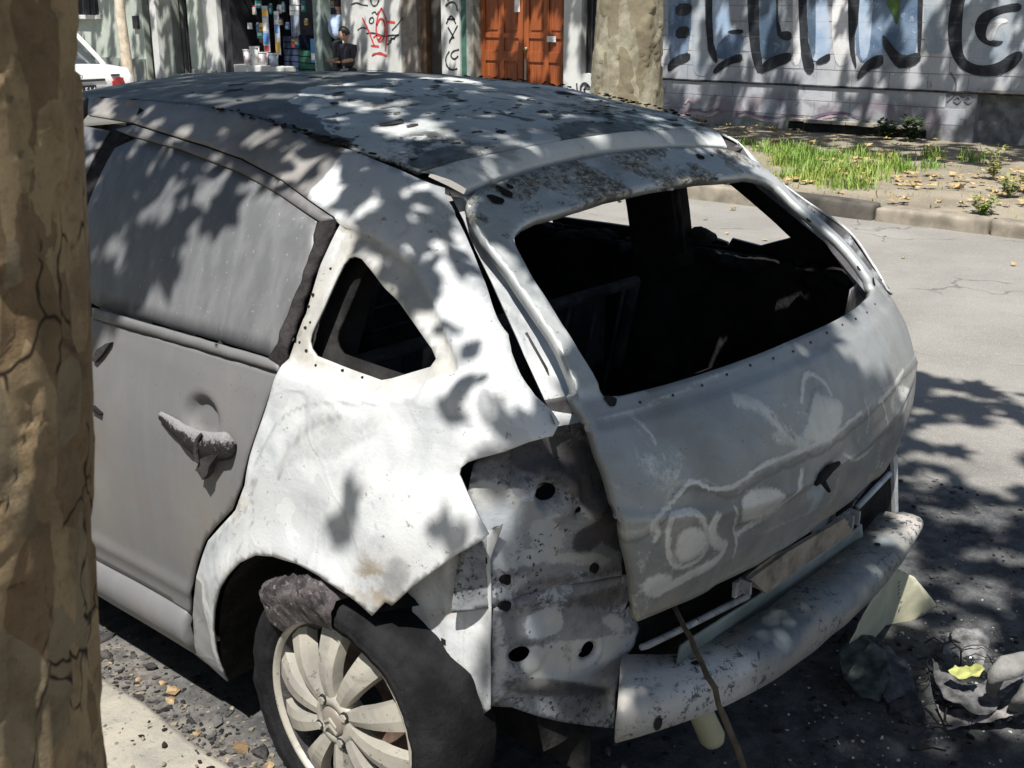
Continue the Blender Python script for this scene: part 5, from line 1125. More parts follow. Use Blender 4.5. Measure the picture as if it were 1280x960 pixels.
kid(strokes('swirl_line', [[(3.9798,0.9329),(3.8895,0.825),(3.8937,0.6947),(3.9801,0.5969)], [(3.9044,0.6194),(3.8615,0.6682),(3.8079,0.6241),(3.8506,0.5753),(3.9033,0.6101)], [(3.7695,0.626),(3.7272,0.6745),(3.6837,0.6302),(3.7162,0.5821),(3.7684,0.6168)]], .025, plain('dark_grey_line', (.14, .15, .17), .7), wall, FX-.006))
bm = bmesh.new(); tube(bm, [(FX-.012, y, .705+.006*noise.noise(Vector((y, 1, 1)))) for y in [-4+.5*i for i in range(26)]], .014, 6); kids('wall_cable', bm, M_SOOT, wall, True)
# dark opening with a grey board, ledge and broken footing
kid(boxo('board', plain('grey_board', (.16, .165, .17), .8, 0, .4, 7), wall, FX+.14, FX+.17, 2.9, 3.67, .0, .72))
kid(boxo('opening_lintel', M_KERB, wall, FX-.02, FX+.1, 2.93, 3.63, .712, .75))
bm = bmesh.new()
for i in range(9): box(bm, FX-.10+rw.uniform(-.03, .02), FX+.004, 4.25+.2*i, 4.25+.2*i+.19, .235+rw.uniform(-.01, .01), .28, bev=.008)
kids('broken_ledge', bm, M_KERB, wall)
kid(boxo('footing_shade', M_CHAR, wall, FX-.012, FX+.002, 4.2, 6.1, .10, .232))  # dark strip standing in for the shadow under the ledge

# ------------------------------------------------------------------ row of house and shop fronts
M_PLA = plain('pale_green_render', (.40, .44, .38), .85, 0, .14, 2.2, .25)
M_PLB = plain('white_render', (.55, .555, .53), .85, 0, .14, 2.2, .25)
M_GRN = plain('grey_green_render', (.24, .255, .225), .85, 0, .2, 2, .2)
M_DK = plain('dark_opening', (.02, .02, .022), .8)
M_GREENP = plain('dark_green_paint', (.05, .13, .10), .6)
M_BROWNF = plain('brown_door_frame', (.16, .10, .06), .6)
M_METAL = plain('dark_metal', (.05, .05, .055), .5, .4)
M_WHITE = plain('off_white', (.72, .72, .70), .6)
M_PLATE = plain('plate_black', (.02, .02, .022), .5)
fac = empty('house_front', (FX+.3, 15, 0), 'pale rendered row of house and shop fronts across the street', 'building')
def wallbox(name, mat, y0, y1, z0, z1, x0=FX, x1=FX+.35, bev=0): return kid(boxo(name, mat, fac, x0, x1, y0, y1, z0, z1, bev=bev))
wallbox('wall', M_PLA, 21.64, 70, -.1, 4.2)
wallbox('dado', M_GRN, 21.66, 70, .1, .62, FX-.04, FX-.001)
wallbox('window_sill', M_PLB, 23.3, 25.2, 1.44, 1.53, FX-.14, FX-.001, .01)
fw_ = wallbox('window', M_DK, 23.4, 25.1, 1.53, 2.8, FX-.03, FX-.002)
for i in range(7): kid(boxo('window_bar', M_METAL, fac, FX-.06, FX-.04, 23.45+.25*i, 23.47+.25*i, 1.53, 2.8))
wallbox('meter_box', M_METAL, 21.78, 21.98, 1.25, 1.52, FX-.06, FX-.001, .01)
bm = bmesh.new(); tube(bm, [(FX+.08, 21.42, -.1), (FX+.08, 21.42, 4.2)], .07, 10); kid(done(bm, 'downpipe', M_METAL, fac, True))
wallbox('recess_back', M_DK, 21.2, 21.64, -.1, 4.2, FX+.2, FX+.35)
wallbox('pilaster', M_PLB, 20.98, 21.2, -.1, 4.2, FX-.10, FX+.35, .01)
wallbox('wall', M_GRN, 20.55, 20.98, -.1, 4.2)
wallbox('doorway', M_DK, 19.88, 20.55, .35, 4.2, FX+.3, FX+.36)
wallbox('door_step', M_GRN, 19.88, 20.55, -.1, .36, FX-.1, FX+.35, .015)
for i in range(3): kid(boxo('gate_bar', M_METAL, fac, FX+.1, FX+.12, 20.0+.2*i, 20.02+.2*i, .36, 2.3))
wallbox('pilaster', M_PLA, 19.25, 19.88, -.1, 4.2, FX-.06, FX+.35, .01)
wallbox('pilaster', M_PLB, 18.78, 19.25, -.1, 4.2, FX-.12, FX+.35, .01)
wallbox('plinth_block', M_GRN, 18.9, 19.7, .0, .48, FX-.2, FX-.125, .02)
wallbox('corner_strip', M_METAL, 18.5, 18.78, -.1, 4.2)
# the shop window: a real recess with a low wall
wallbox('shop_low_wall', M_PLB, 16.9, 18.5, -.1, .60, FX, FX+.3, .01)
wallbox('shop_back', plain('shop_back_wall', (.10, .10, .115), .8, 0, .5, 2), 14.9, 18.5, -.1, 4.2, FX+1.7, FX+1.8)
wallbox('shop_floor', M_GRN, 14.9, 18.5, -.1, .16, FX+.3, FX+1.7)
wallbox('shop_lintel', M_PLA, 14.9, 18.5, 2.9, 4.2)
wallbox('door_jamb', plain('grey_green_jamb', (.22, .27, .25), .7), 15.68, 15.9, .0, 2.9, FX-.04, FX+.2)
wallbox('pilaster', M_PLB, 13.60, 15.12, -.1, 4.2, FX-.03, FX+1.8, .008)
wallbox('door_edge', plain('brown_grey_jamb', (.24, .21, .18), .8), 13.22, 13.60, -.1, 4.2)
wallbox('doorway', M_DK, 12.62, 13.22, .0, 4.2, FX+.28, FX+.35)
wallbox('door_frame', M_BROWNF, 13.10, 13.22, .0, 4.2, FX+.1, FX+.279)
kid(boxo('door_leaf', plain('dark_brown_door', (.055, .048, .042), .6), fac, FX+.2, FX+.24, 12.7, 13.08, .1, 2.4))
wallbox('pilaster', M_PLB, 12.20, 12.62, -.1, 4.2, FX-.02, FX+.35, .008)
wallbox('green_strip', M_GREENP, 12.06, 12.20, -.1, 4.2, FX+.02)
wallbox('wall', plain('grey_jamb', (.30, .30, .26), .8), 11.90, 12.06, -.1, 4.2)
wallbox('wall', M_PLB, 9.66, 10.0, -.1, 4.2, FX-.02, FX+.35, .008)
wallbox('wall', M_DK, 9.3, 9.66, .72, 4.2, FX+.12, FX+.35)
wallbox('wall', M_PLB, 8.96, 9.3, -.1, 4.2)
wallbox('low_wall', M_PLB, 9.3, 9.66, -.1, .73, FX-.01, FX+.35)
for i in range(3): kid(boxo('window_bar', M_METAL, fac, FX+.02, FX+.04, 9.38+.1*i, 9.395+.1*i, .73, 2.6))
wallbox('door_lintel', M_PLB, 10.0, 11.9, 2.75, 4.2)
# orange double door with sunk panels
wallbox('door_shadow_back', M_DK, 10.0, 11.9, -.1, 2.75, FX+.24, FX+.35)
for y0, y1 in ((10.02, 10.94), (10.96, 11.88)):
    leaf = wallbox('door_leaf', M_WOOD, y0, y1, .08, 2.74, FX+.17, FX+.22)
    W_ = y1-y0
    for s0, s1 in ((y0, y0+.10), (y0+W_/2-.05, y0+W_/2+.05), (y1-.10, y1)):
        o = boxo('door_stile', M_WOOD, leaf, FX+.145, FX+.168, s0, s1, .08, 2.74, bev=.006); o.matrix_parent_inverse = Matrix.Translation(-Vector(fac.location))
        o.matrix_parent_inverse = Matrix.Identity(4)
    for z0, z1 in ((.08, .30), (.86, 1.02), (1.22, 1.30), (2.0, 2.12), (2.6, 2.74)):
        for s0, s1 in ((y0+.101, y0+W_/2-.051), (y0+W_/2+.051, y1-.101)):
            boxo('door_rail', M_WOOD, leaf, FX+.148, FX+.168, s0, s1, z0, z1, bev=.006)
    for z0, z1 in ((.34, .82), (1.34, 1.96)):
        for s0, s1 in ((y0+.14, y0+W_/2-.09), (y0+W_/2+.09, y1-.14)):
            boxo('door_panel', M_WOOD, leaf, FX+.155, FX+.169, s0, s1, z0, z1, bev=.010)
bm = bmesh.new(); tube(bm, [(FX+.14, 10.88, 1.06), (FX+.10, 10.88, 1.06)], .03, 10); kid(done(bm, 'door_knob', plain('brass', (.5, .4, .2), .4, .6), fac, True))
kid(boxo('door_handle', plain('steel_pull', (.42, .36, .30), .4, .5), fac, FX+.11, FX+.135, 10.86, 10.90, .55, .90))
kid(boxo('paper_notice', M_WHITE, fac, FX+.135, FX+.138, 11.02, 11.13, 1.62, 2.0))
bm = bmesh.new()
for i in range(7): box(bm, FX+.143-.001*i, FX+.1445-.001*i, 10.28+.02*rw.random()*i, 10.31+.025*i, 1.17+.015*rw.random()*i, 1.19+.012*i)
kid(done(bm, 'torn_sticker', M_WHITE, fac))
# spray tags on the pilasters
K = plain('black_tag', (.03, .03, .035), .6); RD = plain('red_tag', (.55, .05, .05), .6)
def tagline(nm, lines, w, mat, x): kid(strokes(nm, lines, w, mat, fac, x))
xw = FX-.034
tagline('black_scribble', [[(14.841,1.7342),(14.6895,1.7743),(14.5653,1.7337),(14.3987,1.7201)], [(14.3312,1.8131),(14.275,1.7066),(14.1713,1.7198),(14.1051,1.8122)], [(14.3023,1.5866),(14.2174,1.6268),(14.1798,1.5603),(14.1147,1.6269)], [(14.3699,1.4925),(14.2845,1.5331),(14.2467,1.4664),(14.3119,1.4122),(14.3938,1.4385),(14.3483,1.506)], [(14.6974,1.3001),(14.5879,1.3557),(14.4209,1.3303),(14.382,1.2767)], [(14.4675,1.2485),(14.2992,1.2642),(14.1348,1.2395),(14.0135,1.2009),(13.8086,1.2306),(13.6477,1.2329)], [(13.8948,1.1225),(13.7707,1.1779),(13.6271,1.2464)], [(14.3417,0.8694),(14.1502,0.9421),(13.9878,0.8918)], [(13.8049,1.3104),(13.6807,1.3911),(13.516,1.5235)], [(13.9382,1.068),(13.8136,1.1239),(13.851,1.19),(13.731,1.1652)]], .026, K, xw)
tagline('red_scribble', [[(14.5571,1.5184),(14.4403,1.3572),(14.3447,1.196),(14.2693,1.0481)], [(14.0507,1.68),(14.1599,1.547),(14.2125,1.3326),(14.1825,1.1174),(14.0586,1.1196),(13.9686,1.2818),(13.9798,1.4682),(14.0997,1.5207),(14.189,1.3865)], [(14.0507,1.68),(13.9188,1.4686),(13.9304,1.2289),(13.9844,0.9594)], [(13.9195,1.4553),(13.7184,1.4435)], [(14.3529,1.0465),(14.1453,1.037)], [(14.2828,1.1834),(14.1761,1.2389),(14.0545,1.2003),(14.1604,1.1448)], [(14.3193,0.8973),(14.1509,0.9285),(13.9474,0.8793)]], .035, RD, xw-.002)
xk = FX-.024
tagline('black_scribble', [[(12.5075,1.7052),(12.3954,1.7802),(12.2682,1.7549),(12.2344,1.63)], [(12.4958,1.4271),(12.3813,1.5921),(12.2749,1.429)], [(12.4755,1.5033),(12.2916,1.5044)], [(12.46,1.3767),(12.3164,1.2006)], [(12.2389,1.4041),(12.4283,1.1478)], [(12.4289,1.1222),(12.4089,1.1864),(12.3158,1.2261)], [(12.2099,1.0245),(12.3577,0.9956),(12.415,0.9172),(12.3237,0.8553),(12.2302,0.9219)], [(12.4318,0.994),(12.5276,0.8886),(12.5121,0.7595),(12.4017,0.6852),(12.2527,0.7158)], [(12.4504,1.7804),(12.4108,1.9052),(12.3025,1.8547)]], .03, K, xk)
tagline('black_scribble', [[(9.4621,0.5221),(9.5562,0.6011),(9.648,0.5619),(9.6452,0.443),(9.5509,0.3877),(9.4596,0.4275)], [(9.4939,0.5681),(9.585,0.517),(9.5518,0.4234)], [(9.7262,0.5825),(9.7074,0.4402)]], .03, K, FX-.026)
tagline('black_scribble', [[(22.6787,1.4782),(22.5608,1.5795),(22.4435,1.5129),(22.5345,1.378)], [(22.6459,1.3095),(22.456,1.2776),(22.3325,1.2452)]], .03, K, FX-.006)

# ------------------------------------------------------------------ things in and before the shop
def col_m(nm, c, r=.6): return plain(nm, c, r, 0, .2, 6)
C_TEAL, C_BLUE, C_NAVY, C_YEL, C_RED, C_PALE, C_GRN, C_PINK = (col_m(n, c) for n, c in (('teal', (.05, .32, .30)), ('mid_blue', (.10, .26, .55)), ('navy', (.03, .045, .09)), ('yellow', (.72, .45, .06)), ('red_board', (.45, .07, .07)), ('pale_blue_grey', (.36, .42, .52)), ('crate_green', (.02, .10, .065)), ('pinkish_white', (.66, .58, .60))))
def crate(px0, px1, z0, z1, x, mat, name, label, cat, d=.4, slats=True, group=None):
    """an open crate or box with rails round it; y from the two columns"""
    y0, y1 = sorted((px0, px1)); t = empty(name, (x+d/2, (y0+y1)/2, z0), label, cat, group)
    w, h = y1-y0, z1-z0
    def part(nm, m, *a, bev=.004): return boxo(nm, m, t, *a, bev=bev)
    part('base', mat, -d/2, d/2, -w/2, w/2, 0, .03)
    for s in (-1, 1):
        part('end_panel', mat, -d/2, d/2, s*w/2-(.02 if s > 0 else 0), s*w/2+(.02 if s < 0 else 0), .031, h)
    n = max(2, int(h/.12))
    for i in range(n):
        a = .032+(h-.04)*i/n
        part('slat', mat, -d/2-.012, -d/2+.004, -w/2, w/2, a, a+(h-.04)/n-.018)
    return t
def board(y0, y1, z0, z1, x, mat, name, label, cat, bands=(), group=None):
    """hanging sign or banner with coloured fields"""
    t = empty(name, (x, (y0+y1)/2, z0), label, cat, group); w, h = y1-y0, z1-z0
    boxo('panel', mat, t, 0, .015, -w/2, w/2, 0, h)
    for (a, b, m) in bands: boxo('printed_field', m, t, -.003, -.0005, -w/2+.01, w/2-.01, a*h, b*h)
    return t
Y = lambda px: [(24.319,1.153),(21.0278,1.1938),(18.2099,1.2288),(15.77,1.259),(13.637,1.2855),(11.7563,1.3088)][0][0] if px is None else None
crate(15.75, 16.95, .16, .92, FX+.45, C_GRN, 'green_crate', 'large dark green slatted crate standing in the shop opening', 'crate', .5)
crate(17.0, 17.5, .16, 1.18, FX+.5, C_NAVY, 'navy_box', 'tall navy box between the green crate and the hanging banners', 'box', .4)
crate(16.55, 16.98, .62, 1.20, FX+.95, C_NAVY, 'navy_box', 'small navy box behind the green crate', 'box', .3)
board(16.42, 16.55, .68, 1.12, FX+.40, C_BLUE, 'blue_sign', 'narrow bright blue sign beside the navy boxes', 'sign', ((.1, .4, M_WHITE),))
board(17.62, 17.80, .85, 1.72, FX+.25, C_PALE, 'hanging_banner', 'narrow banner with yellow, white, blue and red fields in the shop opening', 'banner', ((.78, .92, C_YEL), (.45, .74, M_WHITE), (.18, .42, C_BLUE), (.02, .14, C_RED)))
board(17.42, 17.56, .80, 1.62, FX+.35, M_WHITE, 'hanging_banner', 'white and blue banner with an orange foot in the shop opening', 'banner', ((.5, .7, C_BLUE), (.05, .3, C_YEL), (.8, .92, C_PALE)))
board(17.10, 17.36, .95, 1.95, FX+.6, C_PALE, 'shop_board', 'plain pale blue grey panel standing behind the banners', 'panel')
board(16.72, 17.0, 1.55, 1.72, FX+.3, M_WHITE, 'paper_sign', 'wide white paper sign above the navy boxes', 'sign', ((.4, .55, C_PALE),))
board(16.72, 16.96, 1.74, 1.88, FX+.32, M_WHITE, 'paper_sign', 'upper white paper sign at the top of the shop opening', 'sign')
board(16.02, 16.24, 1.16, 1.60, FX+.28, M_WHITE, 'price_board', 'white board of small lines hanging over the green crate', 'board', tuple((.08+.1*i, .11+.1*i, C_PALE) for i in range(9)))
board(15.90, 16.01, 1.2, 1.58, FX+.26, C_RED, 'red_board', 'dark red board beside the white price board', 'board', ((.2, .26, M_WHITE), (.5, .56, M_WHITE)))
board(15.92, 16.02, .88, 1.08, FX+.24, C_PINK, 'small_card', 'small pale card low beside the green crate', 'sign', ((.4, .6, C_GRN),))
board(18.02, 18.2, 1.10, 1.28, FX+.4, C_TEAL, 'teal_sign', 'lower teal sign at the left end of the shop opening', 'sign', ((.3, .6, M_WHITE),))
board(18.0, 18.2, 1.68, 1.82, FX+.4, C_TEAL, 'teal_sign', 'upper teal sign at the left end of the shop opening', 'sign', ((.3, .6, M_WHITE),))
board(18.22, 18.36, 1.28, 1.40, FX+.3, M_WHITE, 'white_ticket', 'small white ticket at the far left of the shop opening', 'sign')
def bucket(y, z, x, r, h, label, mat):
    bm = bmesh.new(); tube(bm, [(x, y, z), (x, y, z+h)], [r*.8, r], 14); t = done(bm, 'bucket', mat, None, True); tag(t, label, 'bucket', 'buckets on the low shop wall')
    bm = bmesh.new(); tube(bm, [(x, y, z+h*.92), (x, y, z+h)], [r*1.08, r*1.08], 14); done(bm, 'rim', M_WHITE, t)
    bm = bmesh.new(); tube(bm, [(x, y-r, z+h*.9), (x-r*.6, y-r*.5, z+h*.55), (x-r, y, z+h*.5), (x-r*.6, y+r*.5, z+h*.55), (x, y+r, z+h*.9)], .006, 5); done(bm, 'handle', M_METAL, t)
for y, h, lab, m_ in ((18.18, .30, 'pinkish white bucket at the left end of the low shop wall', C_PINK), (17.95, .36, 'tall white bucket second from the left on the low shop wall', M_WHITE), (17.68, .26, 'short pinkish bucket third from the left on the low shop wall', C_PINK), (17.36, .24, 'pale bucket at the right end of the low shop wall', C_PALE)):
    bucket(y, .602, FX+.13, .10, h, lab, m_)
CN = [('pale blue grey', C_PALE), ('white', M_WHITE), ('teal', C_TEAL), ('bright blue', C_BLUE), ('pinkish', C_PINK), ('yellow', C_YEL), ('red', C_RED)]
WHERE = [('at the left end of the shop', 18.30), ('over the buckets', 18.0), ('beside the hanging banners', 17.58), ('in front of the pale panel', 17.22), ('over the navy boxes', 16.88), ('over the green crate', 16.40), ('beside the price board', 16.12), ('next to the shop doorway', 15.80)]
HW = [('high', 1.74), ('halfway up', 1.42), ('low', 1.08)]
rp = random.Random(31); k = 0
for wd_, y in WHERE:
    for hw_, z in HW:
        cn, c_ = CN[(k*3+k//7) % 7]; k += 1
        if wd_ == 'over the buckets' and hw_ == 'low': z = 1.16
        t = empty('hanging_packet', (FX+.35+.07*(k % 5), y+rp.uniform(-.04, .04), z+rp.uniform(-.06, .06)), '%s packet hanging %s %s' % (cn, hw_, wd_), 'packet', 'packets hanging in the shop opening')
        w_, h_ = rp.uniform(.035, .07), rp.uniform(.08, .17)
        boxo('bag', c_, t, -.02, .02, -w_, w_, -h_, 0, bev=.01); boxo('header_card', CN[(k*5+1) % 7][1], t, -.003, .003, -w_*.9, w_*.9, .001, .035)
        boxo('print', CN[(k*2+3) % 7][1], t, -.0225, -.0205, -w_*.6, w_*.6, -h_*.75, -h_*.35)
        bm = bmesh.new(); tube(bm, [(0, 0, .035), (0, 0, 2.9-z)], .003, 4); done(bm, 'wire', M_METAL, t)
wallbox('roof_slab', M_GRN, 8.97, 70, 4.201, 4.4, FX-.05, FX+4)
wallbox('back_wall', M_DK, 8.97, 70, -.1, 4.2, FX+3.8, FX+4)
wallbox('shop_side', M_DK, 18.5, 18.7, -.1, 4.2, FX+.351, FX+1.8)

# ------------------------------------------------------------------ people
def skin_body(name, joints, edges, mat, root=0, parent=None, sub=2):
    me = bpy.data.meshes.new(name); me.from_pydata([j[0] for j in joints], edges, []); me.materials.append(mat)
    o = ob(name, me, parent); o.modifiers.new('skin', 'SKIN'); s = o.modifiers.new('sub', 'SUBSURF'); s.levels = s.render_levels = sub
    for i, j in enumerate(joints):
        r = j[1]; o.data.skin_vertices[0].data[i].radius = (r, r) if not isinstance(r, tuple) else r
    o.data.skin_vertices[0].data[root].use_root = True
    me.shade_smooth()
    return o
M_SKIN = plain('skin', (.42, .26, .18), .55, 0, .12, 12); M_HAIR = plain('dark_hair', (.02, .016, .014), .5, 0, .3, 40)
def head(t, c, face, hair=True):
    """head centred at c looking along face (unit vector in xy, z)"""
    f = Vector(face).normalized(); up = Vector((0, 0, 1)); s = f.cross(up).normalized(); u = s.cross(f)
    bm = bmesh.new(); bmesh.ops.create_uvsphere(bm, u_segments=28, v_segments=20, radius=1)
    for v in bm.verts:
        x, y, z = v.co
        k = 1-.22*max(0, -z)**1.5
        nose = .022*math.exp(-((z+.12)/.16)**2-(x/.16)**2) if y > .6 else 0
        eye = -.010*(math.exp(-((z-.08)/.1)**2-((abs(x)-.35)/.16)**2)) if y > .5 else 0
        lip = .006*math.exp(-((z+.48)/.07)**2-(x/.3)**2) if y > .4 else 0
        v.co = Vector(c)+s*x*.074*k+f*(y*(.094*(1-.1*max(0, -z)))+nose+eye+lip)+u*z*.118
    h = done(bm, 'head', M_SKIN, t, True)
    for k in (-1, 1):
        bm = bmesh.new(); bmesh.ops.create_uvsphere(bm, u_segments=10, v_segments=8, radius=1)
        for v in bm.verts: v.co = Vector(c)+s*(k*.075+v.co.x*.009)+f*(-.008+v.co.y*.018)+u*(v.co.z*.032-.004)
        done(bm, 'ear', M_SKIN, h, True)
        bm = bmesh.new(); bmesh.ops.create_uvsphere(bm, u_segments=8, v_segments=6, radius=.010)
        bmesh.ops.translate(bm, verts=bm.verts, vec=Vector(c)+s*k*.027+f*.079+u*.010); done(bm, 'eye', M_HAIR, h, True)
    bm = bmesh.new(); bmesh.ops.create_uvsphere(bm, u_segments=28, v_segments=20, radius=1)
    for v in bm.verts:
        x, y, z = v.co; q = 1.10+.05*noise.noise(v.co*6)
        if y > .35 and z < .5: q *= .86
        if z < -.35: q *= .8
        v.co = Vector(c)+s*x*.074*q+f*(y*.096*q-.010)+u*(z*.116*q+.012)
    done(bm, 'hair', M_HAIR, h, True)
def hand(t, w, d, palm_n, mat=M_SKIN):
    """relaxed hand from wrist w along d: palm with five curled fingers"""
    d = Vector(d).normalized(); n = Vector(palm_n).normalized(); s = d.cross(n).normalized(); w = Vector(w)
    J = [(w, .022), (w+d*.05, (.030, .018)), (w+d*.085, (.034, .014))]; E = [(0, 1), (1, 2)]
    for i, (off, L) in enumerate(((-.028, .062), (-.009, .072), (.010, .068), (.028, .052))):
        b = len(J); J += [(w+d*.095+s*off, .0085), (w+d*(.095+L*.5)+s*off+n*.012, .008), (w+d*(.095+L*.8)+s*off+n*.036, .0065)]; E += [(2, b), (b, b+1), (b+1, b+2)]
    b = len(J); J += [(w+d*.045-s*.036, .010), (w+d*.080-s*.052+n*.014, .008)]; E += [(1, b), (b, b+1)]
    return skin_body('hand', J, E, mat, 1, t, 1)
M_SHIRT = plain('pale_blue_shirt', (.42, .52, .70), .8, 0, .12, 10); M_TROU = plain('black_trousers', (.018, .018, .022), .8); M_TEE = plain('dark_violet_tee', (.035, .032, .045), .85); M_SHOE = plain('shoe', (.03, .025, .02), .5)
p = empty('person', (FX+.10, 15.34, .13), 'standing person in a pale blue shirt and black trousers in the shop doorway', 'person', None)
# faces into the shop, arms bent
T = 1.0
skin_body('trousers', [((0, 0, .92), (.15, .11)), ((0, .09, .86), .095), ((0, .10, .50), .068), ((-.01, .10, .10), .055), ((0, -.09, .86), .095), ((.02, -.10, .50), .068), ((0, -.10, .10), .055), ((0, 0, 1.02), (.15, .11))], [(0, 1), (1, 2), (2, 3), (0, 4), (4, 5), (5, 6), (0, 7)], M_TROU, 0, p)
skin_body('shirt', [((0, 0, 1.0), (.16, .115)), ((0, 0, 1.2), (.165, .115)), ((0, 0, 1.36), (.17, .11)), ((0, 0, 1.45), (.07, .065)), ((0, .19, 1.39), .062), ((.0, .25, 1.14), .052), ((.14, .22, 1.0), .044), ((0, -.19, 1.39), .062), ((.0, -.25, 1.14), .052), ((.16, -.20, 1.0), .044)], [(0, 1), (1, 2), (2, 3), (2, 4), (4, 5), (5, 6), (2, 7), (7, 8), (8, 9)], M_SHIRT, 0, p)
skin_body('neck', [((.0, 0, 1.43), .055), ((.01, 0, 1.52), .052)], [(0, 1)], M_SKIN, 0, p, 1)
head(p, (.015, 0, 1.60), (1, .15, -.1)); hand(p, (.16, .215, .99), (1, -.1, -.4), (0, 0, 1)); hand(p, (.18, -.195, .99), (1, .1, -.4), (0, 0, 1))
for s in (-1, 1):
    bm = bmesh.new(); box(bm, -.07, .19, s*.10-.045, s*.10+.045, 0, .085, bev=.03); done(bm, 'shoe', M_SHOE, p, True)
p2 = empty('person', (FX-.34, 14.62, .13), 'seated person with dark hair and a dark tee shirt before the tagged pilaster', 'person', None)
skin_body('trousers', [((0, 0, .47), (.15, .11)), ((0, .09, .46), .085), ((-.32, .10, .48), .066), ((-.36, .10, .08), .05), ((0, -.09, .46), .085), ((-.30, -.10, .48), .066), ((-.34, -.12, .08), .05), ((0, 0, .56), (.15, .11))], [(0, 1), (1, 2), (2, 3), (0, 4), (4, 5), (5, 6), (0, 7)], M_TROU, 0, p2)
skin_body('shirt', [((0, 0, .52), (.15, .115)), ((-.01, 0, .72), (.15, .11)), ((-.02, 0, .88), (.155, .10)), ((-.03, .0, .965), (.06, .06)), ((-.03, .17, .90), .058), ((-.05, .20, .70), .05), ((-.03, -.17, .90), .058), ((-.05, -.20, .70), .05)], [(0, 1), (1, 2), (2, 3), (2, 4), (4, 5), (2, 6), (6, 7)], M_TEE, 0, p2)
skin_body('forearm', [((-.05, .20, .69), .042), ((-.24, .16, .66), .033)], [(0, 1)], M_SKIN, 0, p2, 1); skin_body('forearm', [((-.05, -.20, .69), .042), ((-.22, -.06, .65), .033)], [(0, 1)], M_SKIN, 0, p2, 1)
skin_body('neck', [((-.03, 0, .94), .05), ((-.05, .005, 1.03), .048)], [(0, 1)], M_SKIN, 0, p2, 1)
head(p2, (-.07, .012, 1.11), (-.8, .75, -.35)); hand(p2, (-.25, .155, .655), (-1, -.2, 0), (0, 0, 1)); hand(p2, (-.23, -.055, .645), (-1, .3, 0), (0, 0, 1))
for s in (-1, 1):
    bm = bmesh.new(); box(bm, -.54, -.28, s*.11-.045, s*.11+.045, 0, .085, bev=.03); done(bm, 'shoe', M_SHOE, p2, True)
st = empty('stool', (FX-.33, 14.62, .13), 'low wooden stool under the seated person', 'stool')
boxo('seat', M_BROWNF, st, -.17, .17, -.18, .18, .335, .372, bev=.01)
for a in (-1, 1):
    for b in (-1, 1): boxo('leg', M_BROWNF, st, a*.14-.02, a*.14+.02, b*.15-.02, b*.15+.02, 0, .334)

# ------------------------------------------------------------------ white car parked across the street
wc = empty('white_car', (5.84, 12.86, -.07), 'white saloon car parked at the far kerb behind the tree trunk', 'car')
M_WCAR = plain('white_car_paint', (.72, .72, .70), .3, 0, .05, 3, 0, .5); M_GLS = plain('car_glass', (.05, .06, .065), .12, 0, .2, 3, 0, .6)
M_TAIL = plain('red_lamp', (.30, .035, .035), .25, 0, .25, 9, 0, .6); M_RUB = plain('black_trim', (.03, .03, .032), .6)
def body_rows(prof):
    rows = []
    for y, zt, w, zb in prof:
        rows.append([Vector((x, y, z)) for x, z in ((-w*.9, zb), (-w, zb+.15), (-w, zb+.35), (-w*.965, zt-.07), (-w*.90, zt-.015), (-w*.5, zt), (0, zt+.012), (w*.5, zt), (w*.90, zt-.015), (w*.965, zt-.07), (w, zb+.35), (w, zb+.15), (w*.9, zb))])
    return rows
rows = body_rows([(0.03, .70, .70, .32), (0.0, .78, .76, .28), (.02, .93, .80, .25), (.10, 1.0, .82, .22), (.6, 1.03, .84, .2), (1.4, .98, .845, .2), (2.6, .96, .845, .2), (3.4, .90, .83, .2), (4.1, .80, .78, .22), (4.25, .62, .70, .3)])
bd = loft('body', rows, M_WCAR, wc, True)
bm = bmesh.new(); bm.faces.new([bm.verts.new(p) for p in rows[0]]); done(bm, 'tail_panel', M_WCAR, wc, True)
rows = body_rows([(.62, 1.02, .70, .6), (1.15, 1.40, .62, .6), (1.5, 1.44, .61, .6), (2.3, 1.42, .61, .6), (3.1, .97, .72, .6)])
loft('cabin_glass', rows, M_GLS, wc, True)
rows = [[Vector((x, y, z+.004-.06*(abs(x)/.6)**4)) for x in [-.60+.12*i for i in range(11)]] for y, z in ((1.12, 1.405), (1.5, 1.455), (2.3, 1.435))]
loft('roof', rows, M_WCAR, wc, True, .02)
for s in (-1, 1):
    for P_ in ([(s*.71, .60, 1.0), (s*.63, 1.14, 1.40)], [(s*.72, 3.1, .97), (s*.62, 2.3, 1.42)]):
        bm = bmesh.new(); tube(bm, P_, .035, 8); done(bm, 'pillar', M_WCAR, wc, True)
    lampP = [(s*.44, .71), (s*.62, .69), (s*.80, .71), (s*.815, .79), (s*.785, .86), (s*.50, .87), (s*.44, .82)]
    bm = bmesh.new(); fr_ = [bm.verts.new((x, -.022 if abs(x) < .75 else .06, z)) for x, z in lampP]; bk = [bm.verts.new((x*1.005, .06 if abs(x) < .75 else .16, z)) for x, z in lampP]
    bm.faces.new(fr_); bm.faces.new(bk[::-1])
    for i in range(7): bm.faces.new((fr_[i], bk[i], bk[(i+1) % 7], fr_[(i+1) % 7]))
    done(bm, 'tail_lamp', M_TAIL, wc)
    for y in (.85, 3.35):
        wv = done(lathe([(.10, .12), (.095, .20), (.08, .29), (-.08, .29), (-.1, .2), (-.1, .12)], (0, 0, 0), 28), 'wheel', M_RUB, wc, True); wv.location = (s*.74, y, .29)
        done(lathe([(-.085*s if s < 0 else .085, .19), (.10*s, .16), (.09*s, .01)], (0, 0, 0), 24), 'rim', M_RIM, wv, True)
boxo('trim_strip', M_RUB, wc, -.34, .34, -.014, .01, .835, .865, bev=.004)
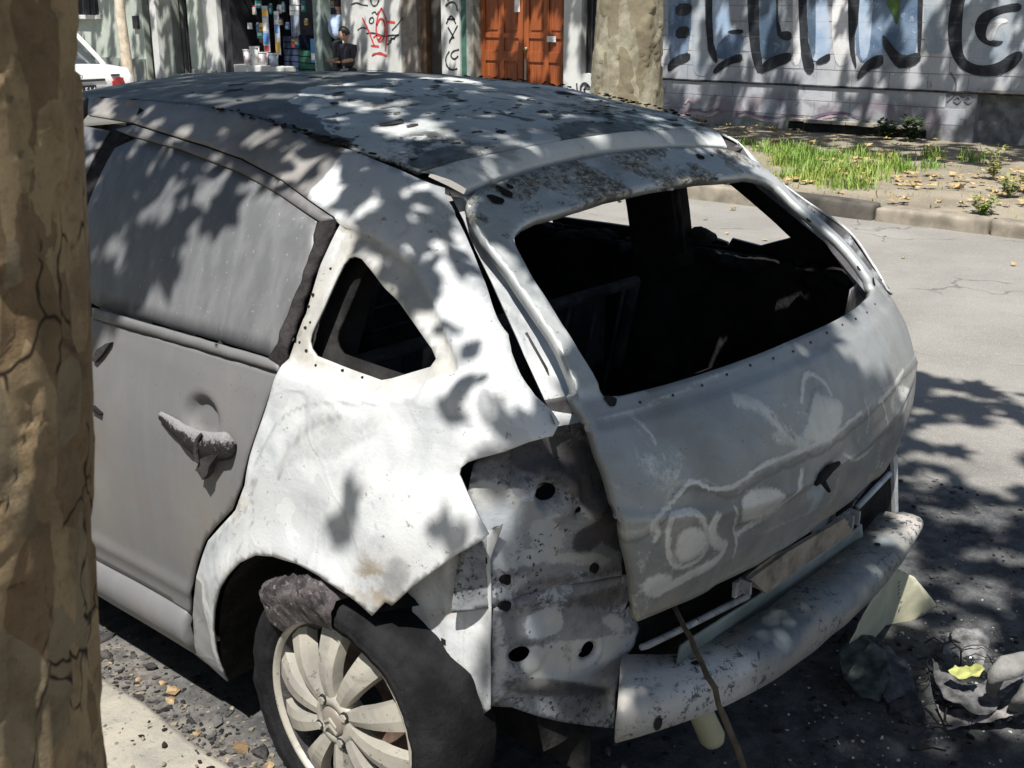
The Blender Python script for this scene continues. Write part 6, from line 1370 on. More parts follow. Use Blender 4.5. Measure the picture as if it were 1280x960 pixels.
bmp = done(bmesh.new(), 'bumper', M_WCAR, wc); bpy.data.objects.remove(bmp)
rows = [[Vector((x, .02-.10*(1-(abs(x)/.82)**3)+dy, z)) for x in [-.82+.1025*i for i in range(17)]] for dy, z in ((.08, .60), (0, .585), (-.015, .50), (0, .36), (.06, .28))]
loft('rear_bumper', rows, M_WCAR, wc, True, .02)
pl = boxo('number_plate', M_PLATE, wc, -.21, .21, -.032, -.018, .66, .79, bev=.003)
pl.location = (-.02, 0, 0)
def text(nm, s_, loc, size, mat, par, rot):
    cu = bpy.data.curves.new(nm, 'FONT'); cu.body = s_; cu.size = size; cu.align_x = 'CENTER'; cu.align_y = 'CENTER'; cu.extrude = .001; cu.materials.append(mat)
    o = ob(nm, cu, par); o.location = loc; o.rotation_euler = rot
    bpy.context.view_layer.update()
    me = bpy.data.meshes.new_from_object(o.evaluated_get(bpy.context.evaluated_depsgraph_get())); me.materials.clear(); me.materials.append(mat)
    bpy.data.objects.remove(o); o = ob(nm, me, par); o.location = loc; o.rotation_euler = rot; return o
text('plate_lettering', 'LXQ 514', (-.0, -.0345, .722), .105, M_WHITE, pl, (math.pi/2, 0, 0))
text('boot_badge', 'o', (0, -.016, .91), .10, M_RUB, wc, (math.pi/2, 0, 0)); boxo('boot_badge', M_RUB, wc, .44, .56, -.010, .02, .895, .915)

# ------------------------------------------------------------------ trees
KX, KY = SUN.x/SUN.z, SUN.y/SUN.z
def trunk_mesh(name, pts, rads, mat, parent, nseg=72, nring=160, relief=.012, seed=0, flare=.0, plates=True, k=1.0):
    """tapered trunk with scaling bark plates standing proud of one another"""
    K = k; bm = bmesh.new(); rings = []
    def at_(t):
        i = min(int(t*(len(pts)-1)), len(pts)-2); u = t*(len(pts)-1)-i
        return Vector(pts[i]).lerp(Vector(pts[i+1]), u), rads[i]+(rads[i+1]-rads[i])*u
    for j in range(nring+1):
        t = j/nring; c, r = at_(t); ring = []
        for k in range(nseg):
            a = 2*math.pi*k/nseg; d = Vector((math.cos(a), math.sin(a), 0))
            q = c+d*r
            w = q+Vector((noise.noise(q*7*K+Vector((seed, 0, 0))), noise.noise(q*7*K+Vector((0, seed, 9))), 0))*(.035/K)
            h = noise.noise(Vector((q.x*1.6*K, q.y*1.6*K, q.z*.9*K+seed)))*(.035/K/4.5)
            if plates:
                dist, _p = noise.voronoi(Vector((w.x*9*K, w.y*9*K, w.z*3.4*K+seed)))
                e = dist[1]-dist[0]; h += relief*(noise.cell(Vector((_p[0].x*5, _p[0].y*5, _p[0].z*5)))*.7 + .3*min(1, e/.12))
            ring.append(bm.verts.new(c+d*(r+h+flare*math.exp(-t*14))))
        rings.append(ring)
    for a, b in zip(rings, rings[1:]):
        for k in range(nseg): bm.faces.new((a[k], a[(k+1) % nseg], b[(k+1) % nseg], b[k]))
    return done(bm, name, mat, parent, True)
LOBES = [(0, -.5), (.18, -.28), (.52, -.30), (.34, -.02), (.50, .26), (.20, .22), (0, .58), (-.20, .22), (-.50, .26), (-.34, -.02), (-.52, -.30), (-.18, -.28)]
OVAL = [(0, -.5), (.13, -.34), (.24, -.12), (.23, .06), (.16, .26), (.07, .42), (0, .60), (-.08, .40), (-.17, .24), (-.25, .04), (-.22, -.14), (-.12, -.34)]
def leaves(name, items, mat, parent, origin):
    """plane-tree leaves at (point, size, seed): one mesh"""
    V = []; F = []; R_ = random.Random(11)
    for p, s in items:
        M_ = Matrix.Rotation(R_.uniform(0, 6.28), 3, 'Z'); T_ = Matrix.Rotation(R_.gauss(0, .5), 3, 'X') @ Matrix.Rotation(R_.gauss(-.25, .45), 3, 'Y') @ M_
        b = len(V); fold = R_.uniform(.05, .25)
        SH = LOBES if p.z > 2.9 and R_.random() < .6 else OVAL; ax_ = R_.uniform(.75, 1.15)
        for x, y in SH: V.append(tuple(Vector(p)-origin+T_ @ Vector((x*s*ax_, y*s, -abs(x)*s*fold))))
        F += [(b, b+1, b+2, b+3), (b, b+3, b+5, b+6), (b+3, b+4, b+5), (b, b+6, b+7, b+9), (b+7, b+8, b+9), (b, b+9, b+10, b+11)]
    me = bpy.data.meshes.new(name); me.from_pydata(V, [], F); me.materials.append(mat)
    o = ob(name, me, parent); return o
def from_uv(u, v, h): return Vector((u+KX*(h-1), v+KY*(h-1), h))
rl_ = random.Random(21)

# the near plane tree: trunk at the kerb, crown over the car
TP = Vector((-2.12, -1.01, .0))
near = empty('plane_tree', TP, 'plane tree trunk with peeling tan and brown bark at the left edge of the picture', 'tree')
sil = [(-2.0070, -1.0402, 1.72), (-2.0094, -1.0397, 1.6834), (-2.0133, -1.0385, 1.6377), (-2.0162, -1.0377, 1.5934), (-2.0182, -1.0371, 1.5429), (-2.0206, -1.0364, 1.5023), (-2.027, -1.0346, 1.4517), (-2.0317, -1.0334, 1.3984), (-2.036, -1.0323, 1.3373), (-2.0388, -1.0316, 1.2825), (-2.043, -1.031, 1.23)]
tp = [(-2.13, -1.01, -.04), (-2.105, -1.015, .4), (-2.07, -1.025, .9)]+sil[::-1]+[(-2.015, -1.14, 2.1), (-2.08, -1.35, 2.6), (-2.1, -1.42, 3.05)]
tr = trunk_mesh('trunk', [Vector(p)-TP for p in tp], [.165, .145, .134]+[.127]*11+[.125, .12, .115], M_BARK, near, 170, 330, .0036, 2, .03, k=4.6)
limbs = [[(-2.1, -1.42, 2.98), (-2.05, -1.5, 3.7), (-1.3, -1.2, 4.3), (-.5, -1.1, 4.8)], [(-2.05, -1.5, 3.7), (-1.25, -.7, 4.4), (-1.1, .1, 4.7), (-.9, .8, 5.0)], [(-2.05, -1.5, 3.7), (-1.9, -2.2, 4.4), (-1.4, -2.9, 4.8)], [(-2.05, -1.5, 3.7), (-2.6, -1.9, 4.4), (-3.2, -2.3, 5.0)], [(-1.25, -.7, 4.4), (-.7, -.3, 4.6)]]
for l in limbs:
    bm = bmesh.new(); n = len(l); tube(bm, [Vector(p)-TP for p in l], [.085*(1-.75*i/(n-1)) if l[0][2] < 3.8 else .04*(1-.7*i/(n-1)) for i in range(n)], 10); done(bm, 'branch', M_BARK, near, True)
# where the crown is closed and where the sky shows through, on the plane 1 m above the road measured along the sun
SHADE = [  # (outline, leaves per square metre, lowest, highest)
 ([(-0.351,1.394),(-0.358,1.093),(-0.355,0.727),(-0.379,0.457),(-0.406,0.35),(-0.463,0.352),(-0.537,0.382),(-0.517,0.457),(-0.507,0.545),(-0.513,0.572),(-0.576,0.536),(-0.626,0.57),(-0.663,0.625),(-0.72,0.599),(-0.756,0.632),(-0.812,0.637),(-0.838,0.749),(-0.909,0.815),(-0.914,0.855)], 620, 2.5, 3.3),
 ([(-0.41,0.32),(-0.379,0.323),(-0.387,0.196),(-0.385,0.081),(-0.458,-0.033),(-0.52,-0.097),(-0.543,-0.073),(-0.575,-0.055),(-0.617,-0.074),(-0.65,-0.11),(-0.669,-0.177),(-0.703,-0.184),(-0.671,-0.097),(-0.609,0.052),(-0.567,0.15),(-0.518,0.222)], 560, 2.4, 3.1),
 ([(-0.661,-0.182),(-0.66,-0.223),(-0.704,-0.278),(-0.758,-0.302),(-0.726,-0.258)], 620, 2.4, 2.9),
 ([(-0.678,-0.324),(-0.699,-0.396),(-0.777,-0.377),(-0.842,-0.359),(-0.833,-0.34),(-0.784,-0.348),(-0.768,-0.323),(-0.72,-0.337)], 620, 2.4, 2.9),
 ([(-0.77,-0.231),(-0.757,-0.248),(-0.784,-0.285),(-0.821,-0.303),(-0.833,-0.29),(-0.812,-0.255)], 900, 2.2, 2.6),
 ([(-1.041,-0.126),(-1.027,-0.083),(-0.994,-0.094),(-0.96,-0.128),(-0.943,-0.142),(-0.992,-0.162)], 900, 2.2, 2.6),
 ([(-0.987,-0.34),(-0.987,-0.297),(-0.942,-0.315),(-0.91,-0.341),(-0.892,-0.378),(-0.905,-0.402)], 620, 2.3, 2.7),
 ([(-.42, .12), (.0, .04), (.36, .05), (.80, .14), (.92, .7), (.97, 2.05), (-.37, 2.05), (-.39, 1.0)], 620, 2.8, 4.2),
 ([(-0.349,0.061),(-0.47,-0.146),(-0.56,-0.322),(-0.638,-0.433),(-0.71,-0.53),(-0.778,-0.633),(-0.496,-0.681),(-0.012,-0.692),(0.266,-0.659),(0.307,-0.636),(0.194,-0.627),(0.156,-0.604),(0.154,-0.549),(0.178,-0.479),(0.145,-0.459),(0.464,-0.427),(0.543,-0.331),(0.591,-0.255),(0.606,-0.083),(0.552,0.032),(0.214,0.083),(-0.199,0.069)], 1100, 2.4, 3.3),
 ([(-0.746,-0.363),(-0.676,-0.381),(-0.606,-0.417),(-0.603,-0.471),(-0.61,-0.519),(-0.771,-0.621),(-1.056,-0.475),(-0.891,-0.383),(-0.844,-0.413)], 950, 2.5, 3.3),
 ([(-1.0, -.88), (.26, -.90), (.31, -.62), (-.95, -.60)], 900, 2.4, 3.3),
 ([(-.90, -.80), (.36, -.83), (.62, -.74), (1.0, -.36), (1.0, .4), (2.62, .22), (2.7, -1.2), (2.2, -2.8), (.4, -2.8), (-.7, -1.9)], 270, 3.2, 5.2),
 ([(1.0, .4), (2.62, .22), (2.2, 1.8), (.98, 2.0)], 240, 3.2, 5.2),
]
LIT = []   # (u, v, r): gaps
def gaps(pts, r): LIT.extend((a, b, q) for (a, b), q in zip(pts, r))
gaps([(-0.406,0.602),(-0.428,0.719),(-0.435,0.868),(-0.454,0.984),(-0.401,1.242),(-0.587,0.759),(-0.629,0.747),(-0.649,0.825),(-0.642,0.619),(-0.593,0.64),(-0.709,0.881),(-0.749,0.821),(-0.568,0.437)], [.032, .026, .026, .024, .04, .020, .024, .018, .012, .012, .018, .016, .02])
GZ = len(LIT)
gaps([(-0.217,0.389),(-0.168,0.36),(-0.158,0.303),(-0.105,0.587),(0.066,0.725),(0.061,0.836),(-0.019,0.841),(-0.172,0.799),(-0.226,0.87),(-0.249,0.981),(-0.013,0.562),(-0.224,0.107),(0.093,0.966),(0.377,0.837),(0.379,0.707),(0.356,0.482),(0.247,0.262),(0.336,0.123),(-0.021,0.989),(0.253,1.02),(-0.148,0.543)], [.04, .05, .03, .02, .035, .03, .025, .03, .025, .03, .02, .015, .03, .05, .035, .02, .02, .012, .03, .03, .015])
gaps([(-0.466,-0.164),(-0.493,-0.215),(-0.52,-0.264),(-0.428,-0.061),(-0.441,-0.124)], [.030, .034, .03, .02, .028])
gaps([(0.222,-0.756),(0.274,-0.753)], [.05, .04])
gaps([(1.889,-0.304),(1.904,-0.462),(2.112,-0.487),(1.634,-0.482),(1.573,-0.349),(1.802,-0.205),(1.513,-0.587),(2.104,-0.097),(1.389,-0.446),(1.133,-0.744),(1.177,-0.673),(1.445,-0.647),(1.082,-0.535),(0.835,-0.73),(0.886,-0.832),(0.64,-0.879),(0.603,-0.929),(0.436,-0.885),(0.363,-0.961),(0.53,-1.028),(0.042,-1.037),(0.004,-1.093),(0.038,-1.175),(-0.068,-1.021),(0.303,-0.959),(0.279,-1.027),(0.191,-1.138),(1.26,-0.737),(0.913,-0.906),(1.688,-0.606)], [.17, .15, .13, .12, .07, .06, .10, .05, .06, .07, .05, .07, .045, .04, .065, .04, .045, .03, .055, .035, .05, .08, .08, .03, .05, .05, .06, .06, .05, .08])
for _ in range(45): LIT.append((rl_.uniform(.8, 2.5), rl_.uniform(-2.2, .1), rl_.uniform(.02, .07)))   # more sun flecks on the road
for _ in range(34): LIT.append((rl_.uniform(-.1, 1.3), rl_.uniform(-1.5, -.93), rl_.uniform(.015, .045)))
LIT = [(a, b, r*1.35) for a, b, r in LIT[:GZ]]+[(a, b, r*1.4) for a, b, r in LIT[GZ:]]
LIT = [(a, b, r*.72 if a > .8 else r) for a, b, r in LIT]
def sown(zones, lit, size):
    out = []
    for poly, dn, h0, h1 in zones:
        xs = [p[0] for p in poly]; ys = [p[1] for p in poly]; A = (max(xs)-min(xs))*(max(ys)-min(ys))
        for _ in range(int(A*dn*1.45)):
            u = rl_.uniform(min(xs), max(xs)); v = rl_.uniform(min(ys), max(ys))
            if not pip((u, v), poly): continue
            h = rl_.uniform(h0, h1); s = rl_.uniform(*size)*(1.5 if h0 > 3 else 1)*(1 if h > 2.7 else .75)
            if any(math.hypot((u-a)*1.0, v-b) < r*.9+s*.12 for a, b, r in lit): continue
            out.append((from_uv(u, v, h), s))
    return out
items = sown(SHADE, LIT, (.06, .13))
for _ in range(1500):                                   # the rest of the crown, high above its own trunk
    a = rl_.uniform(0, 6.28); q = rl_.uniform(.3, 2.2); h = rl_.uniform(4.5, 8)
    p = Vector((-2.3+q*math.cos(a), -1.0+q*math.sin(a), h)); u = p.x-KX*(h-1); v = p.y-KY*(h-1)
    if u > .95 and v > -.6 and any(pip((u, v), z[0]) for z in SHADE[-2:]) and not any(math.hypot(u-a_, v-b_) < r_+.08 for a_, b_, r_ in LIT): items.append((p, rl_.uniform(.12, .2)))
for _ in range(2600):                                   # unseen crown leaves, added to cut skylight on the car's left side
    h = rl_.uniform(3.2, 8.5); p = Vector((rl_.uniform(-9, -2.6), rl_.uniform(-6, 5), h)); u = p.x-KX*(h-1)
    v = p.y-KY*(h-1)
    if u > -2.15 or (u > -2.9 and -1.7 < v < -.4): continue
    items.append((p, rl_.uniform(.22, .36)))
for _ in range(2200):                                   # unseen low leaves, added to darken the car's left flank
    h = rl_.uniform(1.95, 4.2); p = Vector((rl_.uniform(-6.5, -2.5), rl_.uniform(-.2, 5.5), h)); u = p.x-KX*(h-1)
    v = p.y-KY*(h-1)
    if u > -2.15 or (u > -2.9 and -1.7 < v < -.4): continue
    items.append((p, rl_.uniform(.22, .34)))
leaves('crown', items, M_LEAF, near, TP)
bm = bmesh.new()                                        # twigs that carry the low leaves
tw = random.Random(4)
for p, s in items[:3000:14]:
    b = min((Vector(q) for l in limbs for q in l[1:]), key=lambda q: (q-p).length)
    m_ = p.lerp(b, .5)+Vector((tw.uniform(-.1, .1), tw.uniform(-.1, .1), .15)); tube(bm, [p-TP, m_-TP, b-TP], [.0015, .0025, .004], 4, False)
done(bm, 'twigs', M_BARK, near)

# the plane tree on the far pavement
FP = Vector((7.9, 5.63, .1))
ft = empty('plane_tree', FP, 'thick plane tree trunk on the far pavement before the graffiti wall', 'tree', None)
trunk_mesh('trunk', [(-.02, .03, -.1), (-.01, .0, .7), (.0, .0, 1.4), (.02, .03, 2.2), (.0, .1, 3.4)], [.40, .36, .335, .32, .29], M_BARK2, ft, 72, 120, .02, 5, .10)
flimbs = [[(0, .1, 3.3), (.6, .6, 4.4), (1.4, 1.2, 5.4), (2.2, 1.8, 6.2)], [(0, .1, 3.3), (.7, -.8, 4.6), (1.6, -1.8, 5.6)], [(0, .1, 3.3), (-.4, .5, 4.8), (-.3, 1.2, 6.4)], [(0, .1, 3.3), (1.0, .1, 4.6), (2.0, .0, 5.8)]]
for l in flimbs:
    bm = bmesh.new(); tube(bm, l, [.19, .13, .08, .04][:len(l)], 10); done(bm, 'branch', M_BARK2, ft, True)
PP = Vector((7.55, 14.55, .1))
pt = empty('pale_tree', PP, 'thin pale tree trunk beside the white parked car', 'tree')
trunk_mesh('trunk', [(.03, -.02, -.1), (0, 0, .7), (-.02, .02, 1.4), (0, .05, 2.4), (.1, .1, 3.6)], [.10, .078, .074, .07, .05], M_PALE, pt, 28, 60, .006, 9, .05)
for l in ([(.1, .1, 3.5), (.6, .9, 4.5), (1.2, 1.8, 5.4)], [(.1, .1, 3.5), (.7, -.9, 4.6), (1.4, -1.8, 5.5)], [(.1, .1, 3.5), (.9, .2, 4.8), (1.9, .3, 6.0)]):
    bm = bmesh.new(); tube(bm, l, [.045, .03, .015], 8); done(bm, 'branch', M_PALE, pt, True)
def wall_gap(px_y, hw, z0, z1):
    u0, u1 = FX+KX*(1-z0), FX+KX*(1-z1); return (px_y, hw, u0, u1)
WG = [wall_gap(*g) for g in ((5.72, .22, .3, 1.75), (4.86, .09, .15, .72), (6.62, .07, .5, 1.5), (6.05, .05, .75, 1.1), (7.65, .08, .5, 1.6), (5.20, .07, 1.0, 1.8), (3.9, .12, .35, .7), (3.42, .10, .9, 1.8), (4.45, .12, 1.1, 1.9), (9.82, .10, .1, 1.3), (9.45, .12, .1, .9), (11.55, .10, .95, 1.55), (10.62, .13, 1.0, 1.55), (11.55, .07, .5, .8), (10.45, .07, .4, .75), (10.25, .05, .8, 1.3), (13.75, .10, .5, 1.8), (14.3, .16, .7, 1.75), (14.75, .08, 1.0, 1.8), (12.4, .10, .7, 1.4), (18.95, .12, .4, 1.8), (19.12, .06, .6, 1.8), (19.6, .05, .9, 1.8), (21.08, .10, .4, 1.8), (22.4, .22, .8, 1.75), (22.75, .12, .5, 1.3), (23.3, .10, .9, 1.3), (24.0, .10, .8, 1.4), (22.05, .10, 1.1, 1.8), (15.8, .05, .9, 1.7), (17.7, .08, .6, 1.7), (16.9, .06, .8, 1.7))]
for _ in range(85):
    y = rl_.uniform(1.5, 25); z0 = rl_.uniform(.1, 1.5); WG.append(wall_gap(y, rl_.uniform(.02, .055), z0, z0+rl_.uniform(.12, .5)))
PG = [(rl_.uniform(10.0, 11.9), rl_.uniform(1.5, 9), rl_.uniform(.05, .14)) for _ in range(46)]
def far_items(y0, y1, n):
    out = []
    for _ in range(n):
        v = rl_.uniform(y0, y1); u = rl_.uniform(9.75, 13.3)
        if v < 2.4 and u < 10.6: continue
        if u < 10.4 and rl_.random() < .35: continue
        if v > 9.3 and u < 11.2 and rl_.random() < .5: continue
        if any(abs(v-gy-KY*(FX-u)/-KX) < hw+.05 and u0-.05 < u < u1+.05 for gy, hw, u0, u1 in WG): continue
        if any(math.hypot(u-a, v-b) < r+.05 for a, b, r in PG): continue
        h = rl_.uniform(4.3, 7.6); out.append((from_uv(u, v, h), rl_.uniform(.17, .27)))
    return out
leaves('crown', far_items(1.0, 11.5, 4300), M_LEAF, ft, FP)
leaves('crown', far_items(11.5, 26, 5200), M_LEAF, pt, PP)

# ------------------------------------------------------------------ grass, weeds and fallen leaves
def blades(name, spots, mat, kind='stuff', parent=None, origin=Vector((0, 0, 0))):
    V = []; F = []; G_ = random.Random(8)
    for (x, y, z, h) in spots:
        a = G_.uniform(0, 6.28); lean = G_.uniform(.1, .7)*h; w = G_.uniform(.003, .007)
        dx, dy = math.cos(a), math.sin(a); b = len(V)
        V += [(x-dy*w, y+dx*w, z), (x+dy*w, y-dx*w, z), (x+dx*lean*.4-dy*w*.8, y+dy*lean*.4+dx*w*.8, z+h*.6), (x+dx*lean*.4+dy*w*.8, y+dy*lean*.4-dx*w*.8, z+h*.6), (x+dx*lean, y+dy*lean, z+h)]
        V[b:] = [tuple(Vector(v)-origin) for v in V[b:]]
        F += [(b, b+1, b+3, b+2), (b+2, b+3, b+4)]
    me = bpy.data.meshes.new(name); me.from_pydata(V, [], F); me.materials.append(mat); o = ob(name, me, parent)
    return tag(o, kind=kind) if kind else o
gr = random.Random(12); spots = []
GP = [(8.8843,4.8263),(9.8066,5.1106),(10.3068,5.0262),(10.7372,4.7865),(10.5301,4.2841),(10.1979,3.7526),(10.1066,3.2233),(9.6697,2.9369),(8.9,3.091),(8.2768,3.1315),(7.5004,2.9558),(7.1082,2.987),(7.5971,3.4361),(8.0744,4.0341)]
clumps = [(gr.uniform(7.6, 10.8), gr.uniform(2.8, 6.4)) for _ in range(330)]
for cx_, cy_ in clumps:
    if not pip((cx_, cy_), GP) and gr.random() < .95: continue
    if noise.noise(Vector((cx_*1.3, cy_*1.3, 5))) < -.05: continue
    n = gr.randint(30, 120); hh_ = gr.uniform(.06, .19)
    for _ in range(n): spots.append((gr.gauss(cx_, .075), gr.gauss(cy_, .075), .10, hh_*gr.uniform(.5, 1.15)))
tag(blades('verge_grass', spots, M_GRASS), 'tufts of bright green grass on the far verge', 'grass')
spots = [(gr.uniform(7.2, 11.9), gr.uniform(1.0, 8.5), .10, gr.uniform(.02, .07)) for _ in range(1500)]
blades('sparse_grass', spots, M_WEED)
M_WEED2 = M_WEED
def weed(x, y, n, h, mat, label, name='weed', lsz=.05):
    t = empty(name, (x, y, .11), label, 'plant')
    bm = bmesh.new()
    for i in range(n):
        a = gr.uniform(0, 6.28); q = gr.uniform(.02, .12); hh_ = h*gr.uniform(.55, 1.1)
        tube(bm, [(0, 0, -.02), (q*.5*math.cos(a), q*.5*math.sin(a), hh_*.5), (q*math.cos(a), q*math.sin(a), hh_)], [.004, .003, .001], 4)
    tag(done(bm, 'stem', mat, t), kind='stuff')
    V = []; F = []
    for i in range(n*16):
        a = gr.uniform(0, 6.28); u = gr.uniform(.15, 1); q = .10*u; z = h*u*gr.uniform(.6, 1.1); L = lsz*gr.uniform(.6, 1.2); b2 = gr.uniform(0, 6.28)
        c = Vector((q*math.cos(a), q*math.sin(a), z)); d = Vector((math.cos(b2), math.sin(b2), gr.uniform(-.2, .7))).normalized(); s = d.cross(Vector((0, 0, 1))).normalized()*L*.28; b = len(V)
        V += [tuple(c), tuple(c+d*L*.5+s), tuple(c+d*L), tuple(c+d*L*.5-s)]; F.append((b, b+1, b+2, b+3))
    me = bpy.data.meshes.new('leaf_cluster'); me.from_pydata(V, [], F); me.materials.append(mat); tag(ob('leaf_cluster', me, t), kind='stuff')
W = [(9.1988,2.2677),(7.1882,1.6226),(8.2529,1.7776),(11.3355,4.2396),(11.0702,4.289)]
weed(W[0][0], W[0][1], 7, .36, M_WEED, 'tall pale weed at the right end of the verge', 'weed', .07)
weed(W[1][0], W[1][1], 9, .16, M_WEED, 'low yellowish weed nearest the far kerb', 'weed', .06)
weed(W[2][0], W[2][1], 8, .2, M_WEED, 'yellowish weed between the tall weed and the far kerb', 'weed', .06)
weed(11.95, W[3][1], 16, .30, M_DARKL, 'dark green bushy plant at the foot of the graffiti wall', 'wall_plant', .10)
weed(12.0, W[3][1]+.35, 14, .24, M_DARKL, 'dark green plant left of the bushy one by the broken ledge', 'wall_plant', .09)
def litter(name, n, area, mat, z, sz, kind='stuff', seed=1, curl=.4):
    V = []; F = []; g = random.Random(seed); k = 0
    while k < n:
        x = g.uniform(area[0], area[1]); y = g.uniform(area[2], area[3]); k += 1
        if noise.noise(Vector((x*1.1, y*1.1, seed))) < -.1: continue
        s = g.uniform(*sz); a = g.uniform(0, 6.28); b = len(V); t1, t2 = g.gauss(0, curl), g.gauss(0, curl)
        zz = z(x, y) if callable(z) else z
        for lx, ly in LOBES:
            X, Y_ = lx*s, ly*s; V.append((x+X*math.cos(a)-Y_*math.sin(a), y+X*math.sin(a)+Y_*math.cos(a), zz+.004+abs(X*t1+Y_*t2)))
        F += [(b, b+1, b+2, b+3), (b, b+3, b+5, b+6), (b+3, b+4, b+5), (b, b+6, b+7, b+9), (b+7, b+8, b+9), (b, b+9, b+10, b+11)]
    me = bpy.data.meshes.new(name); me.from_pydata(V, [], F); me.materials.append(mat); return tag(ob(name, me), kind=kind)
litter('dry_leaves', 460, (7.2, 9.8, .6, 4.6), M_DRY, .14, (.05, .12), seed=3)
litter('dry_leaves_by_wall', 260, (10, 12.2, 1, 9), M_DRY, .14, (.05, .12), seed=5)
litter('road_leaves', 60, (4.5, 6.9, -.5, 4), M_DRY, .004, (.03, .07), seed=6)
# chips, grit and bark in the near gutter
def grit(name, n, fn, mats, seed, sz):
    g = random.Random(seed); bm = bmesh.new()
    for i in range(n):
        x, y = fn(g); s = sz[0]*(sz[1]/sz[0])**g.random(); mi = g.randrange(len(mats))
        r = bmesh.ops.create_icosphere(bm, subdivisions=1, radius=s); o_ = Vector((g.random()*9, g.random()*9, 0)); fl = g.uniform(.3, .8); el = g.uniform(.8, 1.9); a = g.uniform(0, 6.28); ca_, sa_ = math.cos(a), math.sin(a)
        for v in r['verts']:
            q = v.co*(1+.7*noise.noise(v.co/s*1.3+o_)); X, Y_ = q.x*el, q.y
            v.co = Vector((X*ca_-Y_*sa_+x, X*sa_+Y_*ca_+y, max(q.z*fl+s*fl*.55, -.002)))
        for f in {f for v in r['verts'] for f in v.link_faces}: f.material_index = mi
    return tag(done(bm, name, mats), kind='stuff')
M_GRIT = [plain('grit_grey', (.085, .082, .08), .9, 0, .4, 20), plain('grit_tan', (.20, .17, .12), .9, 0, .4, 20), M_SOOT, plain('grit_pale', (.40, .37, .31), .9, 0, .3, 20)]
grit('gutter_grit', 2600, lambda g: (-.955+abs(g.gauss(0, .11))+.005, g.uniform(-.6, 1.6)), [M_GRIT[0], M_SOOT, M_SOOT, M_GRIT[1], M_CHAR], 1, (.0018, .0075))
grit('gutter_bark_chips', 40, lambda g: (-.84+g.gauss(0, .06), g.uniform(-.4, 1.3)), [M_BARK, M_CHUNK, M_SOOT, M_GRIT[0]], 2, (.008, .022))
grit('ash_crumbs', 1500, lambda g: (g.uniform(-.4, 1.9), g.uniform(-1.6, .2)), [M_SOOT, M_SOOT, M_GRIT[0], M_GRIT[0], M_CHAR], 3, (.002, .009))
grit('burnt_lumps', 24, lambda g: (g.gauss(.45, .22), g.gauss(-.72, .18)), [M_SOOT, M_CHAR, M_GRIT[0]], 4, (.006, .018))
grit('kerb_crumbs', 260, lambda g: (g.uniform(-1.15, -.96), g.uniform(-.4, 1.2)), [M_GRIT[1], M_GRIT[0], M_CHAR], 5, (.002, .007)).location.z = .10

# ------------------------------------------------------------------ fallen pieces behind the car
def crumple(name, outline, fn, mat, label, cat, amp, sc, step=.02, thick=.003, seed=0, outv=(0, 0, 1), parent=None):
    o = panel(name, outline, fn, mat, parent, step=step, thick=thick, dent=(0, 1), outv=Vector(outv), seed=seed,
              disp=lambda a, b, q: amp*(noise.ridged_multi_fractal(Vector((a*sc, b*sc, seed)), .9, 2.1, 3, .9, 2)-.8))
    return tag(o, label, cat)
def mk_paper():
    m = Mat('pale_yellow_card', .8, 0, .2); m.col(m.mix(m.ramp(m.noise(7, 5), .35, .7), (.54, .52, .38), (.43, .415, .29))); m.bump(m.noise(9, 4), .3, .01); return m.m
M_PAPER = mk_paper()
card_plane = lambda y0: (lambda a, b: Vector((a, y0+.10*(a-.63)-.10*(b-.1)-.035*max(0, a-.735)/.05, b)))
CARD = [(0.3854,0.1154),(0.4333,0.1537),(0.5371,0.1819),(0.6485,0.198),(0.7232,0.1912),(0.7875,0.1489),(0.8779,0.0358),(0.8202,-0.0029),(0.8084,-0.045),(0.7582,-0.0648),(0.7239,-0.034),(0.5984,0.0139),(0.4747,0.088)]
cd_ = crumple('crumpled_card', CARD, card_plane(-.50), M_PAPER, 'crumpled pale yellow card sheet standing behind the right end of the bumper beam', 'card', .006, 7, .012, .002, 3, (0, -1, .15))
ink = plain('faint_ink', (.12, .12, .10), .8)
cL = [(0.7078,0.1611),(0.7255,0.1316),(0.7369,0.107),(0.7483,0.0821)]
for i, t_ in enumerate('FECCH'[:4]):
    pass
bm = bmesh.new()
for i in range(6):
    a = cL[0][0]+(cL[-1][0]-cL[0][0])*i/5; b = cL[0][1]+(cL[-1][1]-cL[0][1])*i/5
    y0 = card_plane(-.50)(a, b).y-.016
    box(bm, a-.006, a+.006, y0-.001, y0, b-.0010, b+.0010); box(bm, a-.006, a-.0045, y0-.001, y0, b-.004, b+.0035)
    if i % 2: box(bm, a-.001, a+.0005, y0-.001, y0, b-.004, b+.001)
done(bm, 'printed_marks', ink, cd_)
M_GRN2 = plain('scorched_green_plastic', (.055, .068, .062), .7, 0, .6, 30, .8); M_SLAB = plain('grey_burnt_plastic', (.075, .078, .085), .75, 0, .6, 26, .9); M_ASH = plain('pale_ash_sheet', (.20, .197, .195), .9, 0, .6, 34, 1.0)
gz = lambda z0, kx=0, ky=0: (lambda a, b: Vector((a, b, z0+.02*math.sin(a*17)+.02*math.cos(b*13)+kx*(a-.5)+ky*(b+.6))))
crumple('burnt_fragment', [(0.4401,-0.4692),(0.4934,-0.48),(0.5175,-0.5327),(0.4813,-0.5893),(0.395,-0.6365),(0.3267,-0.6418),(0.3071,-0.6084),(0.3148,-0.5617),(0.3619,-0.5123)], gz(.05), M_GRN2, 'dark greenish burnt fragment lying below the yellow card', 'debris', .018, 16, .012, .003, 5)
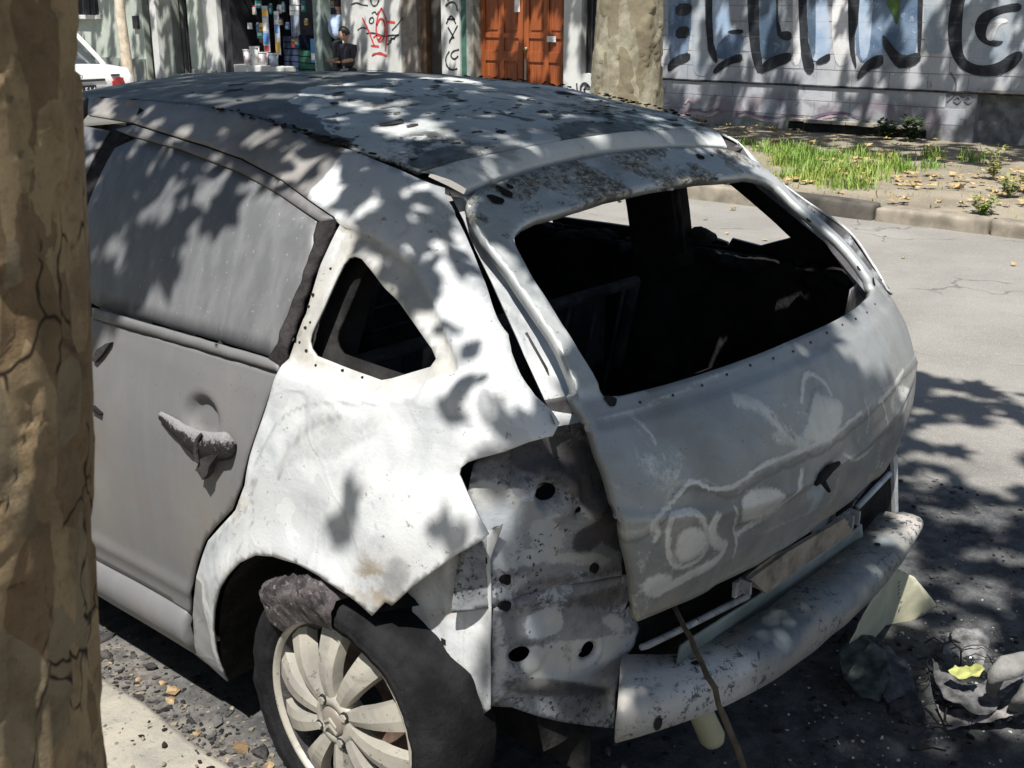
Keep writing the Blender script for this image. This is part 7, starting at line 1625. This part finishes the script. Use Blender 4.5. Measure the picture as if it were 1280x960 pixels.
crumple('burnt_slab', [(0.5157,-0.5299),(0.5575,-0.5652),(0.5466,-0.6145),(0.4624,-0.6721),(0.4016,-0.7145),(0.3472,-0.7695),(0.3012,-0.8234),(0.2624,-0.8426),(0.255,-0.8148),(0.2937,-0.7597),(0.3382,-0.6961),(0.3614,-0.6356),(0.4336,-0.5812)], gz(.03), M_SLAB, 'long grey burnt plastic slab sloping towards the bottom right', 'debris', .014, 14, .012, .004, 6)
crumple('burnt_fragment', [(0.3479,-0.6606),(0.3995,-0.6759),(0.3506,-0.7381),(0.3106,-0.7946),(0.2623,-0.8181),(0.2099,-0.7775),(0.2474,-0.7175)], gz(.025), M_SOOT, 'black burnt fragment under the end of the grey slab', 'debris', .025, 12, .012, .004, 7)
crumple('ash_sheet', [(0.7503,-0.6439),(0.8026,-0.6639),(0.8394,-0.706),(0.7975,-0.7498),(0.6946,-0.7699),(0.6278,-0.7417),(0.6327,-0.6991),(0.6888,-0.6638)], gz(.03), M_ASH, 'flat grey ash covered patch of cloth behind the yellow green scrap', 'debris', .012, 24, .010, .002, 8)
bowl = lambda a, b: Vector((a, b, .05+.35*((a-.60)**2+(b+.78)**2)))
crumple('burnt_cloth', [(0.5586,-0.68),(0.5212,-0.7205),(0.5058,-0.772),(0.5283,-0.8203),(0.5749,-0.8396),(0.6535,-0.8363),(0.7298,-0.8512),(0.6574,-0.8994),(0.5215,-0.8899),(0.4226,-0.8936),(0.362,-0.8754),(0.3572,-0.8291),(0.3723,-0.7839),(0.4537,-0.7351)], bowl, plain('grey_burnt_cloth', (.12, .118, .12), .85, 0, .6, 26, .9), 'folded grey burnt cloth holding a yellow green scrap', 'cloth', .022, 12, .010, .002, 9)
crumple('ash_sheet', [(0.4128,-0.7544),(0.4179,-0.813),(0.4501,-0.8603),(0.5343,-0.8933),(0.6006,-0.926),(0.4831,-0.9644),(0.4146,-0.9212),(0.3768,-0.8581),(0.3449,-0.8116)], gz(.02), plain('pinkish_ash', (.27, .25, .24), .9, 0, .6, 34, 1.0), 'pale pinkish ash sheet at the bottom right below the grey cloth', 'debris', .012, 22, .010, .002, 10)
bm = bmesh.new()
Cl = [Vector(p) for p in (([(0.4353,-0.8712,0.1)][0]), ([(0.3843,-0.8958,0.17)][0]), ([(0.3901,-0.9122,0.2)][0]), ([(0.4465,-0.9338,0.2)][0]), ([(0.5586,-0.94,0.16)][0]))]
tube(bm, Cl, [.012, .022, .026, .022, .015], 10)
Cl2 = [p+Vector((.03, -.05, -.06)) for p in Cl]; tube(bm, Cl2, [.012, .018, .024, .022, .014], 10)
for v in bm.verts: v.co += Vector((1, 1, 1))*.010*noise.noise(v.co*30)
tag(done(bm, 'twisted_hose', plain('pale_grey_rubber', (.21, .205, .195), .75, 0, .35, 14, .4), None, True), 'twisted pale grey hose like roll at the right edge of the picture', 'debris')
M_LIME = plain('lime_scrap', (.34, .36, .12), .8, 0, .25, 22, .5)
crumple('lime_scrap', [(0.4253,-0.7691),(0.453,-0.7783),(0.4666,-0.8051),(0.4987,-0.8249),(0.462,-0.8442),(0.424,-0.8445),(0.4142,-0.817),(0.4094,-0.7952)], gz(.115), M_LIME, 'small yellow green crumpled scrap lying in the grey cloth', 'scrap', .012, 30, .006, .002, 11)
bm = bmesh.new(); gw = random.Random(17)                     # burnt wire and trim strands
for i in range(26):
    p = Vector((gw.gauss(.55, .16), gw.gauss(-.74, .12), .012)); d = gw.uniform(0, 6.28); pts = []
    for j in range(9):
        pts.append(p.copy()); d += gw.gauss(0, .55); p += Vector((math.cos(d), math.sin(d), 0))*gw.uniform(.012, .03); p.z = max(.004, p.z+gw.gauss(0, .010))
    tube(bm, pts, gw.uniform(.0012, .003), 5, False)
tag(done(bm, 'burnt_wire_strands', M_SOOT), kind='stuff')
grit('glass_crumbs', 420, lambda g: (g.gauss(.5, .35), g.gauss(-.8, .22)), [plain('crumbled_glass', (.42, .47, .45), .15, 0, .2, 40, 0, .8), M_GRIT[3], M_SOOT], 9, (.0018, .005))
# cream bottle end under the bumper
bt_ = empty('cream_bottle', [(-0.2637,-0.5,0.1885)][0], 'rounded cream plastic bottle end sticking out under the bumper beam', 'bottle')
M_CREAM = plain('cream_plastic', (.46, .42, .26), .5, 0, .12, 9)
o = done(lathe([(-.10, .0), (-.10, .022), (-.08, .027), (.03, .029), (.045, .022), (.052, .008), (.053, 0)], (0, 0, 0), 24), 'bottle_body', M_CREAM, bt_, True); o.rotation_euler = (0, 1.15, -.9)
o2 = done(lathe([(-.12, .0), (-.12, .012), (-.098, .012)], (0, 0, 0), 16), 'bottle_neck', M_CREAM, bt_, True); o2.rotation_euler = o.rotation_euler
# stick pushed into the slot under the tailgate
S0, S1, S2 = Vector([(-0.4196,-0.5,0.5466)][0]), Vector([(-0.5422,-0.655,0.5149)][0]), Vector([(-0.536,-0.74,0.3515)][0])
S3 = S2+(S2-S1)*1.6; S3.z = .004
def jj(p, k): return p+Vector((noise.noise(Vector((k, 1, 2))), noise.noise(Vector((k, 5, 2))), noise.noise(Vector((k, 9, 2)))))*.007
bm = bmesh.new(); pts = []
for a, b in ((S0, S1), (S1, S2), (S2, S3)): pts += [a.lerp(b, t/6) for t in range(6)]
pts = [jj(p, i*.9) for i, p in enumerate(pts+[S3])]
tube(bm, pts, [.0050+.0015*noise.noise(Vector((i*1.3, 0, 0)))+.002*(i/18) for i in range(len(pts))], 9)
tag(done(bm, 'stick', plain('stick_bark', (.085, .068, .045), .85, 0, .35, 30, .6), None, True), 'thin crooked stick leaning from the slot under the tailgate to the road', 'stick')
